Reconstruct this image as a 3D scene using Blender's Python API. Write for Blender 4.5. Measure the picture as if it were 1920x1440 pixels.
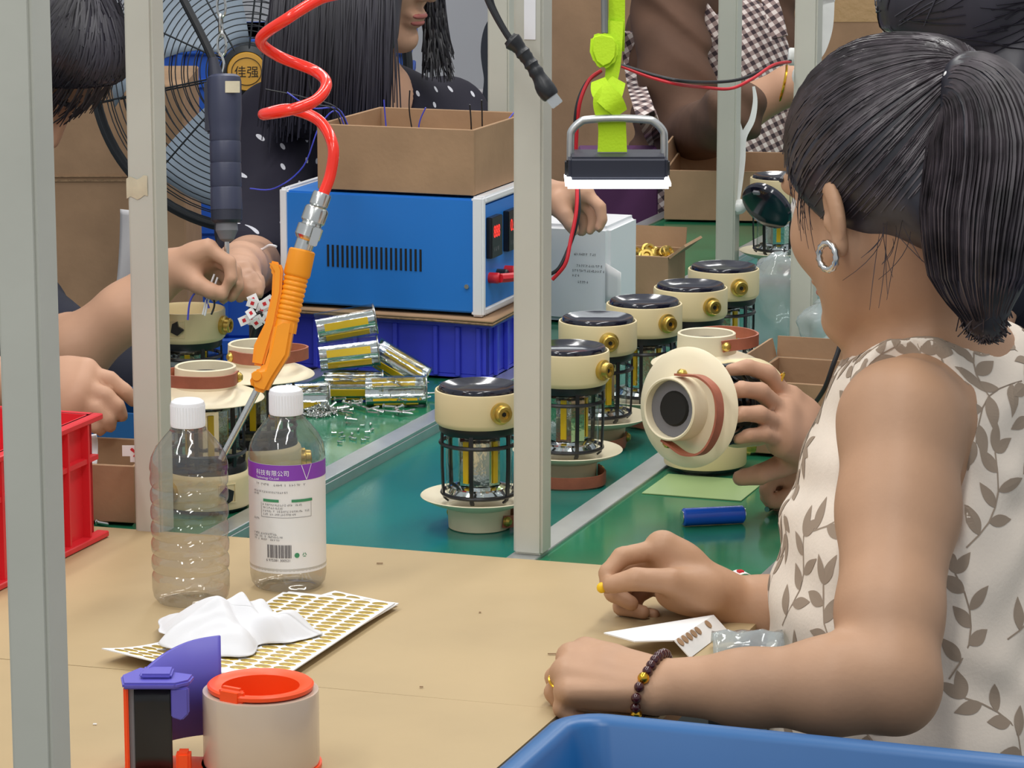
import bpy, bmesh, math, random
import numpy as np
from mathutils import Vector, Matrix, noise as mnoise
from mathutils.bvhtree import BVHTree

for o in list(bpy.data.objects):
    bpy.data.objects.remove(o)
scene = bpy.context.scene
COL = scene.collection
random.seed(7)
RNG = np.random.default_rng(11)

# ------------------------------------------------------------------ camera
F_PX = 6000.0                      # focal length in pixels of the 1920 wide frame
PITCH = math.radians(11.0)
CAM = np.array([0.0, 0.0, 1.54])
FW = np.array([0.0, math.cos(PITCH), -math.sin(PITCH)])
UPV = np.array([0.0, math.sin(PITCH), math.cos(PITCH)])
RT = np.array([1.0, 0.0, 0.0])
cam_data = bpy.data.cameras.new('camera')
cam_data.sensor_fit = 'HORIZONTAL'
cam_data.sensor_width = 36.0
cam_data.lens = F_PX / 1920.0 * 36.0
cam_data.clip_end = 60
cam = bpy.data.objects.new('camera', cam_data)
COL.objects.link(cam)
cam.location = CAM
cam.rotation_euler = (math.pi / 2 - PITCH, 0, 0)
scene.camera = cam

# ------------------------------------------------------------------ light
scene.view_settings.view_transform = 'Standard'
scene.view_settings.look = 'None'
scene.view_settings.gamma = 1.0
scene.view_settings.use_curve_mapping = False
scene.view_settings.exposure = 0.0
world = bpy.data.worlds.new('world')
scene.world = world
world.use_nodes = True
bg = world.node_tree.nodes['Background']
bg.inputs[0].default_value = (0.93, 0.96, 1.0, 1)
bg.inputs[1].default_value = 0.5


def area(name, loc, sx, sy, power, rz=0.0, color=(1, 0.985, 0.96)):
    l = bpy.data.lights.new(name, 'AREA')
    l.shape = 'RECTANGLE'
    l.size, l.size_y = sx, sy
    l.energy = power
    l.color = color
    o = bpy.data.objects.new(name, l)
    COL.objects.link(o)
    o.location = loc
    o.rotation_euler = (0, 0, rz)
    return o


CONV = math.radians(19.3)          # the conveyor runs this far right of the view
for i, (du, dv) in enumerate([(0.2, -1.5), (1.6, -1.9), (1.6, -0.5), (3.2, -1.6), (3.2, -0.6), (4.9, -1.9), (4.9, -0.6), (6.6, -1.6)]):  # first tube, nearest the camera, is added to brighten the near post
    x = du * math.sin(CONV) + dv * math.cos(CONV)
    y = du * math.cos(CONV) - dv * math.sin(CONV)
    area('tube_light', (x, y, 2.62), 1.25, 0.16, 12.5, -CONV + math.pi / 2)


# ------------------------------------------------------------------ helpers
def D(px, py, d):
    """world point on the ray of a 1920x1440 pixel at depth d"""
    return CAM + (FW + RT * ((px - 960) / F_PX) + UPV * ((720 - py) / F_PX)) * d


def P(px, py, z):
    """world point on the ray of a pixel at height z"""
    r = FW + RT * ((px - 960) / F_PX) + UPV * ((720 - py) / F_PX)
    return CAM + r * ((z - CAM[2]) / r[2])


U3 = np.array([math.sin(CONV), math.cos(CONV), 0.0])
V3 = np.array([math.cos(CONV), -math.sin(CONV), 0.0])


def CV(u, v, z=0.0):
    return U3 * u + V3 * v + np.array([0, 0, z])


def UV(p):
    return float(np.dot(p, U3)), float(np.dot(p, V3))


def lin(c):
    c = c / 255.0
    return c / 12.92 if c <= 0.04045 else ((c + 0.055) / 1.055) ** 2.4


def rgb(r, g, b):
    return (lin(r), lin(g), lin(b), 1.0)


def mat(name, col, rough=0.5, metal=0.0, var=0.0, vscale=8.0, bump=0.0, bscale=60.0, spec=0.5,
        trans=0.0, emit=None, estr=0.0, coat=0.0, stretch=None, alpha=1.0, sheen=0.0, sss=0.0):
    m = bpy.data.materials.new(name)
    m.use_nodes = True
    nt = m.node_tree
    b = nt.nodes['Principled BSDF']
    b.inputs['Base Color'].default_value = rgb(*col)
    b.inputs['Roughness'].default_value = rough
    b.inputs['Metallic'].default_value = metal
    b.inputs['Specular IOR Level'].default_value = spec
    b.inputs['Transmission Weight'].default_value = trans
    b.inputs['Coat Weight'].default_value = coat
    b.inputs['Alpha'].default_value = alpha
    b.inputs['Sheen Weight'].default_value = sheen
    if sss:
        b.inputs['Subsurface Weight'].default_value = sss
        b.inputs['Subsurface Radius'].default_value = (0.012, 0.005, 0.003)
        b.inputs['Subsurface Scale'].default_value = 1.0
    if emit:
        b.inputs['Emission Color'].default_value = rgb(*emit)
        b.inputs['Emission Strength'].default_value = estr
    if var or bump:
        tc = nt.nodes.new('ShaderNodeTexCoord')
        src = tc.outputs['Object']
        if stretch:
            mp = nt.nodes.new('ShaderNodeMapping')
            mp.inputs['Scale'].default_value = stretch
            nt.links.new(src, mp.inputs[0])
            src = mp.outputs[0]
    if var:
        n = nt.nodes.new('ShaderNodeTexNoise')
        n.inputs['Scale'].default_value = vscale
        n.inputs['Detail'].default_value = 5
        nt.links.new(src, n.inputs['Vector'])
        r = nt.nodes.new('ShaderNodeValToRGB')
        r.color_ramp.elements[0].position = 0.3
        r.color_ramp.elements[1].position = 0.7
        lo = [max(0, c * (1 - var)) for c in col]
        hi = [min(255, c * (1 + var)) for c in col]
        r.color_ramp.elements[0].color = rgb(*lo)
        r.color_ramp.elements[1].color = rgb(*hi)
        nt.links.new(n.outputs['Fac'], r.inputs[0])
        nt.links.new(r.outputs[0], b.inputs['Base Color'])
    if bump:
        n2 = nt.nodes.new('ShaderNodeTexNoise')
        n2.inputs['Scale'].default_value = bscale
        n2.inputs['Detail'].default_value = 4
        nt.links.new(src, n2.inputs['Vector'])
        bp = nt.nodes.new('ShaderNodeBump')
        bp.inputs['Strength'].default_value = bump
        bp.inputs['Distance'].default_value = 0.003
        nt.links.new(n2.outputs['Fac'], bp.inputs['Height'])
        nt.links.new(bp.outputs[0], b.inputs['Normal'])
    return m


def mat_clear(name, tint=(250, 250, 250), ior=1.45, rough=0.03, bump=0.0, bscale=30.0, white=0.0):
    """thin clear sheet: transparent plus a Fresnel reflection"""
    m = bpy.data.materials.new(name)
    m.use_nodes = True
    nt = m.node_tree
    nt.nodes.remove(nt.nodes['Principled BSDF'])
    out = nt.nodes['Material Output']
    tr = nt.nodes.new('ShaderNodeBsdfTransparent')
    tr.inputs[0].default_value = rgb(*tint)
    gl = nt.nodes.new('ShaderNodeBsdfGlossy')
    gl.inputs['Roughness'].default_value = rough
    fr = nt.nodes.new('ShaderNodeFresnel')
    ge = nt.nodes.new('ShaderNodeNewGeometry')
    mi = nt.nodes.new('ShaderNodeMapRange')
    mi.inputs['To Min'].default_value = ior
    mi.inputs['To Max'].default_value = 1.0 / ior
    nt.links.new(ge.outputs['Backfacing'], mi.inputs['Value'])
    nt.links.new(mi.outputs[0], fr.inputs[0])
    mx = nt.nodes.new('ShaderNodeMixShader')
    nt.links.new(fr.outputs[0], mx.inputs[0])
    first = tr.outputs[0]
    if white:
        df = nt.nodes.new('ShaderNodeBsdfDiffuse')
        df.inputs[0].default_value = rgb(235, 238, 240)
        m2 = nt.nodes.new('ShaderNodeMixShader')
        m2.inputs[0].default_value = white
        nt.links.new(tr.outputs[0], m2.inputs[1])
        nt.links.new(df.outputs[0], m2.inputs[2])
        first = m2.outputs[0]
    nt.links.new(first, mx.inputs[1])
    nt.links.new(gl.outputs[0], mx.inputs[2])
    nt.links.new(mx.outputs[0], out.inputs[0])
    if bump:
        tc = nt.nodes.new('ShaderNodeTexCoord')
        n2 = nt.nodes.new('ShaderNodeTexNoise')
        n2.inputs['Scale'].default_value = bscale
        nt.links.new(tc.outputs['Object'], n2.inputs['Vector'])
        bp = nt.nodes.new('ShaderNodeBump')
        bp.inputs['Strength'].default_value = bump
        bp.inputs['Distance'].default_value = 0.01
        nt.links.new(n2.outputs['Fac'], bp.inputs['Height'])
        nt.links.new(bp.outputs[0], gl.inputs['Normal'])
        nt.links.new(bp.outputs[0], fr.inputs['Normal'])
    return m


# ---- mesh builder
class MB:
    def __init__(s):
        s.v, s.f = [], []

    def add(s, vs, fs):
        o = len(s.v)
        s.v += [tuple(map(float, p)) for p in vs]
        s.f += [tuple(i + o for i in f) for f in fs]
        return s

    def box(s, x0, x1, y0, y1, z0, z1, M=None):
        vs = [(x, y, z) for x in (x0, x1) for y in (y0, y1) for z in (z0, z1)]
        if M is not None:
            vs = [M @ Vector(p) for p in vs]
        return s.add(vs, [(0, 1, 3, 2), (4, 6, 7, 5), (0, 4, 5, 1), (2, 3, 7, 6), (0, 2, 6, 4), (1, 5, 7, 3)])

    def lathe(s, prof, n=32, M=None, closed=False):
        """profile of (r, z) turned about z; r=0 ends give caps"""
        vs, fs, rings = [], [], []
        for r, z in prof:
            if r < 1e-6:
                rings.append([len(vs)])
                vs.append((0, 0, z))
            else:
                rings.append(list(range(len(vs), len(vs) + n)))
                for i in range(n):
                    a = 2 * math.pi * i / n
                    vs.append((r * math.cos(a), r * math.sin(a), z))
        pairs = list(zip(rings[:-1], rings[1:]))
        if closed:
            pairs.append((rings[-1], rings[0]))
        for A, B in pairs:
            for i in range(n):
                j = (i + 1) % n
                if len(A) == 1 and len(B) == 1:
                    break
                if len(A) == 1:
                    fs.append((A[0], B[j], B[i]))
                elif len(B) == 1:
                    fs.append((A[i], A[j], B[0]))
                else:
                    fs.append((A[i], A[j], B[j], B[i]))
        if M is not None:
            vs = [M @ Vector(p) for p in vs]
        return s.add(vs, fs)

    def tube(s, pts, r, n=8, closed=False, caps=True):
        pts = [Vector(p) for p in pts]
        m = len(pts)
        rr = r if hasattr(r, '__len__') else [r] * m
        vs, fs = [], []
        t0 = (pts[1] - pts[0]).normalized()
        nrm = t0.orthogonal().normalized()
        for i in range(m):
            if closed:
                t = pts[(i + 1) % m] - pts[i - 1]
            else:
                t = pts[min(i + 1, m - 1)] - pts[max(i - 1, 0)]
            if t.length < 1e-9:
                t = t0
            t.normalize()
            nrm = (nrm - t * nrm.dot(t))
            if nrm.length < 1e-6:
                nrm = t.orthogonal()
            nrm.normalize()
            bn = t.cross(nrm)
            for k in range(n):
                a = 2 * math.pi * k / n
                vs.append(pts[i] + (nrm * math.cos(a) + bn * math.sin(a)) * rr[i])
        rng = m if closed else m - 1
        for i in range(rng):
            for k in range(n):
                a, b = i * n + k, i * n + (k + 1) % n
                c, d = ((i + 1) % m) * n + (k + 1) % n, ((i + 1) % m) * n + k
                fs.append((a, b, c, d))
        if caps and not closed:
            fs.append(tuple(range(n - 1, -1, -1)))
            fs.append(tuple((m - 1) * n + k for k in range(n)))
        return s.add(vs, fs)

    def ribbon(s, pts, wdir, w, t, M=None):
        """band of width w (along wdir, one vector or one per point) and thickness t along a path"""
        pts = [Vector(p) for p in pts]
        m = len(pts)
        vs, fs = [], []
        for i in range(m):
            tg = (pts[min(i + 1, m - 1)] - pts[max(i - 1, 0)]).normalized()
            wd = Vector(wdir[i] if isinstance(wdir, list) else wdir)
            wd = (wd - tg * wd.dot(tg)).normalized()
            nn = tg.cross(wd)
            ww = w[i] if hasattr(w, '__len__') else w
            for a, b in ((-1, -1), (1, -1), (1, 1), (-1, 1)):
                vs.append(pts[i] + wd * (ww / 2 * a) + nn * (t / 2 * b))
        for i in range(m - 1):
            for k in range(4):
                fs.append((i * 4 + k, i * 4 + (k + 1) % 4, i * 4 + 4 + (k + 1) % 4, i * 4 + 4 + k))
        fs.append((3, 2, 1, 0))
        fs.append(tuple((m - 1) * 4 + k for k in range(4)))
        return s.add(vs, fs)

    def ball(s, c, r, n=12, m=8, M=None):
        rx, ry, rz = r if hasattr(r, '__len__') else (r, r, r)
        o = MB()
        o.lathe([(math.sin(math.pi * i / m) if 0 < i < m else 0, -math.cos(math.pi * i / m)) for i in range(m + 1)], n)
        vs = [Vector((p[0] * rx, p[1] * ry, p[2] * rz)) for p in o.v]
        if M is not None:
            vs = [M @ p for p in vs]
        vs = [p + Vector(c) for p in vs]
        return s.add(vs, o.f)

    def prism(s, poly, dirv):
        """planar polygon (3D points) pushed along dirv"""
        n = len(poly)
        a = [Vector(p) for p in poly]
        b = [p + Vector(dirv) for p in a]
        fs = [tuple(range(n - 1, -1, -1)), tuple(range(n, 2 * n))]
        for i in range(n):
            j = (i + 1) % n
            fs.append((i, j, n + j, n + i))
        return s.add(a + b, fs)

    def grid(s, fn, nu, nv):
        vs = [fn(i / nu, j / nv) for i in range(nu + 1) for j in range(nv + 1)]
        fs = [(i * (nv + 1) + j, (i + 1) * (nv + 1) + j, (i + 1) * (nv + 1) + j + 1, i * (nv + 1) + j + 1)
              for i in range(nu) for j in range(nv)]
        return s.add(vs, fs)

    def mesh(s, name, smooth=None, bevel=0.0, seg=2, recalc=True):
        me = bpy.data.meshes.new(name)
        me.from_pydata(s.v, [], s.f)
        if recalc or bevel:
            bm = bmesh.new()
            bm.from_mesh(me)
            if bevel:
                es = [e for e in bm.edges if len(e.link_faces) == 2 and e.calc_face_angle(0) > 0.5]
                bmesh.ops.bevel(bm, geom=es, offset=bevel, segments=seg, affect='EDGES', clamp_overlap=True)
            if recalc:
                bmesh.ops.recalc_face_normals(bm, faces=bm.faces)
            bm.to_mesh(me)
            bm.free()
        if smooth is not None:
            smooth_mesh(me, smooth)
        me.update()
        return me

    def build(s, name, m, parent=None, smooth=0.6, bevel=0.0, seg=2, recalc=True, loc=None):
        me = s.mesh(name, smooth, bevel, seg, recalc)
        return link(name, me, m, parent, loc)


def smooth_mesh(me, ang=0.6):
    me.polygons.foreach_set('use_smooth', [True] * len(me.polygons))
    bm = bmesh.new()
    bm.from_mesh(me)
    for e in bm.edges:
        if len(e.link_faces) == 2 and e.calc_face_angle(0) > ang:
            e.smooth = False
    bm.to_mesh(me)
    bm.free()


def link(name, me, m, parent=None, loc=None):
    o = bpy.data.objects.new(name, me)
    COL.objects.link(o)
    if m is not None and len(me.materials) == 0:
        me.materials.append(m)
    if parent is not None:
        o.parent = parent
    if loc is not None:
        o.location = loc
    return o


def tag(o, label, cat, group=None, kind=None):
    o['label'] = label
    o['category'] = cat
    if group:
        o['group'] = group
    if kind:
        o['kind'] = kind
    return o


def thing(name, label, cat, loc=(0, 0, 0), rotz=0.0, group=None, kind=None):
    o = bpy.data.objects.new(name, None)
    o.empty_display_size = 0.05
    COL.objects.link(o)
    o.location = tuple(map(float, loc))
    o.rotation_euler = (0, 0, rotz)
    return tag(o, label, cat, group, kind)


def struct(o):
    o['kind'] = 'structure'
    return o


def copy_tree(o, parent=None):
    c = o.copy()
    COL.objects.link(c)
    c.parent = parent
    for ch in o.children:
        copy_tree(ch, c)
    return c


def spline(pts, n=8, closed=False):
    """Catmull-Rom through points"""
    p = [np.array(q, float) for q in pts]
    m = len(p)
    out = []
    for i in range(m if closed else m - 1):
        if closed:
            a, b, c, d = p[i - 1], p[i], p[(i + 1) % m], p[(i + 2) % m]
        else:
            a, b, c, d = p[max(i - 1, 0)], p[i], p[i + 1], p[min(i + 2, m - 1)]
        for k in range(n):
            t = k / n
            out.append(0.5 * (2 * b + (c - a) * t + (2 * a - 5 * b + 4 * c - d) * t * t + (3 * b - a - 3 * c + d) * t ** 3))
    if not closed:
        out.append(p[-1])
    return out


def local(pts, base):
    return [tuple(np.array(p, float) - np.array(base, float)) for p in pts]


def text_geo(s, size):
    """flat glyph triangles of a line of text, origin bottom left, in metres"""
    cu = bpy.data.curves.new('text', 'FONT')
    cu.body = s
    cu.size = size
    cu.resolution_u = 3
    ob = bpy.data.objects.new('text', cu)
    COL.objects.link(ob)
    dg = bpy.context.evaluated_depsgraph_get()
    me = bpy.data.meshes.new_from_object(ob.evaluated_get(dg))
    vs = [tuple(v.co) for v in me.vertices]
    fs = [tuple(p.vertices) for p in me.polygons]
    bpy.data.objects.remove(ob)
    bpy.data.curves.remove(cu)
    bpy.data.meshes.remove(me)
    return vs, fs


# ---- smooth signed-distance bodies
def nrm(a):
    a = np.array(a, float)
    return a / np.linalg.norm(a)


class Body:
    def __init__(s):
        s.pr = []

    def cone(s, a, b, ra, rb, k=0.01):
        s.pr.append(('c', np.array(a, float), np.array(b, float), ra, rb, k))

    def ell(s, c, rad, R=None, k=0.012, op='+'):
        s.pr.append(('e' + op, np.array(c, float), np.array(rad, float), np.eye(3) if R is None else np.array(R, float), k))

    def carve(s, a, b, ra, rb, k=0.004):
        s.pr.append(('c-', np.array(a, float), np.array(b, float), ra, rb, k))

    def cut(s, p, n, k=0.004):
        s.pr.append(('p', np.array(p, float), nrm(n), k))

    def bounds(s):
        lo, hi = np.full(3, 1e9), np.full(3, -1e9)
        for q in s.pr:
            if q[0] == 'c':
                for c, r in ((q[1], q[3]), (q[2], q[4])):
                    lo, hi = np.minimum(lo, c - r), np.maximum(hi, c + r)
            elif q[0] == 'e+':
                r = q[2].max()
                lo, hi = np.minimum(lo, q[1] - r), np.maximum(hi, q[1] + r)
        return lo - 0.02, hi + 0.02

    def mesh(s, h=0.004, fn=None):
        lo, hi = s.bounds()
        n = np.ceil((hi - lo) / h).astype(int) + 1
        ax = [lo[i] + h * np.arange(n[i]) for i in range(3)]
        F = np.full(tuple(n), 0.06, np.float32)

        def sub(l, u):
            i0 = np.clip(np.floor((l - lo) / h).astype(int), 0, n - 1)
            i1 = np.clip(np.ceil((u - lo) / h).astype(int) + 1, 1, n)
            sl = tuple(slice(a, b) for a, b in zip(i0, i1))
            X = ax[0][sl[0]][:, None, None]
            Y = ax[1][sl[1]][None, :, None]
            Z = ax[2][sl[2]][None, None, :]
            return sl, X, Y, Z
        for q in s.pr:
            t = q[0]
            if t in ('c', 'c-'):
                _, a, b, ra, rb, k = q
                mg = k + 3 * h
                sl, X, Y, Z = sub(np.minimum(a - ra, b - rb) - mg, np.maximum(a + ra, b + rb) + mg)
                ab = b - a
                L2 = max(float(ab @ ab), 1e-12)
                tt = np.clip(((X - a[0]) * ab[0] + (Y - a[1]) * ab[1] + (Z - a[2]) * ab[2]) / L2, 0, 1)
                d = np.sqrt((X - a[0] - tt * ab[0]) ** 2 + (Y - a[1] - tt * ab[1]) ** 2 + (Z - a[2] - tt * ab[2]) ** 2) - (ra + (rb - ra) * tt)
            elif t in ('e+', 'e-'):
                _, c, r, R, k = q
                mg = k + 3 * h
                ext = np.sqrt(((R * r[None, :]) ** 2).sum(1)) if R.shape == (3, 3) else r
                sl, X, Y, Z = sub(c - ext - mg, c + ext + mg)
                dx, dy, dz = X - c[0], Y - c[1], Z - c[2]
                e = [(dx * R[0, i] + dy * R[1, i] + dz * R[2, i]) for i in range(3)]
                k0 = np.sqrt(sum((e[i] / r[i]) ** 2 for i in range(3)))
                k1 = np.sqrt(sum((e[i] / r[i] ** 2) ** 2 for i in range(3)))
                d = np.where(k1 > 1e-6, k0 * (k0 - 1) / np.maximum(k1, 1e-6), -r.min())
            else:
                _, p0, nn, k = q
                d = (ax[0][:, None, None] - p0[0]) * nn[0] + (ax[1][None, :, None] - p0[1]) * nn[1] + (ax[2][None, None, :] - p0[2]) * nn[2]
                hh = np.clip(0.5 - 0.5 * (d - F) / k, 0, 1)
                F = (d + (F - d) * hh + k * hh * (1 - hh)).astype(np.float32)
                continue
            G = F[sl]
            if t in ('e-', 'c-'):
                d = -d
                hh = np.clip(0.5 - 0.5 * (d - G) / k, 0, 1)
                F[sl] = d + (G - d) * hh + k * hh * (1 - hh)
            else:
                hh = np.clip(0.5 + 0.5 * (d - G) / k, 0, 1)
                F[sl] = d + (G - d) * hh - k * hh * (1 - hh)
        if fn is not None:
            F = fn(F, ax)
        F[0], F[-1], F[:, 0], F[:, -1], F[:, :, 0], F[:, :, -1] = .02, .02, .02, .02, .02, .02
        return surface_nets(F, lo, h)


def surface_nets(F, lo, h):
    s = F < 0
    c = np.zeros(tuple(np.array(F.shape) - 1), np.int8)
    for i in (0, 1):
        for j in (0, 1):
            for k in (0, 1):
                c += s[i:s.shape[0] - 1 + i, j:s.shape[1] - 1 + j, k:s.shape[2] - 1 + k]
    act = (c > 0) & (c < 8)
    I = np.argwhere(act)
    idx = np.full(act.shape, -1, np.int32)
    idx[act] = np.arange(len(I))
    cor = [(i, j, k) for i in (0, 1) for j in (0, 1) for k in (0, 1)]
    val = [F[I[:, 0] + a, I[:, 1] + b, I[:, 2] + e] for a, b, e in cor]
    acc = np.zeros((len(I), 3))
    cnt = np.zeros(len(I))
    for a in range(8):
        for b in range(a + 1, 8):
            if sum(x != y for x, y in zip(cor[a], cor[b])) != 1:
                continue
            va, vb = val[a], val[b]
            mk = (va < 0) != (vb < 0)
            t = np.where(mk, va / np.where(mk, va - vb, 1), 0)
            ca, cb = np.array(cor[a], float), np.array(cor[b], float)
            acc += (ca + (cb - ca) * t[:, None]) * mk[:, None]
            cnt += mk
    V = lo + h * (I + acc / cnt[:, None])
    Q = []

    for axis in range(3):
        a = [slice(None)] * 3
        b = [slice(None)] * 3
        a[axis], b[axis] = slice(0, -1), slice(1, None)
        sa, sb = s[tuple(a)], s[tuple(b)]
        E = np.argwhere(sa != sb)
        o1, o2 = [(1, 2), (2, 0), (0, 1)][axis]
        E = E[(E[:, o1] >= 1) & (E[:, o2] >= 1) & (E[:, o1] < F.shape[o1] - 1) & (E[:, o2] < F.shape[o2] - 1)]
        ins = sa[E[:, 0], E[:, 1], E[:, 2]]

        def cell(d1, d2):
            e = E.copy()
            e[:, o1] += d1
            e[:, o2] += d2
            return idx[e[:, 0], e[:, 1], e[:, 2]]
        q = np.stack([cell(-1, -1), cell(0, -1), cell(0, 0), cell(-1, 0)], 1)
        q[~ins] = q[~ins][:, ::-1]
        Q.append(q)
    return V, np.concatenate(Q)


def np_mesh(name, V, Q, smooth=True):
    me = bpy.data.meshes.new(name)
    n = Q.shape[1]
    me.vertices.add(len(V))
    me.vertices.foreach_set('co', np.asarray(V, np.float32).ravel())
    me.loops.add(Q.size)
    me.loops.foreach_set('vertex_index', Q.astype(np.int32).ravel())
    me.polygons.add(len(Q))
    me.polygons.foreach_set('loop_start', np.arange(0, Q.size, n, dtype=np.int32))
    me.polygons.foreach_set('loop_total', np.full(len(Q), n, np.int32))
    me.polygons.foreach_set('use_smooth', np.full(len(Q), smooth))
    me.update(calc_edges=True)
    return me
# ------------------------------------------------------------------ materials
M = {}
M['post'] = mat('post_paint', (196, 196, 184), 0.45, var=0.03, vscale=5, bump=0.05)
M['card'] = mat('cardboard', (170, 138, 108), 0.85, var=0.05, vscale=12, bump=0.15, bscale=90, spec=0.2)
M['card_in'] = mat('cardboard_inside', (172, 142, 110), 0.85, var=0.05, vscale=14, bump=0.1, spec=0.2)
M['card_edge'] = mat('cardboard_edge', (150, 122, 92), 0.9, var=0.12, vscale=150, bump=0.4, bscale=300)
M['tablecard'] = mat('table_cardboard', (183, 160, 120), 0.6, var=0.035, vscale=5, bump=0.06, bscale=40, spec=0.35)
M['wood'] = mat('board', (150, 115, 80), 0.7, var=0.1)
M['belt'] = mat('belt_pvc', (18, 112, 100), 0.22, var=0.08, vscale=6, bump=0.02, spec=0.5)
M['bench'] = mat('bench_pvc', (38, 116, 82), 0.14, var=0.1, vscale=9, bump=0.03, bscale=25, spec=0.55)
M['alu'] = mat('aluminium', (205, 208, 208), 0.32, metal=0.75, var=0.04, vscale=20, bump=0.05)
M['steel'] = mat('steel_frame', (120, 122, 122), 0.5, metal=0.4)
M['wall'] = mat('wall_paint', (214, 216, 222), 0.8, var=0.015, vscale=2)
M['floor'] = mat('floor_paint', (120, 126, 122), 0.5, var=0.06, vscale=1.5)
M['cream'] = mat('cream_plastic', (232, 214, 168), 0.42, var=0.012, vscale=10)
M['brim'] = mat('cream_shade', (240, 228, 196), 0.4, var=0.012, vscale=10)
M['black'] = mat('black_plastic', (26, 28, 32), 0.35)
M['lid'] = mat('black_gloss', (24, 25, 40), 0.12, spec=0.7)
M['chrome'] = mat('chrome', (228, 230, 232), 0.1, metal=1.0, bump=0.25, bscale=45)
M['steelbright'] = mat('bright_steel', (214, 216, 214), 0.22, metal=1.0)
M['led'] = mat('yellow_led', (246, 200, 20), 0.45)
M['brass'] = mat('brass', (206, 176, 92), 0.3, metal=0.85, var=0.06, vscale=60)
M['leather'] = mat('brown_leather', (166, 96, 72), 0.55, var=0.08, vscale=40, bump=0.15, bscale=120)
M['dark'] = mat('dark_hole', (20, 18, 16), 0.7)
M['grey'] = mat('grey_plastic', (120, 120, 125), 0.5)
M['white'] = mat('white_plastic', (240, 241, 244), 0.38, spec=0.5)
M['paper'] = mat('white_paper', (243, 243, 242), 0.8, spec=0.2)
M['glass'] = mat_clear('clear_glass', (244, 248, 246), 1.4, 0.02)
M['bottle'] = mat_clear('clear_bottle', (234, 233, 230), 1.75, 0.05, bump=0.15, bscale=40, white=0.03)
M['bag'] = mat_clear('clear_bag', (232, 240, 240), 1.5, 0.08, bump=0.5, bscale=20, white=0.28)
M['labelfilm'] = mat('label_film', (240, 238, 236), 0.4, alpha=0.9)
M['purple'] = mat('purple_print', (132, 62, 176), 0.4)
M['print'] = mat('grey_print', (92, 88, 92), 0.6)
M['green_print'] = mat('green_print', (60, 140, 96), 0.5)
M['orange'] = mat('orange_plastic', (250, 158, 26), 0.42, var=0.02, vscale=20)
M['hose'] = mat('red_hose', (255, 48, 26), 0.22, spec=0.6, coat=0.3)
M['redor'] = mat('red_orange_plastic', (255, 82, 24), 0.4)
M['violet'] = mat('violet_plastic', (98, 92, 190), 0.42)
M['blue'] = mat('blue_paint', (34, 124, 214), 0.42, var=0.02, vscale=4)
M['bluebin'] = mat('blue_plastic', (30, 98, 158), 0.36, var=0.03, vscale=6)
M['crate'] = mat('violet_blue_plastic', (66, 74, 214), 0.35, var=0.03, vscale=8)
M['bluebg'] = mat('blue_crate_plastic', (40, 96, 200), 0.45, var=0.04, vscale=3)
M['red'] = mat('red_plastic', (226, 44, 54), 0.38)
M['wire_red'] = mat('red_wire', (206, 36, 48), 0.4)
M['wire_black'] = mat('black_wire', (30, 32, 36), 0.4)
M['wire_blue'] = mat('blue_wire', (70, 78, 200), 0.4)
M['tool'] = mat('tool_dark', (58, 62, 84), 0.42, var=0.04, vscale=20)
M['tool2'] = mat('tool_darker', (42, 45, 60), 0.5)
M['lime'] = mat('lime_strap', (186, 226, 22), 0.7, bump=0.2, bscale=300)
M['glow'] = mat('lit_panel', (255, 255, 255), 0.5, emit=(248, 252, 255), estr=2.6)
M['seg'] = mat('red_digits', (255, 60, 50), 0.5, emit=(255, 50, 40), estr=1.6)
M['gold'] = mat('gold_foil', (196, 166, 76), 0.32, metal=0.6, var=0.12, vscale=25)
M['goldmark'] = mat('gold_badge', (214, 160, 62), 0.4)
M['tape'] = mat('tape_roll', (206, 188, 168), 0.25, var=0.02, vscale=10, coat=0.3)
M['tapewhite'] = mat('white_tape', (230, 231, 228), 0.5, var=0.03, vscale=30)
M['glue'] = mat('old_tape', (206, 196, 168), 0.5, var=0.05, vscale=60)
M['battery'] = mat('battery_sleeve', (22, 84, 200), 0.25, coat=0.4)
M['purplebox'] = mat('purple_box', (92, 50, 96), 0.6)
M['cloth_w'] = mat('white_cloth', (226, 226, 228), 0.85, bump=0.2, bscale=40)
M['darkcloth'] = mat('dark_cloth', (34, 38, 48), 0.85)
M['fan'] = mat('fan_wire', (40, 44, 48), 0.4, metal=0.3)
M['blade'] = mat('fan_blade', (168, 184, 200), 0.4)

ZB, ZBELT, ZT = 0.770, 0.757, 0.777   # bench, belt and cardboard heights
RC = -CONV                            # rotation that lays local x across and local y along the line

# ------------------------------------------------------------------ setting
mb = MB().box(-6, 6, -1.5, 9.2, -0.05, 0)
struct(mb.build('floor', M['floor'], smooth=None))
mb = MB().box(-6, 6, 9.0, 9.15, 0, 3.6)
struct(mb.build('wall_back', M['wall'], smooth=None))
mb = MB().box(-6, 6, 8.975, 9.0, 0, 0.12)
struct(mb.build('baseboard_back', M['grey'], smooth=None))

# ------------------------------------------------------------------ work line
root = thing('work_line', 'long green topped work line with aluminium edge strips running away to the right', 'work table', CV(2.79, -1.16, 0), RC)
L = 3.6                                # the line's length past the table


def lane(name, v0, v1, z, m, t=0.02):
    MB().box(v0 + 1.16, v1 + 1.16, 0, L, z - t, z).build(name, m, root, smooth=None, bevel=0.001, seg=1)


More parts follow.
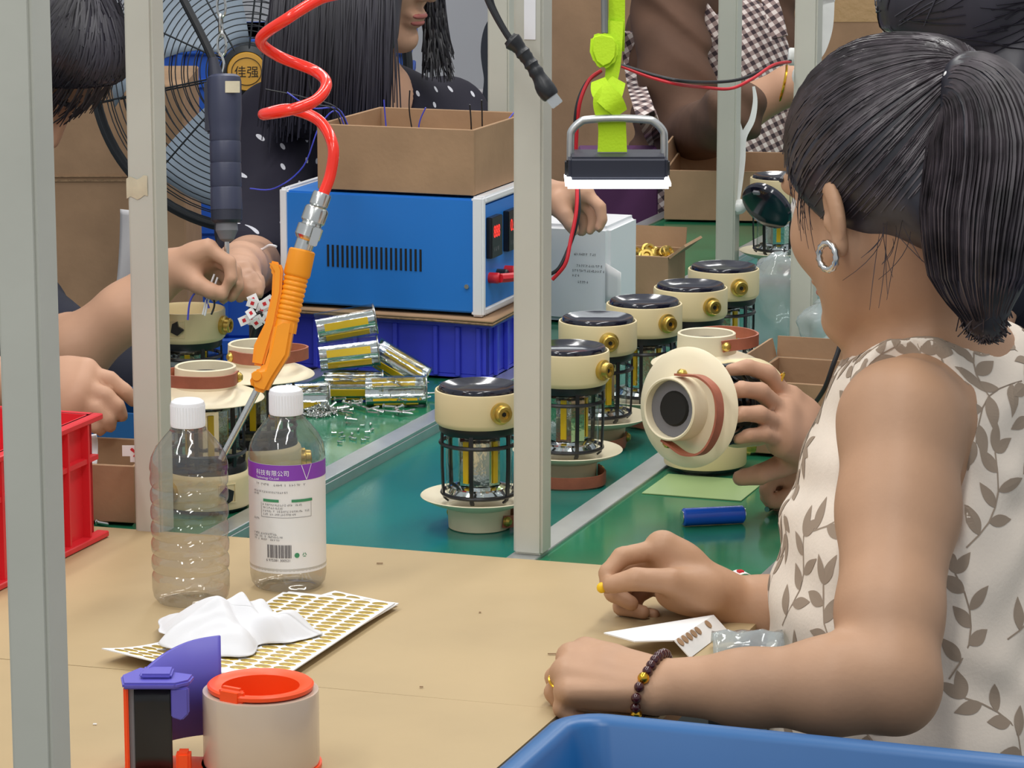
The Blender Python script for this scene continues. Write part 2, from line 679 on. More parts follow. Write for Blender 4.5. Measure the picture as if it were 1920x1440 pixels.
lane('belt', -1.318, -1.014, ZBELT, M['belt'])
lane('bench_top', -1.553, -1.338, ZB, M['bench'])
lane('bench_top', -0.986, -0.762, ZB, M['bench'])
for v, w in ((-1.565, 0.024), (-1.328, 0.026), (-1.0, 0.030), (-0.75, 0.024)):
    r = MB()
    r.box(v + 1.16 - w / 2, v + 1.16 + w / 2, 0, L, ZB - 0.002, ZB + 0.003)
    r.box(v + 1.16 - 0.0015, v + 1.16 + 0.0015 + w / 2 - 0.0015, 0, L, ZB - 0.036, ZB - 0.002)
    r.build('edge_strip', M['alu'], root, smooth=None, bevel=0.0008, seg=1)
for v in (-1.55, -0.77):
    MB().box(v + 1.15, v + 1.17, 0.02, L - 0.02, ZB - 0.08, ZB - 0.037).build('side_beam', M['steel'], root, smooth=None)
    for y in (0.05, 1.8, L - 0.05):
        MB().box(v + 1.14, v + 1.18, y - 0.02, y + 0.02, 0, ZB - 0.08).build('leg', M['steel'], root, smooth=None)
for y in (0.4, 1.8, 3.2):
    MB().box(-0.4, 0.4, y - 0.02, y + 0.02, ZB - 0.08, ZB - 0.04).build('cross_beam', M['steel'], root, smooth=None)

# near table, covered with two cardboard sheets
root = thing('packing_table', 'table covered with tan cardboard sheets in the foreground', 'table', CV(2.3, -1.3, 0), RC)
MB().box(-0.52, 0.50, -0.36, 0.08, ZT - 0.037, ZT - 0.006).build('table_board', M['wood'], root, smooth=None, bevel=0.002)
MB().box(-0.52, 0.57, 0.081, 0.48, ZT - 0.037, ZT - 0.006).build('table_board', M['wood'], root, smooth=None, bevel=0.002)
for x in (-0.48, 0.47):
    for y in (-0.33, 0.44):
        MB().box(x - 0.02, x + 0.02, y - 0.02, y + 0.02, 0, ZT - 0.037).build('leg', M['steel'], root, smooth=None)


def sheet(x0, x1, y0, y1, skew, name, amp):
    def fn(a, b):
        x, y = x0 + (x1 - x0) * a, y0 + (y1 - y0) * b + skew * a
        return (x, y, ZT + amp * mnoise.noise(Vector((x * 5, y * 5, 1.3))))
    g = MB().grid(fn, 30, 16)
    n = len(g.v)
    g.v += [(x, y, z - 0.005) for x, y, z in g.v]
    g.f += [tuple(i + n for i in reversed(f)) for f in g.f[:]]
    W = 17
    rim = [i * W for i in range(31)] + [30 * W + j for j in range(1, 17)] + [i * W + 16 for i in range(29, -1, -1)] + [j for j in range(15, 0, -1)]
    for i in range(len(rim)):
        a, b = rim[i], rim[(i + 1) % len(rim)]
        g.f.append((a, b, b + n, a + n))
    return g.build(name, M['tablecard'], root, smooth=0.7)


sheet(-0.55, 0.585, 0.062, 0.535, 0.04, 'cardboard_sheet', 0.0006)
sheet(-0.55, 0.505, -0.37, 0.0590, 0.04, 'cardboard_sheet', 0.0006)
# scuffs, crumbs and scraps on the cardboard
for px, py, w, rz in ((712, 1058, 0.006, 0.2), (178, 1360, 0.003, 0.5), (900, 1150, 0.002, 0.1), (1040, 1228, 0.012, 0.1), (790, 1290, 0.003, 1)):
    p = P(px, py, ZT)
    o = MB().box(-w / 2, w / 2, -0.0007, 0.0007, 0, 0.0008).build('cardboard_crumb', M['card_edge'] if px != 178 else M['paper'], None, smooth=None, loc=p + np.array([0, 0, 0.0007]))
    tag(o, {712: 'tiny curled brown scrap on the cardboard near the grey centre post', 178: 'tiny white crumb at the left of the table by the tape dispenser', 900: 'tiny brown speck in the middle of the cardboard', 1040: 'thin brown scrap beside the woman resting hand', 790: 'tiny brown speck by the seam of the cardboard sheets'}[px], 'scrap')


def post(px, py_base, z_base, label, d=None, top=2.3, size=0.030, z0=None):
    p = D(px, 720, d) if d else P(px, py_base, z_base)
    s = size / 2
    if z0 is None:
        z0 = ZB + 0.0032
    m = MB().box(-s, s, -s, s, z0, top)
    o = m.build('steel_post', M['post'], None, smooth=0.5, bevel=0.0025, seg=2)
    o.location = (p[0], p[1], 0)
    o.rotation_euler = (0, 0, RC)
    tag(o, label, 'post', 'grey steel posts along the work line')
    return o, p


near_post, np_ = post(58, 0, 0, 'wide grey post nearest the camera at the left edge', d=2.1, z0=0.0)
left_post, lp_ = post(291, 1003, ZB, 'grey post behind the clear bottle, with a torn bit of tape on it')
mid_post, mp_ = post(998, 1040, ZB, 'grey post in the middle of the picture between the lantern rows')
back_post, bp_ = post(941, 0, 0, 'grey post behind the open carton, showing left of the middle post', d=4.32)
far_post, fp_ = post(1363, 515, ZB, 'slim grey post behind the red and black wires, beside the checked apron')
right_post, rp_ = post(1505, 680, ZB, 'grey post with a white cable tie wrapped round it beside the ponytail woman')
farther_post, fp2_ = post(1657, 0, 0, 'distant grey post at the top right with white tape on its top', d=6.3)
# tape scraps on posts
MB().grid(lambda a, b: (-0.0155 + 0.023 * a, -0.0157 - 0.0015 * b * (1 - b), 1.115 + 0.02 * b + 0.003 * a + 0.002 * math.sin(9 * a)), 6, 6).build('tape_scrap', M['glue'], left_post, smooth=1.5)
MB().box(-0.0155, -0.004, -0.0160, -0.0151, 1.26, 1.45).build('tape_scrap', M['white'], mid_post, smooth=None).location = (0.012, 0, 0.02)
# ------------------------------------------------------------------ lanterns
# local z runs from the open cap (0) through the shade, the cage and the cream head to the black lid (0.150)
LANT = {}


def lant_meshes():
    def mk(name, m, mbld, smooth=0.6, bevel=0.0):
        me = mbld.mesh(name, smooth, bevel)
        me.materials.append(M[m])
        LANT[name] = me
    mk('cap', 'brim', MB().lathe([(0, 0.012), (0.029, 0.012), (0.029, 0.001), (0.0305, 0), (0.032, 0.001), (0.033, 0.023), (0.031, 0.024), (0, 0.024)], 40))
    mk('cap_floor', 'grey', MB().lathe([(0, 0.0105), (0.0288, 0.0105), (0.0288, 0.0118), (0, 0.0118)], 32))
    mk('cap_hole', 'dark', MB().lathe([(0, 0.0075), (0.016, 0.0075), (0.018, 0.0104), (0, 0.0104)], 24))
    mk('shade', 'brim', MB().lathe([(0.031, 0.0215), (0.040, 0.0245), (0.052, 0.0290), (0.0605, 0.0335), (0.0612, 0.0345), (0.0605, 0.0352), (0.052, 0.0312), (0.040, 0.0268), (0.031, 0.0242)], 56, closed=True))
    # leather handle folded round one side of the cap
    pts = [(0.0335 * math.cos(a), 0.0335 * math.sin(a)) for a in (-2.6, -2.2)]
    pth = [(-0.004, -0.0345), (0.006, -0.0365), (0.026, -0.0400), (0.046, -0.032), (0.056, -0.012), (0.056, 0.012), (0.046, 0.032), (0.026, 0.0400), (0.006, 0.0365), (-0.004, 0.0345)]
    sp = [(p[0], p[1], 0.011 - 0.003 * math.sin(i / 72 * math.pi)) for i, p in enumerate(spline([(a, b, 0) for a, b in pth], 8))]
    mk('strap', 'leather', MB().ribbon(sp, (0, 0, 1), 0.0125, 0.0022))
    mk('rivet', 'brass', MB().lathe([(0, 0.006), (0.003, 0.0055), (0.0052, 0.003), (0.0055, 0), (0, 0)], 16, M=Matrix.Rotation(math.pi / 2, 4, 'X')))
    for nm, z, r, t in (('cage_ring', 0.038, 0.0385, 0.0022), ('cage_ring_mid', 0.091, 0.0400, 0.0022)):
        mk(nm, 'black', MB().tube([(r * math.cos(2 * math.pi * i / 48), r * math.sin(2 * math.pi * i / 48), z) for i in range(48)], t, 6, closed=True))
    mk('collar', 'black', MB().lathe([(0.030, 0.102), (0.0400, 0.102), (0.0415, 0.105), (0.0420, 0.1105), (0.030, 0.1105)], 40, closed=True))
    mk('cage_bar', 'black', MB().ribbon([(0.0340, 0, 0.0312), (0.0375, 0, 0.034), (0.0390, 0, 0.040), (0.0402, 0, 0.070), (0.0402, 0, 0.100), (0.0395, 0, 0.104)], (0, 1, 0), 0.0042, 0.0022))
    mk('glass_tube', 'glass', MB().lathe([(0.0335, 0.034), (0.0345, 0.045), (0.0345, 0.09), (0.0335, 0.1015)], 40))
    mk('reflector', 'chrome', MB().lathe([(0, 0.036), (0.022, 0.036), (0.0225, 0.05), (0.0225, 0.097), (0.02, 0.1018), (0, 0.1018)], 8), smooth=0.3)
    mk('chrome_base', 'chrome', MB().lathe([(0.023, 0.0345), (0.031, 0.0345), (0.032, 0.0375), (0.028, 0.0425), (0.030, 0.0445), (0.023, 0.0465)], 28, closed=True), smooth=0.35)
    mk('led_strip', 'led', MB().box(0.0213, 0.0225, -0.0032, 0.0032, 0.050, 0.094), None)
    mk('head', 'cream', MB().lathe([(0.030, 0.1105), (0.0425, 0.1105), (0.0452, 0.1135), (0.0458, 0.116), (0.0458, 0.1450), (0.0452, 0.1468), (0.0436, 0.1470), (0.0425, 0.1440), (0.0425, 0.116), (0.030, 0.114)], 56, closed=True))
    mk('lid', 'lid', MB().lathe([(0, 0.1455), (0.018, 0.1458), (0.030, 0.1475), (0.0385, 0.1512), (0.0400, 0.1516), (0.0412, 0.1505), (0.0418, 0.1480), (0.0420, 0.1440), (0, 0.1440)], 56))
    K = Matrix.Translation((0.0450, 0, 0.129)) @ Matrix.Rotation(math.pi / 2, 4, 'Y')
    mk('knob', 'brass', MB().lathe([(0.0, -0.001), (0.0108, -0.001), (0.0115, 0.002), (0.0115, 0.0045), (0.0092, 0.0055), (0.0088, 0.0105), (0.0078, 0.0115), (0.0050, 0.0115), (0.0045, 0.0090), (0, 0.0090)], 28, M=K))
    mk('knob_slot', 'dark', MB().lathe([(0, 0.0091), (0.0026, 0.0091), (0.0024, 0.0096), (0, 0.0096)], 6, M=K))
    # charging port frame with a rubber flap
    Q = Matrix.Rotation(math.radians(-82), 4, 'Z')
    fr = MB()
    for y0, y1, z0, z1 in ((-0.010, 0.010, 0.138, 0.1392), (-0.010, 0.010, 0.1188, 0.120), (-0.010, -0.0088, 0.120, 0.138), (0.0088, 0.010, 0.120, 0.138)):
        fr.box(0.0435, 0.0462, y0, y1, z0, z1, M=Q)
    mk('port_frame', 'cream', fr, None)
    mk('port_flap', 'black', MB().prism([Q @ Vector(p) for p in ((0.0455, -0.004, 0.136), (0.0455, 0.002, 0.139), (0.0455, 0.003, 0.133), (0.0455, 0.010, 0.129), (0.0455, 0.002, 0.122), (0.0455, -0.006, 0.126))], Q @ Vector((0.004, 0, 0))), None)


lant_meshes()


def lantern(label, M4, lid=True, hat=True, strap=0.0, port=False, group='cream camping lanterns being assembled'):
    root = bpy.data.objects.new('camping_lantern', None)
    root.empty_display_size = 0.05
    COL.objects.link(root)
    root.matrix_world = M4
    tag(root, label, 'lantern', group)

    def add(name, par=root, rz=0.0, nm=None):
        o = bpy.data.objects.new(nm or name, LANT[name])
        COL.objects.link(o)
        o.parent = par
        if rz:
            o.rotation_euler = (0, 0, rz)
        return o
    if hat:
        c = add('cap')
        add('cap_floor', c)
        add('cap_hole', c)
        add('shade')
        s = add('strap', rz=strap)
        for sy in (-1, 1):
            r = add('rivet', s)
            r.location = (0.0, sy * 0.0352, 0.011)
            r.rotation_euler = (0, 0, (0 if sy < 0 else math.pi))
    add('cage_ring')
    add('cage_ring_mid', nm='cage_ring')
    add('collar')
    for k in range(6):
        add('cage_bar', rz=k * math.pi / 3 + 0.35)
    add('glass_tube')
    rf = add('reflector')
    add('chrome_base')
    for k in range(4):
        add('led_strip', rf, rz=k * math.pi / 2 + math.pi / 8)
    h = add('head')
    if lid:
        add('lid')
    kn = add('knob')
    add('knob_slot', kn)
    if port:
        add('port_frame', h)
        add('port_flap', h)
    return root


def stand(p, knob_deg, up=False, z=ZBELT):
    """cap down by default; knob_deg is where the knob points, measured from the camera direction to the right"""
    a = math.radians(-90 + knob_deg)
    if up:
        return Matrix.Translation((p[0], p[1], z + 0.1517)) @ Matrix.Rotation(a, 4, 'Z') @ Matrix.Rotation(math.pi, 4, 'X')
    return Matrix.Translation((p[0], p[1], z)) @ Matrix.Rotation(a, 4, 'Z')


for px, py, kd, st, lab in (
        (898, 725, 29, 2.0, 'lantern standing on its cap just left of the middle grey post, nearest on the belt'),
        (1065, 652, 54, -0.9, 'lantern standing on its cap just right of the middle grey post, front of the row'),
        (1121, 597, 14, -0.6, 'second lantern from the front in the row right of the middle post'),
        (1208, 565, 33, 0.4, 'third lantern from the front in the row right of the middle post'),
        (1295, 535, 30, 0.2, 'fourth lantern from the front in the row, behind the lantern with its shade on top'),
        (1357, 500, 21, 0.2, 'farthest lantern of the close row, its black lid below the slim grey post')):
    lantern(lab, stand(P(px, py, ZBELT + 0.149), kd), strap=st)
lantern('upright lantern with shade on top and brown strap, behind the raised lantern', stand(P(1322, 880, ZB), 100, True, ZB + 0.003), strap=-0.4)
lantern('upright lantern with a wide cream shade behind the left clear bottle', stand(P(390, 950, ZB), -50, True, ZB), strap=-0.6, port=True)
lantern('upright lantern behind the orange air gun, half hidden by the other shade', stand(P(487, 905, ZB), 100, True, ZB + 0.003), strap=1.0)
lantern('unfinished lantern without a lid, wires coming out, under the worker fingers', stand(P(354, 785, ZB), 72), lid=False, strap=1.0, port=True)
lantern('distant lantern beside the black round dish at the right post', stand(P(1460, 512, ZB), 60, False, ZB + 0.001), strap=0.5)
# the one lifted in the hand, shade turned to the left and towards the camera
hc = D(1290, 764, 3.22)
axis = Vector((-0.62, -0.74, 0.10)).normalized()        # from lid to cap
zz = -axis
xx = Vector((0, 0, 1)).cross(zz).normalized()
yy = zz.cross(xx)
R4 = Matrix(((xx.x, yy.x, zz.x, 0), (xx.y, yy.y, zz.y, 0), (xx.z, yy.z, zz.z, 0), (0, 0, 0, 1)))
HELD = Matrix.Translation(Vector(hc) - zz * 0.033) @ R4
lantern('cream lantern held up in a hand, shade facing the camera', HELD, strap=3.3)
# ------------------------------------------------------------------ things on the near table
def bottle(p, label, labelled):
    root = thing('plastic_bottle', label, 'bottle', (p[0], p[1], ZT + 0.001), 0)
    r = 0.0358
    prof = [(0, 0.004), (0.02, 0.003), (0.026, 0.0), (0.031, 0.001), (0.0345, 0.006), (0.0358, 0.013), (0.0358, 0.020)]
    if labelled:
        prof += [(0.0362, 0.024), (0.0352, 0.027), (0.0352, 0.124), (0.0362, 0.127), (0.0358, 0.130)]
    else:
        z = 0.026
        for k in range(6):
            prof += [(0.0358, z), (0.0350, z + 0.002), (0.0336, z + 0.0040), (0.0350, z + 0.006), (0.0358, z + 0.008), (0.0361, z + 0.012)]
            z += 0.0158
        prof += [(0.0352, 0.123), (0.0362, 0.126), (0.0360, 0.130)]
    prof += [(0.0345, 0.137), (0.0300, 0.146), (0.0220, 0.156), (0.0165, 0.162), (0.0145, 0.165), (0.0145, 0.170)]
    MB().lathe(prof, 56).build('bottle_body', M['bottle'], root, smooth=1.2)
    c = MB()
    n, pr = 60, [(0, 0.190), (0.0125, 0.1898), (0.0150, 0.1880), (0.0157, 0.186), (0.0158, 0.1655), (0.0150, 0.165), (0.0150, 0.186), (0, 0.187)]
    c.lathe(pr, n)
    for k in range(36):
        a = 2 * math.pi * k / 36
        c.box(-0.0004, 0.0004, 0.0155, 0.0161, 0.167, 0.185, M=Matrix.Rotation(a, 4, 'Z'))
    c.build('bottle_cap', M['white'], root)
    MB().lathe([(0.0150, 0.161), (0.0168, 0.1612), (0.0168, 0.1632), (0.0150, 0.1635)], 40, closed=True).build('neck_ring', M['bottle'], root)
    return root


def bend(vs, x0, z0, r, ang=0.0):
    out = []
    for x, y, *_ in vs:
        a = (x0 + x) / r + ang
        out.append((r * math.sin(a), -r * math.cos(a), z0 + y))
    return out


b1 = bottle(P(359, 1128, ZT), 'clear ribbed plastic bottle without a label, white cap, left of the pair', False)
b2 = bottle(P(541, 1099, ZT), 'clear plastic bottle with a white and purple printed label', True)
lb = MB().grid(lambda a, b: (0.0360 * math.sin(-1.75 + 3.5 * a), -0.0360 * math.cos(-1.75 + 3.5 * a), 0.020 + 0.1035 * b), 40, 6)
lab = lb.build('label', M['labelfilm'], b2, smooth=1.5)
MB().grid(lambda a, b: (0.0362 * math.sin(-1.75 + 3.4 * a), -0.0362 * math.cos(-1.75 + 3.4 * a), 0.1085 + 0.0148 * b), 40, 2).build('label_stripe', M['purple'], lab, smooth=1.5)


def printed(name, m, items, parent, r=0.0364):
    o = MB()
    for vs, fs, x0, z0 in items:
        o.add(bend(vs, x0, z0, r), fs)
    return o.build(name, m, parent, smooth=None, recalc=False)


def rect(w, h):
    k = max(1, int(w / 0.004))
    vs, fs = [], []
    for i in range(k + 1):
        vs += [(w * i / k, 0), (w * i / k, h)]
    for i in range(k):
        fs.append((2 * i, 2 * i + 2, 2 * i + 3, 2 * i + 1))
    return vs, fs


def scribble(w, h, rnd, gap=0.18):
    """a run of illegibly small print"""
    vs, fs = [], []
    x = 0.0
    while x < w:
        cw = h * rnd.uniform(0.6, 0.95)
        if rnd.random() > 0.1:
            for _ in range(3):
                a, b = sorted((rnd.uniform(0, cw), rnd.uniform(0, cw)))
                y = rnd.uniform(0, h * 0.85)
                o = len(vs)
                vs += [(x + a, y), (x + max(b, a + 0.2 * h), y), (x + max(b, a + 0.2 * h), y + h * 0.13), (x + a, y + h * 0.13)]
                fs.append((o, o + 1, o + 2, o + 3))
            a = rnd.uniform(0, cw * 0.8)
            o = len(vs)
            vs += [(x + a, 0), (x + a + h * 0.13, 0), (x + a + h * 0.13, h), (x + a, h)]
            fs.append((o, o + 1, o + 2, o + 3))
        x += cw + h * gap
    return vs, fs


rnd = random.Random(3)
t1v, t1f = text_geo('科技有限公司', 0.0058)
t2v, t2f = text_geo('Technology Co.,Ltd', 0.0031)
printed('label_lettering', M['white'], [(t1v, t1f, -0.030, 0.1135), (t2v, t2f, -0.030, 0.1098)], lab)
# the thin white V drawn at the right end of the stripe
o = MB()
for a, b in (((0.0165, 0.1230), (0.0215, 0.1090)), ((0.0215, 0.1090), (0.0270, 0.1230))):
    pts = [(a[0] + (b[0] - a[0]) * t / 5, a[1] + (b[1] - a[1]) * t / 5) for t in range(6)]
    for (x0, z0), (x1, z1) in zip(pts[:-1], pts[1:]):
        vv = bend([(x0 - 0.0003, z0), (x0 + 0.0003, z0), (x1 + 0.0003, z1), (x1 - 0.0003, z1)], 0, 0, 0.0365)
        o.add(vv, [(0, 1, 2, 3)])
o.build('label_mark', M['white'], lab, smooth=None, recalc=False)
items = []
for x, z, w, h in ((-0.030, 0.1035, 0.050, 0.0022), (-0.034, 0.0965, 0.036, 0.0020), (-0.034, 0.0940, 0.006, 0.002), (-0.022, 0.0845, 0.038, 0.0020), (-0.022, 0.0815, 0.020, 0.0020),
                   (-0.022, 0.0785, 0.046, 0.0020), (-0.022, 0.0755, 0.032, 0.0020), (-0.034, 0.0705, 0.008, 0.002), (-0.034, 0.0565, 0.026, 0.0020), (-0.034, 0.0538, 0.032, 0.0020), (-0.034, 0.0511, 0.028, 0.0020)):
    a, b = scribble(w, h, rnd)
    items.append((a, b, x, z))
for x, z, w, h in ((-0.024, 0.0875, 0.0003, -0.0140), (0.026, 0.0875, 0.0003, -0.0140), (-0.024, 0.0735, 0.050, 0.0003)):
    a, b = rect(w, h)
    items.append((a, b, x, z))
x = -0.0175
while x < 0.0055:
    w = rnd.choice((0.0004, 0.0007, 0.0011))
    a, b = rect(w, 0.0125)
    items.append((a, b, x, 0.0350))
    x += w + rnd.choice((0.0004, 0.0006, 0.0009))
a, b = text_geo('6 975381 300521', 0.0034)
items.append((a, b, -0.019, 0.0316))
printed('label_print', M['print'], items, lab)
disc = MB().lathe([(0, 0), (0.0024, 0)], 20)
gi = [(*rect(0.016, 0.0026), -0.0215, 0.0882), (*rect(0.021, 0.0026), 0.0065, 0.0882), ([(v[0], v[1]) for v in disc.v], disc.f, 0.0110, 0.0375)]
printed('label_green', M['green_print'], gi, lab)
tri = []
for k in range(3):
    a0 = math.pi / 2 + k * 2 * math.pi / 3
    pts = [(0.0024 * math.cos(a0 + t) + 0.0185, 0.0024 * math.sin(a0 + t) + 0.0375) for t in (0.25, 1.8)]
    pin = [(0.0014 * math.cos(a0 + t) + 0.0185, 0.0014 * math.sin(a0 + t) + 0.0375) for t in (0.25, 1.8)]
    tri.append(([pts[0], pts[1], pin[1], pin[0]], [(0, 1, 2, 3)], 0, 0))
printed('recycling_mark', M['green_print'], tri, lab)

# sheets of gold oval stickers, several thick, fanned
OV = MB().lathe([(0, 0.0004), (0.9, 0.0004), (1.0, 0.0), (0, 0.0)], 14)
OV.v = [(x * 0.0080, y * 0.0044, z) for x, y, z in OV.v]
OVM = OV.mesh('sticker', None)
OVM.materials.append(M['gold'])


def sticker_sheet(corner, ang, w, l, z, label, curl, nst, skip=None):
    root = thing('sticker_sheet', label, 'sticker sheet', (corner[0], corner[1], z), ang, 'sheets of gold oval stickers')

    def hz(x, y):
        return curl * max(0, (-y - l * 0.72) / (l * 0.28)) ** 2

    g = MB().grid(lambda a, b: (-w * a, -l * b, 0.0012 + hz(-w * a, -l * b)), 6, 24)
    n = len(g.v)
    g.v += [(x, y, q - 0.0010) for x, y, q in g.v]
    g.f += [tuple(i + n for i in reversed(f)) for f in g.f[:]]
    W = 25
    rim = [i * W for i in range(7)] + [6 * W + j for j in range(1, W)] + [i * W + W - 1 for i in range(5, -1, -1)] + [j for j in range(W - 2, 0, -1)]
    for i in range(len(rim)):
        a_, b_ = rim[i], rim[(i + 1) % len(rim)]
        g.f.append((a_, b_, b_ + n, a_ + n))
    g.build('sheet', M['paper'], root, smooth=0.5)
    if nst:
        cols, rows = int((w - 0.004) / 0.0178), int((l - 0.006) / 0.0112)
        for j in range(rows):
            for i in range(cols):
                x, y = -0.0115 - i * 0.0178, -0.009 - j * 0.0112
                if skip and skip(x, y):
                    continue
                s = bpy.data.objects.new('sticker', OVM)
                COL.objects.link(s)
                s.parent = root
                s.location = (x, y, 0.0013 + hz(x, y))
                if hz(x, y) > 1e-4:
                    dz = (hz(x, y - 0.002) - hz(x, y + 0.002)) / 0.004
                    s.rotation_euler = (-math.atan(dz), 0, 0)
    return root


pB = P(740, 1141, ZT)
pC = P(548, 1262, ZT)
dBC = math.atan2(pB[1] - pC[1], pB[0] - pC[0]) - math.pi / 2
pA = P(628, 1112, ZT)
pS = P(185, 1243, ZT)
dAS = math.atan2(pA[1] - pS[1], pA[0] - pS[0]) - math.pi / 2
wv = np.array([math.cos(dAS), math.sin(dAS), 0])
sticker_sheet(pA + wv * 0.078, dAS, 0.078, 0.300, ZT + 0.0012, 'sticker sheet under the tissue with its left corner pointing out', 0.010, True, None)
for k, (dx, da) in enumerate(((0.0, 0.0), (0.004, -0.025), (0.001, 0.02))):
    sticker_sheet(pB + np.array([dx, -0.004 * k, 0]), dBC + da, 0.112, 0.262, ZT + 0.0035 + 0.0016 * (k),
                  ['lowest of the right hand fan of sticker sheets', 'middle one of the right hand fan of sticker sheets', 'top sheet of gold oval stickers beside the labelled bottle'][k], 0.0, k == 2)

# crumpled tissue
tc = P(425, 1212, ZT)
troot_loc = (tc[0], tc[1], ZT + 0.010)


def tissue(a, b):
    th = 2 * math.pi * a
    rad = b
    lob = 1 + 0.16 * math.sin(3 * th + 0.6) + 0.12 * math.sin(5 * th + 2.0) + 0.06 * math.sin(9 * th)
    x = 0.066 * rad * lob * math.cos(th)
    y = 0.062 * rad * lob * math.sin(th)
    def rdg(sc_, ox, oy, ang):
        c_, s_ = math.cos(ang), math.sin(ang)
        u_, v_ = (x * c_ - y * s_) * sc_ + ox, (x * s_ + y * c_) * sc_ * 0.45 + oy
        f_ = u_ + 0.9 * mnoise.noise(Vector((u_ * 0.5, v_, 2.0)))
        w_ = abs((f_ % 1.0) - 0.5) * 2
        return 0.6 * (w_ * w_ * (3 - 2 * w_)) + 0.4 * w_
    m1, m2, m3 = rdg(17, 0.3, 0.1, 0.5), rdg(24, 0.7, 0.4, -0.7), rdg(50, 0.2, 0.9, 1.4)
    env = 1 - rad ** 2.4
    z = 0.020 * env + 0.014 * m1 * (0.35 + 0.65 * env) * (1 - 0.5 * rad) + 0.007 * m2 * (0.3 + 0.7 * env) + 0.0015 * m3 - 0.004
    return (x + 0.003 * m2, y + 0.003 * m1, max(z, 0.0006 * m3))


MB().grid(tissue, 110, 40).build('crumpled_tissue', M['cloth_w'], None, smooth=0.5, recalc=True, loc=troot_loc)
tag(bpy.data.objects['crumpled_tissue'], 'crumpled white tissue lying on the sticker sheets', 'tissue')
md = bpy.data.objects['crumpled_tissue'].modifiers.new('thick', 'SOLIDIFY')
md.thickness = 0.0006

# tape dispenser with its roll
td = P(491, 1440, ZT)
root = thing('tape_dispenser', 'orange and violet packing tape dispenser standing in front of the tissue', 'tape dispenser', (td[0], td[1], ZT), 0)
ring = MB().lathe([(0.028, 0.0), (0.0455, 0.0), (0.0465, 0.002), (0.0465, 0.005), (0.028, 0.005)], 48, closed=True)
ring.build('base_ring', M['redor'], root)
arm_ = MB().prism([(-0.030, -0.030, 0.0), (-0.030, 0.012, 0.0), (-0.098, 0.020, 0.0), (-0.105, -0.012, 0.0), (-0.098, -0.030, 0.0)], (0, 0, 0.005))
arm_.build('base_arm', M['redor'], root, bevel=0.001)
MB().box(-0.063, -0.052, -0.032, -0.018, 0.005, 0.022).build('arm_lug', M['redor'], root, bevel=0.002)
hub = MB().lathe([(0.0285, 0.0052), (0.0325, 0.0052), (0.0325, 0.064), (0.0405, 0.0645), (0.0410, 0.0675), (0.0395, 0.0688), (0.0335, 0.0680), (0.0300, 0.066)], 56, closed=True)
hub.build('hub', M['redor'], root)
tab = MB()
ta = math.radians(238)
tab.box(-0.0110, 0.0110, -0.0035, 0.0055, -0.010, 0.0105, M=Matrix.Translation((0.0355 * math.cos(ta), 0.0355 * math.sin(ta), 0.0635)) @ Matrix.Rotation(ta - math.pi / 2, 4, 'Z'))
tab.build('hub_tab', M['redor'], root, bevel=0.003, seg=3)
# upright blade plate in red-orange with a dark film pad, violet guard over it
MB().box(-0.102, -0.0985, -0.030, 0.012, 0.005, 0.073).build('blade_plate', M['redor'], root, bevel=0.001)
MB().box(-0.0985, -0.0945, -0.026, -0.020, 0.005, 0.072).build('plate_rib', M['grey'], root, bevel=0.0005)
MB().grid(lambda a, b: (-0.0960 + 0.030 * a, -0.024 + 0.004 * math.sin(a * 3), 0.006 + 0.064 * b), 12, 6).build('film_pad', M['black'], root, smooth=1)
bpy.data.objects['film_pad'].modifiers.new('thick', 'SOLIDIFY').thickness = 0.0015
gp = [(-0.102, -0.033, 0.0725), (-0.062, -0.033, 0.0725), (-0.052, -0.024, 0.0725), (-0.050, -0.008, 0.0725), (-0.094, 0.012, 0.0725), (-0.106, -0.010, 0.0725)]
MB().prism(gp, (0, 0, 0.005)).build('guard_top', M['violet'], root, bevel=0.0015)
sp = spline([(-0.092, -0.012, 0), (-0.078, 0.010, 0), (-0.058, 0.026, 0), (-0.034, 0.035, 0)], 6)
g = MB()
rows = []
for i, p in enumerate(sp):
    t = i / (len(sp) - 1)
    zt = 0.0775 + 0.019 * math.sin(t * math.pi / 2)
    rows.append(((p[0], p[1], 0.018 + 0.0 * t), (p[0], p[1], zt)))
vs, fs = [], []
for a_, b_ in rows:
    vs += [a_, b_]
for i in range(len(rows) - 1):
    fs.append((2 * i, 2 * i + 2, 2 * i + 3, 2 * i + 1))
g.add(vs, fs)
gb = g.build('guard_wall', M['violet'], root, smooth=1)
gb.modifiers.new('thick', 'SOLIDIFY').thickness = 0.003
MB().box(-0.090, -0.066, -0.022, 0.0, 0.0775, 0.0815).build('guard_clip', M['violet'], root, bevel=0.0015)
MB().prism([(-0.066, -0.0315, 0.0725), (-0.053, -0.0285, 0.0725), (-0.053, -0.0285, 0.052), (-0.058, -0.030, 0.047), (-0.066, -0.0315, 0.050)], (0.001, 0.004, 0)).build('guard_tongue', M['violet'], root, bevel=0.001)
tr = MB().lathe([(0.0328, 0.0056), (0.0445, 0.0056), (0.0448, 0.007), (0.0448, 0.0618), (0.0445, 0.0630), (0.0328, 0.0630)], 64, closed=True)
o = tr.build('tape_roll', M['tape'], None, loc=(td[0], td[1], ZT))
tag(o, 'roll of clear packing tape on the orange dispenser hub', 'tape roll')

# big blue bin at the lower right, on a stool
bz = 0.80
pc = CV(2.330, -0.770, 0)
root = thing('storage_bin', 'large blue plastic bin in the lower right corner under the woman elbow', 'bin', (pc[0], pc[1], 0.52), RC)
BW, BL, BH = 0.56, 0.42, bz - 0.52


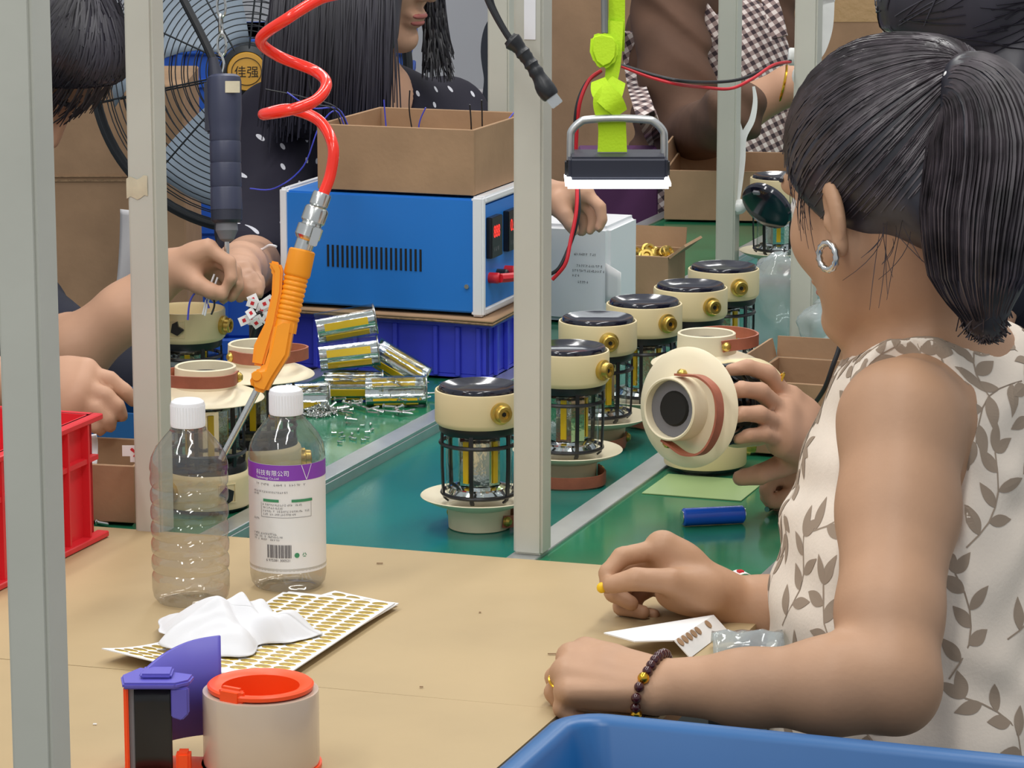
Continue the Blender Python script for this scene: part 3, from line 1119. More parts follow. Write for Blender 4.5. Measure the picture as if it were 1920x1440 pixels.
def binring(ins, z, rr=0.03, n=6):
    pts = []
    for cx, cy, a0 in ((BW - ins - rr, -ins - rr, 0), (ins + rr, -ins - rr, 90), (ins + rr, -BL + ins + rr, 180), (BW - ins - rr, -BL + ins + rr, 270)):
        for k in range(n + 1):
            a = math.radians(a0 + 90 * k / n)
            pts.append((cx + rr * math.cos(a), cy + rr * math.sin(a), z))
    return pts


def loft(rings, cap0=True, cap1=True):
    o = MB()
    n = len(rings[0])
    vs = [p for r in rings for p in r]
    fs = []
    for k in range(len(rings) - 1):
        for i in range(n):
            j = (i + 1) % n
            fs.append((k * n + i, k * n + j, (k + 1) * n + j, (k + 1) * n + i))
    if cap0:
        fs.append(tuple(range(n - 1, -1, -1)))
    if cap1:
        fs.append(tuple((len(rings) - 1) * n + i for i in range(n)))
    return o.add(vs, fs)


loft([binring(0.050, 0.0), binring(0.046, 0.002), binring(0.016, BH - 0.008), binring(0.000, BH - 0.010, 0.036), binring(-0.002, BH - 0.006, 0.038), binring(-0.001, BH - 0.002, 0.037), binring(0.004, BH, 0.034), binring(0.013, BH - 0.001, 0.028), binring(0.019, BH - 0.006, 0.024),
      binring(0.052, 0.006, 0.024)]).build('bin_body', M['bluebin'], root, smooth=1.0)
loft([binring(-0.002, BH - 0.030, 0.038), binring(0.0, BH - 0.030, 0.036), binring(0.0, BH - 0.011, 0.036), binring(-0.002, BH - 0.011, 0.038)], False, False).build('rim_skirt', M['bluebin'], root, smooth=1.0)
root = thing('low_stool', 'stool standing under the large blue bin', 'stool', (pc[0], pc[1], 0), RC)
MB().box(0.05, BW - 0.05, -BL + 0.05, -0.05, 0.49, 0.519).build('seat', M['wood'], root, smooth=None, bevel=0.003)
for x in (0.07, BW - 0.07):
    for y in (-0.07, -BL + 0.07):
        MB().box(x - 0.015, x + 0.015, y - 0.015, y + 0.015, 0, 0.49).build('leg', M['steel'], root, smooth=None)

# red crate at the left end of the table
rc = CV(2.803, -1.425, 0)
root = thing('stacking_crate', 'red plastic crate at the left end of the cardboard table', 'crate', (rc[0], rc[1], ZT + 0.0006), RC)
cw, cl, ch = 0.16, 0.26, 0.126
MB().box(-cw, 0, -cl, 0, 0, 0.004).build('crate_floor', M['red'], root, smooth=None)
for nm, bx_ in (('side_wall', (-0.004, 0, -cl, 0)), ('side_wall', (-cw, -cw + 0.004, -cl, 0)), ('end_wall', (-cw, 0, -0.004, 0)), ('end_wall', (-cw, 0, -cl, -cl + 0.004))):
    MB().box(*bx_, 0.004, ch).build(nm, M['red'], root, smooth=None)
lip = MB()
for b in ((-0.003, 0.009, -cl - 0.009, 0.009), (-cw - 0.009, -cw + 0.003, -cl - 0.009, 0.009), (-cw, 0, -0.003, 0.009), (-cw, 0, -cl - 0.009, -cl + 0.003)):
    lip.box(*b, ch - 0.006, ch)
lip.build('rim', M['red'], root, smooth=None, bevel=0.001, seg=1)
for y in (-0.022, -0.065, -0.110, -0.155, -0.2):
    MB().box(0, 0.008, y - 0.0015, y + 0.0015, 0.006, ch - 0.006).build('rib', M['red'], root, smooth=None)
MB().box(0, 0.007, -cl, 0, ch - 0.045, ch - 0.040).build('rib', M['red'], root, smooth=None)
MB().box(-0.001, 0.012, -cl - 0.004, 0.010, 0.0, 0.006).build('foot_flange', M['red'], root, smooth=None, bevel=0.001, seg=1)
# folded sticker sheets by the woman's hands
fa = P(1240, 1218, ZT)
root = thing('folded_sheet', 'white folded sheet tented on the table between the woman hands', 'sticker sheet', (fa[0], fa[1], ZT), 0)
q = [D(1140, 1186, 2.80), D(1300, 1152, 2.88), D(1338, 1153, 2.86), D(1262, 1200, 2.77)]
bz0 = ZT + 0.001
top = [np.array(p) for p in (D(1132, 1186, 2.80), D(1336, 1153, 2.86), D(1262, 1200, 2.77), D(1190, 1202, 2.765))]
g = MB()
side = [top[2], top[1], np.array([top[1][0] + 0.012, top[1][1], bz0]), np.array([top[2][0] + 0.014, top[2][1], bz0])]
for poly in (top, side):
    g = MB().prism(local(poly, (fa[0], fa[1], ZT)), (0, 0, -0.0012) if poly is top else (0.0012, 0.0, 0))
    g.build('fold', M['paper'], root, smooth=None)
e1 = (side[1] - side[0])
e2 = (side[3] - side[0])
for k in (0.06, 0.17, 0.28, 0.39, 0.50, 0.76):
    c = side[0] + e1 * k + e2 * 0.24
    n_ = nrm(np.cross(e1, e2))
    if n_[0] < 0:
        n_ = -n_
    g = MB()
    vs = [tuple(c + e1 * (0.042 * math.cos(t)) + e2 * (0.20 * math.sin(t)) + n_ * 0.0018 - np.array([fa[0], fa[1], ZT])) for t in np.linspace(0, 2 * math.pi, 16, endpoint=False)]
    g.prism(vs, tuple(-n_ * 0.0006))
    g.build('sticker', M['card'], root, smooth=None)
bx2 = P(1395, 1225, ZT)
g = MB()
g.grid(lambda a, b: (-0.028 + 0.062 * a, -0.02 + 0.04 * b, 0.004 + 0.016 * (1 - (2 * b - 1) ** 2) + 0.004 * mnoise.noise(Vector((a * 5, b * 5, 2)))), 14, 10)
o = g.build('plastic_wrap', M['bag'], None, smooth=1, loc=(bx2[0], bx2[1], ZT))
tag(o, 'crumpled clear wrap beside the folded sheet behind the forearm', 'plastic wrap')
o.modifiers.new('thick', 'SOLIDIFY').thickness = 0.0005
sc = P(1388, 1088, ZT)
root = thing('paper_scrap', 'small white scrap with a red mark beyond the raised fist', 'paper', (sc[0], sc[1], ZT + 0.0006), 0.4)
MB().grid(lambda a, b: (-0.012 + 0.024 * a, -0.008 + 0.016 * b, 0.002 + 0.006 * math.sin(a * 3)), 8, 3).build('sheet', M['paper'], root, smooth=1).modifiers.new('t', 'SOLIDIFY').thickness = 0.0005
MB().box(-0.003, 0.002, -0.004, 0.002, 0.0072, 0.0095).build('red_mark', M['wire_red'], root, smooth=None)

# battery on the right bench
p0 = P(1277, 968, ZB + 0.009)
p1 = P(1398, 962, ZB + 0.009)
a = math.atan2(p1[1] - p0[1], p1[0] - p0[0])
bt = P(1337, 984, ZB)
root = thing('battery_cell', 'blue cylindrical battery lying on the green bench', 'battery', (bt[0], bt[1], ZB + 0.0005), a)
BM = Matrix.Translation((0, 0, 0.0092)) @ Matrix.Rotation(math.pi / 2, 4, 'Y')
MB().lathe([(0, -0.0325), (0.0078, -0.0325), (0.0092, -0.031), (0.0092, 0.031), (0.0078, 0.0325), (0, 0.0325)], 32, M=BM).build('sleeve', M['battery'], root)
MB().lathe([(0, 0.0326), (0.0068, 0.0326), (0.0066, 0.0334), (0, 0.0334)], 24, M=BM).build('end_cap', M['steelbright'], root)
MB().lathe([(0, -0.0334), (0.0068, -0.0334), (0.0068, -0.0326), (0, -0.0326)], 24, M=BM).build('end_cap', M['steelbright'], root)
# pale card on the right bench and black cable end
cp = P(1320, 915, ZB)
o = MB().box(-0.055, 0.055, -0.05, 0.05, 0, 0.001).build('card_mat', mat('pale_green_card', (150, 178, 120), 0.35), None, smooth=None, loc=(cp[0], cp[1], ZB + 0.0003))
o.rotation_euler = (0, 0, RC)
tag(o, 'pale green square of film on the bench behind the blue battery', 'mat')
cb = P(1450, 950, ZB)
pts = [P(1438, 955, ZB + 0.006), P(1452, 948, ZB + 0.006), P(1470, 938, ZB + 0.007), P(1492, 938, ZB + 0.006), P(1540, 960, ZB + 0.005), P(1600, 985, ZB + 0.005)]
root = thing('charging_cable', 'black cable with a metal plug lying on the green bench beside the blouse', 'cable', (cb[0], cb[1], ZB))
MB().tube(local(spline(pts[1:], 8), (cb[0], cb[1], ZB)), 0.0022, 8).build('cord', M['wire_black'], root)
MB().tube(local(pts[1:3], (cb[0], cb[1], ZB)), 0.0045, 10).build('plug_grip', M['black'], root)
MB().tube(local(pts[:2], (cb[0], cb[1], ZB)), 0.0030, 8).build('plug_tip', M['steelbright'], root)
# ------------------------------------------------------------------ things hanging over the line
# air gun on a red coiled hose
GD = 3.08
base = D(520, 640, GD)
root = thing('air_blow_gun', 'orange air blow gun hanging nozzle down behind the bottles', 'air gun', base)


def ip(px, py, dd=0.0):
    return tuple(D(px, py, GD + dd) - base)


def axis_matrix(a, b):
    a, b = Vector(a), Vector(b)
    z = (b - a).normalized()
    x = Vector((0, 1, 0)).cross(z)
    x = x.normalized() if x.length > 1e-4 else Vector((1, 0, 0))
    y = z.cross(x)
    return Matrix(((x.x, y.x, z.x, a.x), (x.y, y.y, z.y, a.y), (x.z, y.z, z.z, a.z), (0, 0, 0, 1))), (b - a).length


A, ln = axis_matrix(ip(567, 468), ip(533, 622))
prof = [(0, 0), (0.0112, 0), (0.0128, 0.0015), (0.0130, 0.024), (0.0122, 0.026)]
z = 0.027
for k in range(9):
    prof += [(0.0108, z), (0.0118, z + 0.0014), (0.0118, z + 0.0030), (0.0108, z + 0.0044)]
    z += 0.0048
prof += [(0.0112, z + 0.002), (0.0116, ln), (0, ln)]
MB().lathe(prof, 36, M=A).build('grip', M['orange'], root)
th = 0.024
body = [(514, 606), (530, 598), (553, 600), (549, 620), (541, 667), (512, 713), (499, 738), (484, 735), (471, 729), (467, 706), (474, 694), (494, 690), (503, 660)]
MB().prism([ip(x, y, -th / 2) for x, y in body], tuple(FW * th)).build('gun_body', M['orange'], root, bevel=0.005, seg=3)
lev = [(503, 497), (505, 488), (525, 492), (530, 507), (528, 547), (517, 607), (501, 663), (494, 688), (472, 684), (476, 647), (496, 607), (509, 553), (511, 510)]
th = 0.016
MB().prism([ip(x, y, -th / 2) for x, y in lev], tuple(FW * th)).build('trigger_lever', M['orange'], root, bevel=0.0025, seg=2)
A, ln = axis_matrix(ip(481, 705, -0.014), ip(481, 705, 0.014))
MB().lathe([(0, 0), (0.0045, 0), (0.005, 0.001), (0.005, ln - 0.001), (0.0045, ln), (0, ln)], 18, M=A).build('pivot_pin', M['orange'], root)
MB().tube([ip(484, 728), ip(450, 794), ip(414, 862)], [0.0036, 0.0034, 0.0032], 14).build('nozzle_tube', M['steelbright'], root)
A, ln = axis_matrix(ip(605, 362), ip(567, 470))
k = ln / 0.057
pr = [(0, 0), (0.0085, 0), (0.0092, 0.002), (0.0092, 0.012), (0.0078, 0.013), (0.0110, 0.015), (0.0118, 0.017), (0.0118, 0.028), (0.0096, 0.030), (0.0100, 0.032), (0.0126, 0.033), (0.0126, 0.043), (0.0105, 0.046), (0.0090, 0.047), (0.0088, 0.057), (0, 0.057)]
MB().lathe([(r, z * k) for r, z in pr], 20, M=A).build('hose_coupling', M['steelbright'], root, smooth=0.4)
A2, _ = axis_matrix(ip(596, 428, -0.004), ip(588, 455, -0.004))
MB().box(-0.004, 0.004, -0.014, -0.010, 0, 0.018, M=A2).build('coupling_latch', M['steelbright'], root, bevel=0.001)

hp = [(760, -190, .05), (640, -110, .07), (600, -60, .03), (650, -20, -.01), (600, -2, -.02), (540, 34, -.03), (489, 73, 0), (520, 104, .03), (590, 133, .03), (612, 158, 0), (592, 188, -.02), (545, 206, -.03), (500, 214, -.01), (499, 213, .012), (545, 205, .03), (598, 226, .02), (624, 272, .0), (620, 325, 0), (606, 364, 0)]
hb = D(600, 364, GD)
hpts = [D(x, y, GD + d) for x, y, d in hp]
hpts = [np.array([hpts[0][0], hpts[0][1], 2.29]), np.array([hpts[0][0], hpts[0][1], 1.75])] + hpts
MB().tube(local(spline(hpts, 10), hb), 0.0056, 14).build('coiled_hose', M['hose'], None, smooth=1.2, loc=hb)
tag(bpy.data.objects['coiled_hose'], 'bright red coiled air hose hanging from above', 'hose')

# electric screwdriver
SD = 3.70
base = D(424, 420, SD)
root = thing('electric_screwdriver', 'dark grey electric screwdriver hanging above the unfinished lantern', 'screwdriver', base)


def ip2(px, py, dd=0.0):
    return tuple(D(px, py, SD + dd) - base)


A, ln = axis_matrix(ip2(420, 140), ip2(425, 416))
k = ln / 0.17
pr = [(0, 0), (0.015, 0.0), (0.0190, 0.003), (0.0200, 0.008), (0.0200, 0.045), (0.0190, 0.055), (0.0180, 0.065), (0.0182, 0.075), (0.0176, 0.077), (0.0182, 0.079), (0.0182, 0.100), (0.0176, 0.102), (0.0182, 0.104), (0.0182, 0.128), (0.0176, 0.130), (0.0182, 0.132), (0.0185, 0.156)]
MB().lathe([(r, z * k) for r, z in pr] + [(0, 0.156 * k)], 28, M=A).build('driver_body', M['tool'], root, smooth=0.5)
MB().lathe([(r, z * k) for r, z in ((0, 0.156), (0.0182, 0.156), (0.0180, 0.168), (0.0150, 0.171), (0, 0.171))], 28, M=A).build('collar', M['tool2'], root, smooth=0.5)
MB().lathe([(r, z * k) for r, z in ((0, 0.170), (0.0125, 0.170), (0.0130, 0.180), (0.0110, 0.184), (0.0085, 0.190), (0.0040, 0.193), (0, 0.193))], 24, M=A).build('chuck', M['grey'], root, smooth=0.5)
MB().tube([ip2(425, 446), ip2(425, 538)], 0.0030, 8).build('driver_bit', M['steelbright'], root)
A3, _ = axis_matrix(ip2(394, 150), ip2(396, 250))
MB().box(-0.006, 0.007, -0.006, 0.006, 0.0, 0.062, M=A3).build('push_lever', M['tool2'], root, bevel=0.003)
MB().box(-0.0085, 0.0085, -0.0008, 0.0008, 0, 0.0135, M=axis_matrix(ip2(436, 152, -0.0196), ip2(436, 175, -0.0196))[0]).build('sticker', M['glue'], root, bevel=0.0003)
cbl = [(320, -60), (342, -5), (375, 60), (398, 110), (406, 142)]
cpts = [np.array(ip2(x, y)) for x, y in [tuple(p[:2]) for p in spline([(x, y, 0) for x, y in cbl], 6)]]
cpts = [cpts[0] + np.array([-0.02, 0, 2.29 - base[2] - cpts[0][2]]), cpts[0] + np.array([-0.02, 0, 0.3])] + cpts
MB().tube([tuple(p) for p in cpts], 0.0048, 10).build('power_cord', M['wire_black'], root)
MB().tube([ip2(399, 108), ip2(406, 150)], [0.0055, 0.0095], 12).build('strain_relief', M['tool2'], root)
# chain of links and a hook it hangs from
base = D(414, 60, 3.78)
root = thing('hanging_chain', 'small steel chain hanging above the electric screwdriver', 'chain', base)
for i, y in enumerate((-60, -24, 12, 48, 84)):
    c = np.array(D(414 + 2 * i % 3, y, 3.78)) - base
    pts = []
    for t in np.linspace(0, 2 * math.pi, 14, endpoint=False):
        a_, b_ = 0.0050 * math.cos(t), 0.0135 * math.sin(t)
        off = np.array([a_, 0, b_]) if i % 2 == 0 else np.array([0.25 * a_, a_, b_])
        pts.append(tuple(c + off))
    MB().tube(pts, 0.0016, 6, closed=True).build('chain_link', M['steelbright'], root)
MB().tube([tuple(np.array(D(414, -80, 3.78)) - base), tuple(np.array([D(414, -80, 3.78)[0], D(414, -80, 3.78)[1], 2.29]) - base)], 0.0016, 6).build('hanger_wire', M['steelbright'], root)
MB().tube(spline([tuple(np.array(D(x, y, 3.78)) - base) for x, y in ((414, 100), (420, 120), (416, 140), (410, 152))], 5), 0.0016, 6).build('chain_hook', M['steelbright'], root)

# black cable with a taped splice and plug in front of the middle post
CD = 3.02
base = D(1000, 130, CD)
root = thing('taped_cable', 'black cable with taped splice and bare plug in front of the middle post', 'cable', base)


def ip3(px, py, dd=0.0):
    return tuple(D(px, py, CD + dd) - base)


MB().tube(spline([tuple(np.array(ip3(885, -60)) + np.array([0, 0, 2.29 - D(885, -60, CD)[2]])), tuple(np.array(ip3(885, -60)) + np.array([0, 0, 0.2])), ip3(895, -60), ip3(912, -6), ip3(928, 28), ip3(948, 62), ip3(962, 82)], 6), 0.0030, 10).build('cord', M['wire_black'], root)
MB().tube(spline([tuple(np.array(ip3(895, -60, .006)) + np.array([0, 0, 2.29 - D(895, -60, CD)[2]])), tuple(np.array(ip3(895, -60, .006)) + np.array([0, 0, 0.2])), ip3(905, -60, .004), ip3(918, -20, .004), ip3(925, 12, .004), ip3(950, 60, .004), ip3(970, 84, .004)], 6), 0.0022, 8).build('cord', M['wire_black'], root)
MB().tube(spline([ip3(955, 72), ip3(968, 84), ip3(978, 96), ip3(990, 112), ip3(1002, 130), ip3(1014, 150), ip3(1022, 165), ip3(1034, 182)], 4), [0.0068, 0.0072, 0.0090, 0.0085, 0.0078, 0.0070, 0.0068, 0.0062, 0.0066, 0.0074, 0.0064, 0.0068, 0.0060, 0.0062, 0.0072, 0.0060, 0.0064, 0.0074, 0.0066, 0.0068, 0.0074, 0.0080, 0.0086, 0.0088, 0.0092, 0.0092, 0.0090, 0.0085, 0.0075], 12).build('tape_wrap', M['wire_black'], root)
A, ln = axis_matrix(ip3(1030, 176), ip3(1046, 197))
MB().box(-0.006, 0.006, -0.0022, 0.0022, 0, ln, M=A).build('plug_tip', M['steelbright'], root, bevel=0.0006)

# LED work light on a lime strap
WD = 3.9
base = D(1157, 330, WD)
root = thing('work_light', 'flat lit work lamp with a grey handle hanging on a lime strap', 'lamp', base, 0.0)
W = WD / F_PX
bw = 92 * W
MB().box(-bw, bw, -0.042, 0.042, 0.000, 0.028).build('lamp_housing', M['tool2'], root, bevel=0.004, seg=3)
MB().box(-bw - 0.004, bw + 0.004, -0.046, 0.046, -0.010, -0.0002).build('light_panel', M['glow'], root, bevel=0.003, seg=2)
for s in (-1, 1):
    MB().box(s * bw - 0.004, s * bw + 0.004, -0.010, 0.010, -0.0, 0.020).build('handle_bracket', M['black'], root, bevel=0.002)
hx = 0.057
pts = spline([(-hx, 0, 0.008), (-hx, 0, 0.045), (-hx + 0.002, 0, 0.056), (-hx + 0.012, 0, 0.066), (-hx + 0.022, 0, 0.069), (0, 0, 0.0705), (hx - 0.022, 0, 0.069), (hx - 0.012, 0, 0.066), (hx - 0.002, 0, 0.056), (hx, 0, 0.045), (hx, 0, 0.008)], 4)
MB().tube(pts, 0.0048, 12).build('handle', M['alu'], root)
base2 = D(1145, 285, WD)
root = thing('lime_strap', 'lime green strap knotted above the lit work lamp', 'strap', base2)


def ip4(px, py, dd=0.0):
    return tuple(D(px, py, WD + dd) - base2)


def band(pts, w, name, t=0.0016, wd=None):
    sp_ = spline(pts, 6)
    n_ = len(sp_)
    ws = [w[min(int(i / (n_ - 1) * (len(w) - 1)), len(w) - 2)] + (w[min(int(i / (n_ - 1) * (len(w) - 1)) + 1, len(w) - 1)] - w[min(int(i / (n_ - 1) * (len(w) - 1)), len(w) - 2)]) * ((i / (n_ - 1) * (len(w) - 1)) % 1 if i < n_ - 1 else 1) for i in range(n_)]
    return MB().ribbon(sp_, wd or (1, 0, 0), ws, t).build(name, M['lime'], root, smooth=1)


band([tuple(np.array(ip4(1157, -40)) + np.array([0, 0, 2.29 - D(1157, -40, WD)[2]])), ip4(1157, -40), ip4(1154, 40), ip4(1150, 120), ip4(1142, 170)], [0.020, 0.020, 0.020, 0.018, 0.014], 'strap_band')
band([ip4(1148, 285, -.004), ip4(1148, 250, -.006), ip4(1147, 222, -.010)], [0.036, 0.034, 0.034], 'strap_band')
band([ip4(1140, 215, -.012), ip4(1138, 190, -.016), ip4(1150, 168, -.012), ip4(1160, 150, -.006)], [0.030, 0.034, 0.026, 0.018], 'strap_band', wd=(0.9, 0, -0.35))
band([ip4(1165, 212, -.014), ip4(1150, 192, -.020), ip4(1128, 170, -.015), ip4(1122, 150, -.006)], [0.016, 0.026, 0.026, 0.018], 'strap_band', wd=(0.8, 0, 0.5))
buckle = [(1108, 66), (1128, 60), (1152, 66), (1160, 80), (1158, 108), (1148, 122), (1130, 130), (1114, 118), (1106, 96)]
MB().prism([ip4(x, y, -0.014) for x, y in buckle], tuple(FW * 0.012)).build('strap_loop', M['lime'], root, bevel=0.004, seg=3)
MB().tube([tuple(np.array(ip4(1133, -40, -.002)) + np.array([0, 0, 2.29 - D(1133, -40, WD)[2]])), ip4(1133, -40, -.002), ip4(1134, 62, -.004)], 0.0042, 8).build('support_rod', M['steel'], root)
# red and black wires to the lamp
base3 = D(1110, 300, WD)
root = thing('lamp_wires', 'red and black wire pair running from the lit lamp to the right post', 'wire', base3)


def ip5(px, py, d=WD):
    return tuple(np.array(D(px, py, d)) - base3)


MB().tube(spline([ip5(1482, 116, 4.10), ip5(1450, 122, 4.05), ip5(1410, 148, 4.0), ip5(1370, 166, 3.98), ip5(1320, 164, 3.95), ip5(1270, 158), ip5(1220, 145), ip5(1165, 124)], 8), 0.0021, 8).build('red_wire', M['wire_red'], root)
MB().tube(spline([ip5(1482, 114, 4.10), ip5(1440, 128, 4.05), ip5(1390, 148, 4.0), ip5(1340, 154, 3.97), ip5(1280, 152), ip5(1230, 142), ip5(1165, 122)], 8), 0.0021, 8).build('black_wire', M['wire_black'], root)
MB().tube(spline([ip5(1128, 132, 3.93), ip5(1105, 150, 3.93), ip5(1088, 190, 3.93), ip5(1082, 240, 3.94), ip5(1080, 300, 3.95), ip5(1082, 352, 3.95), ip5(1080, 400, 3.95), ip5(1070, 450, 3.95), ip5(1060, 495, 3.95), ip5(1036, 524, 3.96)], 8), 0.0024, 8).build('red_wire', M['wire_red'], root)
MB().tube(spline([ip5(1126, 134, 3.935), ip5(1098, 158, 3.935), ip5(1080, 210, 3.935), ip5(1079, 300, 3.955), ip5(1084, 352, 3.955), ip5(1085, 400, 3.955), ip5(1072, 450, 3.955), ip5(1050, 500, 3.955), ip5(1030, 515, 3.96)], 8), 0.0024, 8).build('black_wire', M['wire_black'], root)
# tape holding the wires to the right post, and the white conduit
base4 = D(1505, 110, 4.15)
root = thing('cable_tie', 'white tape band and conduit fixed to the right grey post', 'cable tie', base4)
o = MB()
A, ln = axis_matrix(tuple(np.array(D(1478, 106, 4.13)) - base4), tuple(np.array(D(1532, 108, 4.13)) - base4))
MB().lathe([(0, 0), (0.010, 0), (0.0115, 0.002), (0.0115, ln - 0.002), (0.010, ln), (0, ln)], 20, M=A).build('tape_band', M['tapewhite'], root)
MB().ribbon(spline([tuple(np.array(D(x, y, 4.12)) - base4) for x, y in ((1553, -700), (1553, -60), (1552, 0), (1549, 50), (1538, 88), (1526, 106))], 6), (1, 0, 0), 0.017, 0.006).build('conduit', M['tapewhite'], root, smooth=1)
MB().ball(tuple(np.array(D(1508, 142, 4.125)) - base4), (0.016, 0.006, 0.017), 16, 10).build('tape_patch', M['tapewhite'], root)
# white strip hanging on the slim post
base5 = D(1385, 390, 4.86)
root = thing('white_strip', 'torn white strip tied to the slim grey post', 'strip', base5)


def ip6(px, py, d=4.868):
    return tuple(np.array(D(px, py, d)) - base5)


MB().ribbon(spline([ip6(1413, 162), ip6(1416, 190), ip6(1410, 225), ip6(1394, 258), ip6(1392, 300), ip6(1388, 345), ip6(1385, 375)], 5), (1, 0, 0.3), [0.004 + 0.006 * math.sin(i / 30 * math.pi) for i in range(31)], 0.0012).build('strip', M['tapewhite'], root, smooth=1)
MB().ribbon(spline([ip6(1384, 230), ip6(1390, 250), ip6(1394, 262)], 5), (1, 0, 0), 0.007, 0.0012).build('strip', M['tapewhite'], root, smooth=1)
g = MB().ball(ip6(1385, 388), (0.013, 0.010, 0.012), 14, 10)
g.v = [(x + 0.003 * mnoise.noise(Vector((x * 150, y * 150, z * 150))), y, z + 0.004 * mnoise.noise(Vector((z * 150, x * 150, y * 150)))) for x, y, z in g.v]
g.build('knot', M['tapewhite'], root, smooth=1)
# red arrow sticker on that post
MB().ball((-0.003, -0.0160, 1.39), (0.005, 0.0006, 0.007), 14, 8).build('round_sticker', M['white'], far_post)
MB().box(-0.0045, 0.0005, -0.0172, -0.0164, 1.389, 1.3925).build('arrow_mark', M['wire_red'], far_post, smooth=None)
g = MB().ball((0, 0, 0), (0.006, 0.003, 0.012), 12, 8)
g.build('tape_scrap', M['tapewhite'], far_post, loc=(-0.017, -0.006, 1.455))
# black round dish tied beside it
cdp = D(1433, 392, 4.80)
zz = Vector((-0.55, -0.62, -0.56)).normalized()
xx = Vector((0, 0, 1)).cross(zz).normalized()
yy = zz.cross(xx)
root = thing('black_dish', 'tilted black round dish hanging by the slim grey post', 'dish', cdp)
R4b = Matrix(((xx.x, yy.x, zz.x, 0), (xx.y, yy.y, zz.y, 0), (xx.z, yy.z, zz.z, 0), (0, 0, 0, 1)))
MB().lathe([(0, 0.006), (0.022, 0.005), (0.036, 0.0), (0.0405, -0.003), (0.042, -0.008), (0.040, -0.014), (0.030, -0.018), (0, -0.019)], 40, M=R4b).build('dish', M['lid'], root)
MB().box(-0.006, 0.006, 0.030, 0.036, -0.002, 0.004, M=R4b).build('clip', M['grey'], root, bevel=0.001)
MB().tube(local(spline([D(1388, 388, 4.868), D(1396, 372, 4.86), D(1405, 366, 4.83), D(1418, 372, 4.81)], 5), cdp), 0.0016, 6).build('tie_cord', M['tapewhite'], root)

# overhead frame on the posts that everything hangs from
root = thing('overhead_frame', 'grey overhead steel frame joining the tops of the posts', 'frame', CV(2.8, -1.16, 2.30), RC)
for v in (-1.33, -1.0):
    MB().box(v + 1.16 - 0.015, v + 1.16 + 0.015, -1.1, 3.4, 0.0005, 0.0305).build('rail', M['post'], root, smooth=None, bevel=0.002)
for u in (1.78, 2.76, 2.80, 3.37, 3.45, 3.70, 4.68, 6.0):
    MB().box(-0.50, 0.30, u - 2.8 - 0.012, u - 2.8 + 0.012, -0.0245, 0.0).build('cross_bar', M['post'], root, smooth=None, bevel=0.002)
# ------------------------------------------------------------------ cartons and boxes
def open_carton(name, label, corner, rz, w, l, h, flaps=(), t=0.004, inner='card_in', cat='box', bottom=True):
    """corner = near left bottom; local x right, y away"""
    root = thing(name, label, cat, corner, rz)
    for bx_ in ((0, w, 0, t), (0, w, l - t, l), (0, t, t, l - t), (w - t, w, t, l - t)):
        MB().box(*bx_, 0, h).build('panel', M['card'], root, smooth=None, bevel=0.0008, seg=1)
    if bottom:
        MB().box(t, w - t, t, l - t, 0, t).build('bottom', M['card_in'], root, smooth=None)
    for side, ln_, ang in flaps:
        m = MB()
        if side == 'n':       # near
            m.box(0, w, -t, 0, 0, ln_, M=Matrix.Translation((0, 0, h)) @ Matrix.Rotation(ang, 4, 'X'))
        elif side == 'f':
            m.box(0, w, 0, t, 0, ln_, M=Matrix.Translation((0, l, h)) @ Matrix.Rotation(-ang, 4, 'X'))
        elif side == 'l':
            m.box(-t, 0, 0, l, 0, ln_, M=Matrix.Translation((0, 0, h)) @ Matrix.Rotation(-ang, 4, 'Y'))
        else:
            m.box(0, t, 0, l, 0, ln_, M=Matrix.Translation((w, 0, h)) @ Matrix.Rotation(ang, 4, 'Y'))
        m.build('flap', M['card'], root, smooth=None)
    return root


def closed_carton(label, corner, rz, w, l, h, tape=True, z=0.0, seam=None, name='carton'):
    root = thing(name, label, 'box', corner, rz)
    MB().box(0, w, 0, l, 0, h).build('carton_body', M['card'], root, smooth=None, bevel=0.003, seg=1)
    if seam is not None:
        MB().box(-0.001, w + 0.001, -0.0022, 0.001, seam, seam + 0.004).build('fold_seam', M['card_edge'], root, smooth=None)
        MB().box(-0.001, w + 0.001, -0.0030, 0.001, seam + 0.008, seam + 0.0095).build('fold_seam', M['card_edge'], root, smooth=None)
    if tape:
        MB().box(0.0, w, -0.0012, -0.0002, h * 0.55, h * 0.55 + 0.05).build('tape_strip', TAPECLEAR, root, smooth=None)
    return root


TAPECLEAR = mat('shiny_tape', (196, 160, 112), 0.12, spec=0.6, bump=0.5, bscale=60)

# violet-blue crate, cardboard pad, blue power supply, open carton on top
cc = CV(3.736, -1.340, ZB + 0.0035)
root = thing('low_crate', 'violet blue plastic crate under the blue power supply', 'crate', CV(3.742, -1.342, ZB + 0.0035), RC)
W_, L_, H_ = 0.300, 0.225, 0.072
MB().box(-W_, 0, 0, L_, 0, 0.004).build('crate_floor', M['crate'], root, smooth=None)
for b in ((-W_, 0, 0, 0.004), (-W_, 0, L_ - 0.004, L_), (-W_, -W_ + 0.004, 0, L_), (-0.004, 0, 0, L_)):
    MB().box(*b, 0.004, H_).build('crate_wall', M['crate'], root, smooth=None, bevel=0.001, seg=1)
r = MB()
for b in ((-W_ - 0.006, 0.006, -0.006, 0.002), (-W_ - 0.006, 0.006, L_ - 0.002, L_ + 0.006), (-W_ - 0.006, -W_ + 0.002, 0, L_), (-0.002, 0.006, 0, L_)):
    r.box(*b, H_ - 0.006, H_)
r.build('rim', M['crate'], root, smooth=None, bevel=0.001, seg=1)
for x in (-0.29, -0.235, -0.18, -0.125, -0.07, -0.040, -0.012):
    MB().box(x - 0.003, x + 0.003, -0.006, 0, 0.002, H_ - 0.006).build('rib', M['crate'], root, smooth=None, bevel=0.001, seg=1)
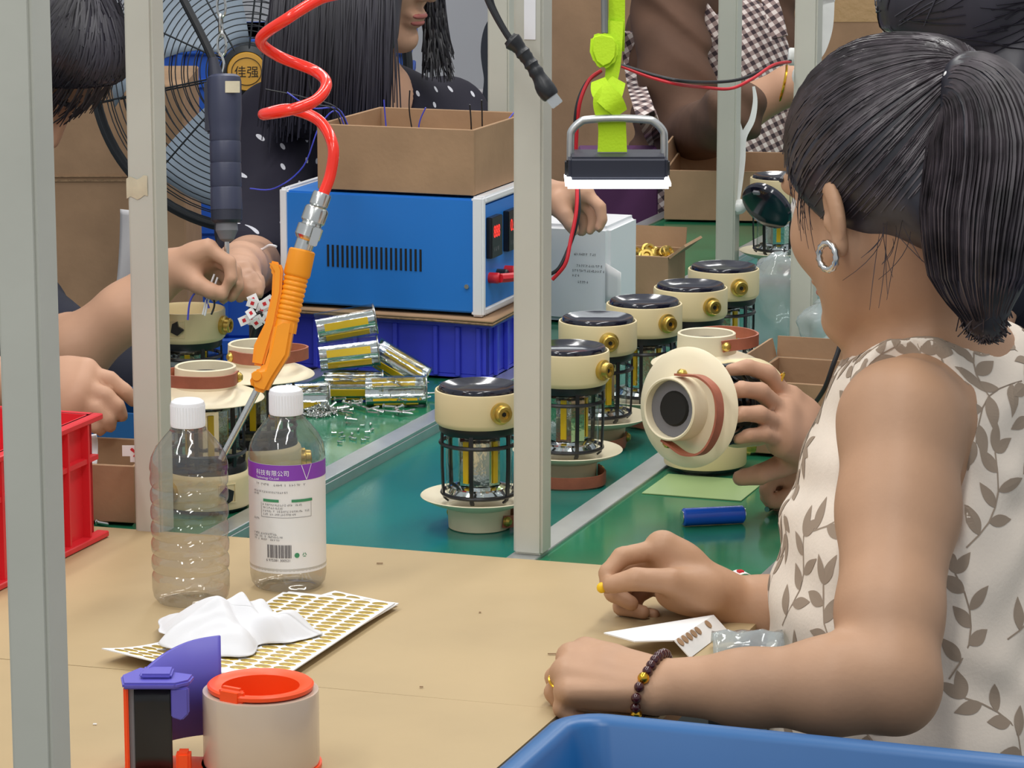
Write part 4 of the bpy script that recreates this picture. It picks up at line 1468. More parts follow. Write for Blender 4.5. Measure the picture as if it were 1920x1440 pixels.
for y in (0.02, 0.06, 0.10, 0.16):
    MB().box(0, 0.006, y - 0.003, y + 0.003, 0.002, H_ - 0.006).build('rib', M['crate'], root, smooth=None, bevel=0.001, seg=1)
zc = ZB + 0.0035 + H_
root = thing('cardboard_pad', 'bent cardboard sheet between the crate and the power supply', 'cardboard', CV(3.736, -1.340, zc), RC)
for k in range(2):
    def pad(a, b, k=k):
        x, y = -0.315 + 0.325 * a, -0.012 + 0.225 * b
        return (x, y, 0.0010 + 0.0032 * k - 0.004 * max(0, a - 0.75) * 4 * max(0, 0.4 - b) * (1 - k * 0.4))
    g = MB().grid(pad, 24, 8)
    g.build('sheet', M['card_edge'] if k == 0 else M['card'], root, smooth=1).modifiers.new('t', 'SOLIDIFY').thickness = -0.0028
zm = zc + 0.0080
root = thing('power_supply', 'blue bench power supply with white corner trims and side vents', 'power supply', CV(3.736, -1.347, zm), RC)
PW, PL, PH = 0.277, 0.235, 0.152
MB().box(-PW + 0.008, -0.010, 0.002, PL, 0.004, PH - 0.003).build('case', M['blue'], root, smooth=None, bevel=0.002)
# the end facing right with meters, inset in a white frame
MB().box(-0.012, -0.002, 0.010, PL - 0.010, 0.010, PH - 0.012).build('front_panel', M['blue'], root, smooth=None)
fr = MB()
for b in ((-0.016, 0, 0, 0.012, 0, PH), (-0.016, 0, PL - 0.010, PL + 0.002, 0, PH), (-0.016, 0, 0.012, PL - 0.010, PH - 0.010, PH), (-0.016, 0, 0.012, PL - 0.010, 0, 0.010)):
    fr.box(*b)
fr.build('trim_frame', M['white'], root, smooth=None, bevel=0.0025, seg=2)
fr = MB()
for b in ((-PW, -PW + 0.012, 0, 0.012, 0, PH), (-PW, -PW + 0.012, 0.012, PL, PH - 0.006, PH), (-PW, -PW + 0.012, 0.012, PL, 0, 0.006)):
    fr.box(*b)
fr.build('trim_frame', M['white'], root, smooth=None, bevel=0.0025, seg=2)
for k in range(20):
    x = -0.212 + k * 0.00665
    MB().box(x, x + 0.0026, 0.0010, 0.0030, 0.054, 0.082).build('vent_slot', M['dark'], root, smooth=None)
MB().lathe([(0, 0.0005), (0.003, 0.0005), (0.003, 0.003), (0, 0.003)], 12, M=Matrix.Translation((-0.022, 0.0025, 0.038)) @ Matrix.Rotation(math.pi / 2, 4, 'X')).build('screw_head', M['steelbright'], root)
for y, txt in ((0.034, '888'), (0.098, '0.0')):
    mt_ = MB().box(-0.004, 0.006, y - 0.016, y + 0.024, 0.072, 0.124).build('meter', M['black'], root, smooth=None, bevel=0.001)
    a, b = text_geo(txt, 0.022)
    MB().add([(0.0064, y - 0.011 + p[0] * 0.72, 0.098 + p[1]) for p in a], b).build('meter_digits', M['seg'], mt_, smooth=None, recalc=False)
    a, b = text_geo('V A W', 0.009)
    MB().add([(0.0064, y - 0.011 + p[0] * 0.8, 0.080 + p[1]) for p in a], b).build('meter_print', M['grey'], mt_, smooth=None, recalc=False)
for y, c in ((0.03, 'wire_red'), (0.06, 'wire_black'), (0.09, 'wire_red')):
    A = Matrix.Translation((0, y, 0.046)) @ Matrix.Rotation(math.pi / 2, 4, 'Y')
    MB().lathe([(0, -0.002), (0.007, -0.002), (0.007, 0.010), (0.0055, 0.012), (0, 0.012)], 16, M=A).build('terminal', M[c], root)
MB().tube(spline([(0.012, 0.03, 0.046), (0.022, 0.06, 0.044), (0.018, 0.12, 0.040), (0.014, 0.2, 0.036)], 6), 0.006, 8).build('test_lead', M['wire_red'], root)
zt = zm + PH
cl_ = np.array(D(600, 380, 3.99))
u0, v0 = UV(np.array(D(890, 382, 4.0)))
bxr = open_carton('open_carton', 'open cut down carton on top of the blue power supply', CV(3.742, -1.357 - 0.212, zt + 0.0005), RC, 0.212, 0.215, 0.083, t=0.004)
bxr.location = tuple(CV(3.742, -1.361 - 0.212, zt + 0.0006))
wr = thing('hookup_wires', 'loose violet and black wire ends sticking up from the open carton', 'wire', CV(3.76, -1.46, zt + 0.006), RC)


def wl(x, y, z):
    return (x, y, z)


for pts, c in (([(-0.06, 0.10, 0.0), (-0.065, 0.10, 0.06), (-0.068, 0.10, 0.098)], 'wire_blue'), ([(-0.04, 0.16, 0), (-0.055, 0.16, 0.07), (-0.055, 0.16, 0.105)], 'wire_black'), ([(-0.01, 0.1, 0), (-0.02, 0.1, 0.06), (-0.010, 0.1, 0.090)], 'wire_blue'),
               ([(0.07, 0.03, 0), (0.078, 0.03, 0.06), (0.08, 0.02, 0.105)], 'wire_black'), ([(0.08, 0.06, 0), (0.082, 0.06, 0.07), (0.085, 0.05, 0.108)], 'wire_black'), ([(0.06, 0.05, 0), (0.09, 0.14, 0.075), (0.094, 0.20, 0.092)], 'wire_blue'),
               ([(-0.09, 0.06, 0.02), (-0.107, 0.05, 0.086), (-0.14, 0.03, 0.092), (-0.17, 0.02, 0.112)], 'wire_blue'), ([(-0.09, 0.05, 0.02), (-0.107, 0.04, 0.086), (-0.125, 0.02, 0.070), (-0.14, 0.00, 0.02), (-0.18, 0.0, -0.01), (-0.215, 0.0, -0.012)], 'wire_blue'),
               ([(-0.09, 0.055, 0.02), (-0.107, 0.045, 0.087), (-0.15, 0.03, 0.105), (-0.20, 0.02, 0.115)], 'wire_black'), ([(-0.09, 0.04, 0.02), (-0.106, 0.03, 0.087), (-0.13, 0.02, 0.10), (-0.14, 0.02, 0.13)], 'wire_black')):
    MB().tube(spline(pts, 6), 0.0010, 6).build('wire', M[c], wr)
# white lead lying left of the power supply
wl_b = D(490, 465, 4.05)
o = MB().tube(local(spline([D(465, 470, 4.05), D(478, 462, 4.05), D(490, 468, 4.05), D(505, 460, 4.04), D(518, 462, 4.03)], 6), wl_b), 0.0016, 6).build('hookup_lead', M['white'], None, loc=wl_b)
tag(o, 'thin white wavy cord left of the blue power supply', 'cord')

# ---- chrome reflector tubes piled by the crate
RT_ = {}
arc = lambda r, n, a0, a1, x: [(x, r * math.cos(a0 + (a1 - a0) * i / n), r * math.sin(a0 + (a1 - a0) * i / n)) for i in range(n + 1)]
sh = MB()
n = 28
a0, a1 = math.radians(-215), math.radians(35)
xs = (-0.036, -0.030, 0.030, 0.036)
vs = [p for x in xs for p in arc(0.0175, n, a0, a1, x)]
fs = [(k * (n + 1) + i, k * (n + 1) + i + 1, (k + 1) * (n + 1) + i + 1, (k + 1) * (n + 1) + i) for k in range(3) for i in range(n)]
sh.add(vs, fs)
RT_['reflector_shell'] = (sh.mesh('reflector_shell', 1.0), 'chrome')
RT_['clear_sleeve'] = (MB().lathe([(0.0190, -0.037), (0.0190, 0.037)], 30, M=Matrix.Rotation(math.pi / 2, 4, 'Y')).mesh('clear_sleeve', 1.0), 'glass')
RT_['led_strip'] = (MB().box(-0.027, 0.027, -0.0178, -0.0165, -0.0045, 0.0045).mesh('led_strip', None), 'led')
RT_['end_ring'] = (MB().tube([(0.0365, 0.0183 * math.cos(t), 0.0183 * math.sin(t)) for t in np.linspace(0, 2 * math.pi, 30, endpoint=False)], 0.0012, 6, closed=True).mesh('end_ring', 1.0), 'steelbright')
for k_, (me_, m_) in RT_.items():
    me_.materials.append(M[m_])
pile = P(655, 745, ZB)
for px, py, z, rz, ry, rx, lab in ((662, 752, 0.0, 0.02, 0.0, 0.35, 'chrome reflector tube at the bottom of the pile, with a yellow strip facing out'),
                                   (655, 746, 0.036, 0.06, -0.10, -0.3, 'chrome reflector tube second in the pile from the top'),
                                   (650, 742, 0.071, 0.10, -0.16, -0.15, 'topmost chrome reflector tube of the pile, with a yellow strip'),
                                   (748, 735, 0.014, -0.15, 0.52, 0.45, 'chrome reflector tube leaning down to the right off the pile'),
                                   (742, 762, 0.0, 0.10, 0.0, 1.2, 'chrome reflector tube lying flat at the right foot of the pile'),
                                   (560, 775, 0.0, 0.12, 0.0, 1.4, 'chrome reflector tube lying flat at the left foot of the pile')):
    p = P(px, py, ZB)
    o = bpy.data.objects.new('reflector_tube', None)
    o.empty_display_size = 0.03
    COL.objects.link(o)
    o.location = (p[0], p[1], ZB + 0.0195 + z)
    o.rotation_euler = (rx, ry, rz)
    tag(o, lab, 'reflector', 'chrome reflector tubes in a pile')
    for k_, (me_, m_) in RT_.items():
        c = bpy.data.objects.new(k_, me_)
        COL.objects.link(c)
        c.parent = o
        if k_ == 'led_strip':
            c2 = bpy.data.objects.new(k_, me_)
            COL.objects.link(c2)
            c2.parent = o
            c2.rotation_euler = (0.9, 0, 0)

# ---- loose screws
def screw_mesh(name, ln_, r):
    return_me = MB().lathe([(0, 0), (r * 2.0, 0), (r * 2.0, r * 0.7), (r, r * 1.2), (r, ln_ * 0.92), (0, ln_)], 7, M=Matrix.Rotation(math.pi / 2, 4, 'Y')).mesh(name, 0.5)
    return_me.materials.append(M['steelbright'])
    return return_me


S1, S2, S3 = screw_mesh('screw', 0.016, 0.0016), screw_mesh('pin', 0.055, 0.0016), screw_mesh('tiny', 0.006, 0.001)
rs = random.Random(5)


def put(me, name, p, z, rz, ry, lab, cat, grp):
    o = bpy.data.objects.new(name, me)
    COL.objects.link(o)
    o.location = (p[0], p[1], z)
    o.rotation_euler = (0, ry, rz)
    return tag(o, lab, cat, grp)


for i in range(64):
    px = rs.uniform(585, 800)
    py = rs.uniform(732, 792) - (px - 690) * 0.08
    if px < 640 and py > 780:
        py -= 20
    if py > 800 - (px - 640) * 0.28 + 12:
        py -= 30
    put(S1, 'loose_screw', P(px, py, ZB), ZB + 0.0035 + rs.uniform(0, 0.006), rs.uniform(0, 6.3), rs.uniform(-0.3, 0.1), 'loose bright screw scattered below the reflector tube pile', 'screw', 'loose screws below the reflector pile')
for px, py, px1, py1 in ((577, 737, 650, 752), (576, 752, 655, 778), (655, 762, 725, 783), (690, 752, 760, 765), (620, 745, 690, 757), (700, 775, 752, 780), (610, 770, 660, 782)):
    a, b = P(px, py, ZB), P(px1, py1, ZB)
    put(S2, 'steel_pin', a, ZB + 0.0042, math.atan2(b[1] - a[1], b[0] - a[0]), 0.0, 'long thin steel pin scattered below the reflector tube pile', 'pin', 'steel pins below the reflector pile')
for px, py, rz in ((182, 985, -0.6), (250, 976, 0.5), (254, 993, 1.4)):
    put(S1, 'loose_screw', P(px, py, ZB), ZB + 0.0035, rz, 0, {182: 'white screw lying alone between the red crate and the left grey post', 250: 'screw on the green bench just left of the grey post, upper one', 254: 'screw on the green bench just left of the grey post, lower one'}[px], 'screw', 'stray screws at the table edge')
tiny = MB()
pt = P(600, 775, ZB)
for i in range(260):
    a, rr = rs.uniform(0, 6.28), 0.024 * math.sqrt(rs.random())
    Mx = Matrix.Translation((rr * math.cos(a) * 0.9, rr * math.sin(a) * 1.3, 0.002 + rs.uniform(0, 0.010) * (1 - rr / 0.024))) @ Matrix.Rotation(rs.uniform(0, 6.3), 4, 'Z') @ Matrix.Rotation(rs.uniform(-0.7, 0.7), 4, 'Y')
    tiny.lathe([(0, 0), (0.0016, 0), (0.0016, 0.001), (0.0008, 0.0016), (0.0007, 0.005), (0, 0.0055)], 5, M=Mx @ Matrix.Rotation(math.pi / 2, 4, 'Y'))
o = tiny.build('tiny_screws', M['steelbright'], None, smooth=0.5, loc=(pt[0], pt[1], ZB))
tag(o, 'heap of tiny steel screws behind the labelled bottle cap', 'screws', kind='stuff')
for i in range(16):
    p = P(rs.uniform(585, 700), rs.uniform(795, 835), ZB)
    if UV(p)[1] < -1.345:
        put(S3, 'tiny_black_screw', p, ZB + 0.0021, rs.uniform(0, 6), 0, 'tiny dark screw on the bench in front of the screw heap', 'screw', 'tiny screws in front of the heap').data.materials
# wire leads with pink tags held near the fingers
tgp = D(488, 585, 3.6)
root = thing('tag_bundle', 'bundle of small white and pink paper tags left of the orange air gun', 'tags', tgp)
for i in range(14):
    x, z_ = rs.uniform(-0.018, 0.014), rs.uniform(-0.012, 0.016)
    Mx = Matrix.Translation((x, rs.uniform(-0.008, 0.008), z_)) @ Matrix.Rotation(rs.uniform(-1, 1), 4, 'Y') @ Matrix.Rotation(rs.uniform(-0.8, 0.8), 4, 'Z')
    t_ = MB().box(-0.006, 0.006, -0.0003, 0.0003, -0.005, 0.005, M=Mx).build('tag', M['paper'], root, smooth=None)
    MB().box(-0.002, 0.002, -0.0006, 0.0006, -0.002, 0.002, M=Mx).build('tag_mark', M['wire_red'], t_, smooth=None)
MB().tube(spline([(0, 0, 0), (-0.01, 0.01, -0.03), (-0.02, 0.02, -0.08), (-0.02, 0.02, tgp[2] * -1 + ZB + 0.004)], 6), 0.003, 6).build('lead', M['wire_black'], root)

# ---- carton at the left with foam and tags, blue bin behind
oc = open_carton('small_carton', 'small open carton between the red crate and the left grey post', P(150, 974, ZB) + np.array([-0.085, 0.0, 0.0035]), RC + 0.12, 0.150, 0.13, 0.060)
fp = P(185, 875, ZB + 0.05)
g = MB().grid(lambda a, b: (-0.030 + 0.045 * a, 0.012 * math.sin(b * 3), -0.004 + 0.034 * b + 0.006 * a), 8, 8)
o = g.build('foam_sheet', M['cloth_w'], None, smooth=1, loc=(oc.location.x + 0.085, oc.location.y + 0.03, ZB + 0.048))
tag(o, 'white foam sheet sticking out of the small carton at the left', 'foam')
o.modifiers.new('t', 'SOLIDIFY').thickness = 0.002
tp = P(243, 975, ZB)
root = thing('paper_tag', 'white paper tag with a red arrow by the left grey post', 'tag', D(244, 848, 3.24))
MB().box(-0.008, 0.006, -0.0004, 0.0004, -0.004, 0.007).build('tag', M['paper'], root, smooth=None)
MB().box(0.0, 0.012, -0.0010, -0.0004, -0.010, 0.002).build('tag', M['paper'], root, smooth=None)
MB().prism([(0.0, -0.0016, 0.003), (0.005, -0.0016, -0.001), (0.003, -0.0016, -0.004), (0.009, -0.0016, -0.006), (0.009, -0.0016, 0.0), (0.006, -0.0016, 0.0015), (0.002, -0.0016, 0.005)], (0, 0.0005, 0)).build('arrow_mark', M['wire_red'], root, smooth=None)
MB().tube([(0.007, 0, 0.004), (0.009, 0, 0.012), (0.012, 0.01, 0.014)], 0.0008, 5).build('string', M['paper'], root)
bb = D(225, 790, 3.75)
root = thing('blue_tray', 'small blue plastic tray behind the small carton at the left', 'tray', (bb[0], bb[1], ZB - 0.062), RC)
MB().box(-0.16, 0.045, -0.004, 0.0, 0, 0.085).build('tray_wall', M['bluebin'], root, smooth=None, bevel=0.001, seg=1)
MB().box(-0.16, 0.045, 0.14, 0.144, 0, 0.085).build('tray_wall', M['bluebin'], root, smooth=None, bevel=0.001, seg=1)
MB().box(-0.16, -0.156, 0, 0.14, 0, 0.085).build('tray_wall', M['bluebin'], root, smooth=None, bevel=0.001, seg=1)
MB().box(0.041, 0.045, 0, 0.14, 0, 0.085).build('tray_wall', M['bluebin'], root, smooth=None, bevel=0.001, seg=1)
MB().box(-0.16, 0.045, 0, 0.14, 0, 0.004).build('tray_floor', M['bluebin'], root, smooth=None)
for x in (-0.05, -0.025, 0.0, 0.02):
    MB().box(x, x + 0.012, -0.0055, -0.0035, 0.01, 0.032).build('tray_slot', M['dark'], root, smooth=None)
root = thing('tray_trestle', 'trestle carrying the small blue tray beside the bench', 'trestle', (bb[0], bb[1], 0), RC)
MB().box(-0.16, 0.045, 0.0, 0.144, ZB - 0.082, ZB - 0.0625).build('top', M['steel'], root, smooth=None)
for x in (-0.15, 0.025):
    MB().box(x, x + 0.015, 0.06, 0.075, 0, ZB - 0.082).build('leg', M['steel'], root, smooth=None)

# ---- white equipment box and brass knobs in a carton
wb = P(1142, 612, ZB)
root = thing('white_box', 'white printed equipment box right of the middle post', 'box', (wb[0], wb[1], ZB + 0.0035), RC)
MB().box(-0.20, 0, 0, 0.13, 0, 0.136).build('box_body', M['white'], root, smooth=0.6, bevel=0.006, seg=3)
o = MB()
for z, x0, w in ((0.094, -0.052, 0.030), (0.078, -0.052, 0.042), (0.071, -0.054, 0.046), (0.064, -0.054, 0.010), (0.055, -0.046, 0.016)):
    a, b = scribble(w, 0.0036, rnd)
    o.add([(x0 + p[0], -0.0004, z + p[1]) for p in a], b)
o.build('box_print', M['print'], root, smooth=None, recalc=False)
MB().grid(lambda a, b: (-0.004 + 0.026 * a, -0.006 - 0.012 * a, 0.030 + 0.056 * b - 0.010 * a * b), 4, 4).build('paper_flap', M['paper'], root, smooth=1).modifiers.new('t', 'SOLIDIFY').thickness = 0.0008
kb = P(1145, 556, ZB)
kc = open_carton('parts_carton', 'small carton full of brass knobs behind the white box', (kb[0] - 0.03, kb[1] + 0.01, ZB + 0.0005), RC + 0.03, 0.118, 0.10, 0.062, flaps=(('r', 0.03, 0.9), ('f', 0.03, 0.2)))
KM = MB().lathe([(0, 0), (0.010, 0), (0.0115, 0.002), (0.0115, 0.006), (0.009, 0.007), (0.0085, 0.012), (0.005, 0.012), (0.004, 0.009), (0, 0.009)], 18).mesh('brass_knob', 0.6)
KM.materials.append(M['brass'])
kx = Matrix.Rotation(RC, 3, 'Z')
for i in range(26):
    gx, gy = 0.016 + (i % 6) * 0.0165 + rs.uniform(-.003, .003), 0.018 + (i // 6) * 0.016 + rs.uniform(-.003, .003)
    q = kx @ Vector((gx, gy, 0))
    o = bpy.data.objects.new('brass_knob', KM)
    COL.objects.link(o)
    o.location = (kc.location.x + q.x, kc.location.y + q.y, ZB + 0.047 + rs.uniform(0, 0.012))
    o.rotation_euler = (rs.uniform(-1.6, 1.6), rs.uniform(-1.6, 1.6), rs.uniform(0, 6))
    tag(o, 'loose brass knob heaped in the small parts carton', 'knob', 'brass knobs in the parts carton')
MB().box(0.004, 0.114, 0.004, 0.096, 0.03, 0.040).build('inner_tray', M['card_in'], kc, smooth=None)
tl = P(1255, 492, ZB)
root = thing('hand_tool', 'red handled tool lying behind the parts carton', 'tool', (tl[0], tl[1], ZB), 0)
MB().tube([(-0.03, 0, 0.006), (0.0, 0.0, 0.007), (0.018, -0.002, 0.006)], [0.005, 0.007, 0.004], 10).build('handle', M['red'], root)
MB().tube([(-0.07, 0.0, 0.005), (-0.03, 0, 0.006)], [0.003, 0.004], 8).build('shaft', M['steelbright'], root)

# ---- cartons on the line at the right
bx3 = open_carton('open_carton', 'open carton on the right bench behind the held lantern', CV(3.425, -0.925, ZB + 0.004), RC, 0.28, 0.155, 0.083, flaps=(('f', 0.024, 0.10), ('l', 0.022, 0.25)))
dv = MB().box(0.02, 0.26, 0.05, 0.056, 0.006, 0.05).build('divider', M['card_in'], bx3, smooth=None)
fcp = P(1245, 416, ZB)
open_carton('long_carton', 'long shallow carton far down the line in front of the checked apron', fcp + np.array([0.0, 0, 0.004]), RC + 0.20, 0.24, 0.28, 0.085, flaps=(('l', 0.03, 0.2),))
cbl = [D(1572, 592, 3.45), D(1576, 640, 3.45), D(1560, 690, 3.45), D(1545, 730, 3.46), D(1520, 765, 3.48), D(1490, 790, 3.5)]
cb0 = D(1545, 720, 3.46)
o = MB().tube(local(spline([D(1590, 480, 3.4)] + cbl, 8), cb0), 0.0026, 8).build('dark_cable', M['wire_black'], None, loc=cb0)
tag(o, 'dark green black cable hanging in front of the open carton on the right bench', 'cable')

# clear plastic bag on the right bench round the post
bgp = P(1530, 690, ZB)


def bagf(a, b):
    th_ = 2 * math.pi * a
    ph = math.pi * (0.02 + 0.96 * b)
    rr = 1 + 0.16 * mnoise.noise(Vector((math.cos(th_) * 1.5, math.sin(th_) * 1.5, b * 4))) + 0.10 * mnoise.noise(Vector((math.cos(th_) * 4, math.sin(th_) * 4, b * 9)))
    x = 0.070 * rr * math.sin(ph) ** 0.7 * math.cos(th_)
    y = 0.055 * rr * math.sin(ph) ** 0.7 * math.sin(th_)
    return (x, y, 0.058 - 0.062 * rr * math.cos(ph) + 0.004)


for px, sc_, lab in ((1475, 1.0, 'crumpled clear plastic bag left of the right grey post'), (1592, 0.92, 'crumpled clear plastic bag right of the right grey post')):
    p = P(px, 668 if px < 1500 else 692, ZB)
    g = MB().grid(bagf, 40, 26)
    g.v = [(x * sc_ * (0.82 if px < 1500 else 1), y * sc_ * 0.8, z * sc_ * (1.12 if px < 1500 else 0.85)) for x, y, z in g.v]
    o = g.build('plastic_bag', M['bag'], None, smooth=1.2, loc=(p[0], p[1], ZB + 0.001))
    tag(o, lab, 'bag')

# ---- background: fan, crates, cartons, chair, cloth
FD = 5.25
fb = D(470, 135, FD)
fr_ = thing('floor_fan', 'large black industrial fan with round wire guard and gold badge', 'fan', (fb[0], fb[1], 0))
FR = 295 * FD / F_PX
fz = fb[2]
FM = Matrix.Translation((0, 0, fz)) @ Matrix.Rotation(math.radians(84), 4, 'X') @ Matrix.Rotation(0.0, 4, 'Z')
nR = 22
for side in (1, -1):
    for i in range(nR if side == 1 else 11):
        t = (i + 1) / (nR if side == 1 else 11)
        r = 0.036 + (FR - 0.036) * t
        zf = side * (0.062 * (1 - t ** 2.2) + 0.012)
        MB().tube([FM @ Vector((r * math.cos(a), r * math.sin(a), zf)) for a in np.linspace(0, 2 * math.pi, 72, endpoint=False)], 0.0012, 4, closed=True).build('guard_ring', M['fan'], fr_, smooth=1.5)
    for k in range(10):
        a = 2 * math.pi * k / 10 + 0.2
        pts = []
        for j in range(9):
            t = j / 8
            r = 0.034 + (FR - 0.034) * t
            pts.append(FM @ Vector((r * math.cos(a), r * math.sin(a), side * (0.064 * (1 - t ** 2.2) + 0.013))))
        MB().tube(pts, 0.0016, 5).build('guard_spoke', M['fan'], fr_)
MB().tube([FM @ Vector((FR * math.cos(a), FR * math.sin(a), 0)) for a in np.linspace(0, 2 * math.pi, 96, endpoint=False)], 0.0085, 10, closed=True).build('guard_rim', M['fan'], fr_)
bd = MB().lathe([(0, 0.082), (0.030, 0.081), (0.032, 0.078), (0.032, 0.070), (0, 0.070)], 40, M=FM).build('badge', M['goldmark'], fr_)
MB().lathe([(0.0325, 0.080), (0.042, 0.076), (0.042, 0.066), (0.0325, 0.066)], 40, M=FM, closed=True).build('badge_rim', M['fan'], fr_)
a, b = text_geo('佳强', 0.020)
MB().add([FM @ Vector((p[0] - 0.020, p[1] - 0.008, 0.0824)) for p in a], b).build('badge_lettering', M['dark'], bd, smooth=None, recalc=False)
MB().tube([FM @ Vector((0.024 * math.cos(t), 0.022 * math.sin(t), 0.0822)) for t in np.linspace(0, 2 * math.pi, 40, endpoint=False)], 0.0007, 4, closed=True).build('badge_line', M['dark'], bd)
for k in range(3):
    def bl(a_, b_, k=k):
        r = 0.05 + 0.18 * b_
        w = (0.45 + 0.35 * b_) * (a_ - 0.5) * 2 + 0.5 * b_
        an = k * 2 * math.pi / 3 + w
        return FM @ Vector((r * math.cos(an), r * math.sin(an), -0.012 + 0.03 * (a_ - 0.5)))
    MB().grid(bl, 10, 8).build('blade', M['blade'], fr_, smooth=1.2).modifiers.new('t', 'SOLIDIFY').thickness = 0.002
MB().lathe([(0, 0.03), (0.045, 0.025), (0.05, -0.02), (0.05, -0.09), (0, -0.10)], 30, M=FM).build('motor', M['fan'], fr_)
MB().tube([(0, 0.07, fz - 0.02), (0, 0.10, fz - 0.2), (0, 0.10, 0.03)], 0.018, 12).build('stand_pole', M['fan'], fr_)
MB().lathe([(0, 0), (0.22, 0), (0.22, 0.015), (0.03, 0.04), (0, 0.04)], 32, M=Matrix.Translation((0, 0.10, 0))).build('stand_base', M['fan'], fr_)


def at(px, d, z):
    p = D(px, 300, d)
    return np.array([p[0], p[1], z])


def crate_stack(name, label, loc, w, l, h, m):
    root = thing(name, label, 'crate', loc, 0)
    MB().box(0, w, 0, l, 0, h).build('crate_body', m, root, smooth=None, bevel=0.006, seg=1)
    MB().box(-0.012, w + 0.012, -0.012, l + 0.012, h - 0.035, h).build('rim', m, root, smooth=None, bevel=0.004, seg=1)
    MB().box(-0.008, w + 0.008, -0.008, l + 0.008, h * 0.62, h * 0.62 + 0.02).build('rib', m, root, smooth=None, bevel=0.003, seg=1)
    for i in range(6):
        x = w * (i + 0.5) / 6
        MB().box(x - 0.006, x + 0.006, -0.010, 0, 0.01, h - 0.03).build('rib', m, root, smooth=None)


x0 = at(318, 6.5, 0)
for k, h in enumerate((0.37, 0.35, 0.27)):
    crate_stack('stacked_crate', ['lowest blue crate of the stack behind the fan', 'middle blue crate of the stack behind the fan', 'top blue crate of the stack behind the fan'][k], (x0[0] - 0.02, x0[1] + 0.05, sum((0.37, 0.35, 0.27)[:k])), 0.50, 0.40, h, M['bluebg'])
p = at(345, 5.62, 0)
closed_carton('large tan carton standing behind the left worker and the fan', (p[0] - 0.50, p[1], 0), 0.02, 0.50, 0.36, 0.985, seam=0.815)
for i, (px, d, w, h, lab) in enumerate(((1037, 7.0, 0.30, 1.60, 'tall brown carton behind the lime strap'), (1172, 7.65, 0.43, 1.45, 'wide brown carton behind the brown sleeved worker'), (1540, 7.3, 0.42, 1.75, 'tan carton with shiny tape at the top right behind the ponytail woman'))):
    p = at(px, d, 0)
    closed_carton(lab, (p[0] - (0.06 if i == 0 else 0.02), p[1], 0), 0.02, w, 0.35, h, tape=(i == 2))
pp = P(1172, 430, ZB)
o = MB().box(0, 0.14, 0, 0.10, 0.45, 0.86).build('purple_carton', M['purplebox'], None, smooth=None, bevel=0.002, loc=(0.12, 5.66, -0.0))
tag(o, 'dark purple box standing beyond the line left of the long carton', 'box')
o = MB().box(-0.02, 0.17, -0.02, 0.14, 0, 0.449).build('storage_box', M['card'], None, smooth=None, bevel=0.002, loc=(0.07, 5.64, 0))
tag(o, 'carton under the dark purple box beyond the line', 'box')
# chair with curved metal arms near the back wall
cpt = at(822, 7.2, 0)
root = thing('metal_chair', 'distant chair with curved white metal arms in front of the wall', 'chair', (cpt[0], cpt[1], 0))
cz = D(822, 225, 7.2)[2]
MB().box(-0.02, 0.16, -0.02, 0.35, cz - 0.02, cz + 0.0).build('seat', M['red'], root, bevel=0.004)
for dx, hh in ((-0.03, 0.045), (0.035, 0.055)):
    MB().tube(spline([(dx, 0.0, cz - 0.30), (dx, 0.0, cz), (dx + 0.01, 0, cz + hh), (dx + 0.05, 0.02, cz + hh + 0.008), (dx + 0.10, 0.03, cz + hh - 0.03), (dx + 0.11, 0.03, cz - 0.2)], 6), 0.008, 8).build('arm_rail', M['white'], root)
MB().box(0.045, 0.075, 0.1, 0.13, cz - 0.01, cz + 0.05).build('back_post', M['alu'], root, smooth=None)
for dx in (0.0, 0.14):
    for dy in (0.0, 0.33):
        MB().box(dx - 0.01, dx + 0.01, dy - 0.01, dy + 0.01, 0, cz - 0.02).build('leg', M['alu'], root, smooth=None)
tp_ = at(760, 7.6, 0)
o = MB().box(0, 0.42, 0, 0.5, 0, D(800, 208, 7.6)[2]).build('storage_carton', M['wood'], None, smooth=None, bevel=0.003, loc=(tp_[0], tp_[1], 0))
tag(o, 'low brown carton against the back wall behind the metal chair', 'box')
dk = at(918, 5.6, 0)
g = MB()
pts = [D(925, 40, 5.6), D(908, 62, 5.6), D(902, 100, 5.6), D(908, 150, 5.6), D(904, 200, 5.6), D(908, 260, 5.6), D(915, 420, 5.6)]
dkb = D(915, 240, 5.6)
g.ribbon(local(spline([p + np.array([0.022, 0, 0]) for p in pts], 6), dkb), (1, 0, 0), 0.045, 0.05)
o = g.build('dark_coat', M['darkcloth'], None, smooth=1, loc=dkb)
tag(o, 'narrow dark cloth edge showing just left of the back grey post', 'cloth')
# white cloth hanging behind the left post
wcp = D(240, 470, 4.2)
g = MB().grid(lambda a_, b_: ((-0.008 - 0.010 * b_ ** 2 + 0.045 * a_), -0.01 * math.sin(a_ * 4 + b_ * 2), 0.055 - 0.115 * b_ - 0.02 * a_ * b_), 10, 16)
o = g.build('white_cloth', M['cloth_w'], None, smooth=1, loc=wcp)
o.modifiers.new('t', 'SOLIDIFY').thickness = 0.0015
tag(o, 'white hemmed cloth edge hanging left of the left grey post', 'cloth')
MB().grid(lambda a_, b_: (-0.0185 + 0.045 * a_, -0.0025 - 0.01 * math.sin(a_ * 4 + 2), -0.046 - 0.018 * b_ - 0.02 * a_), 8, 2).build('hem', M['cloth_w'], o, smooth=1).modifiers.new('t', 'SOLIDIFY').thickness = 0.001
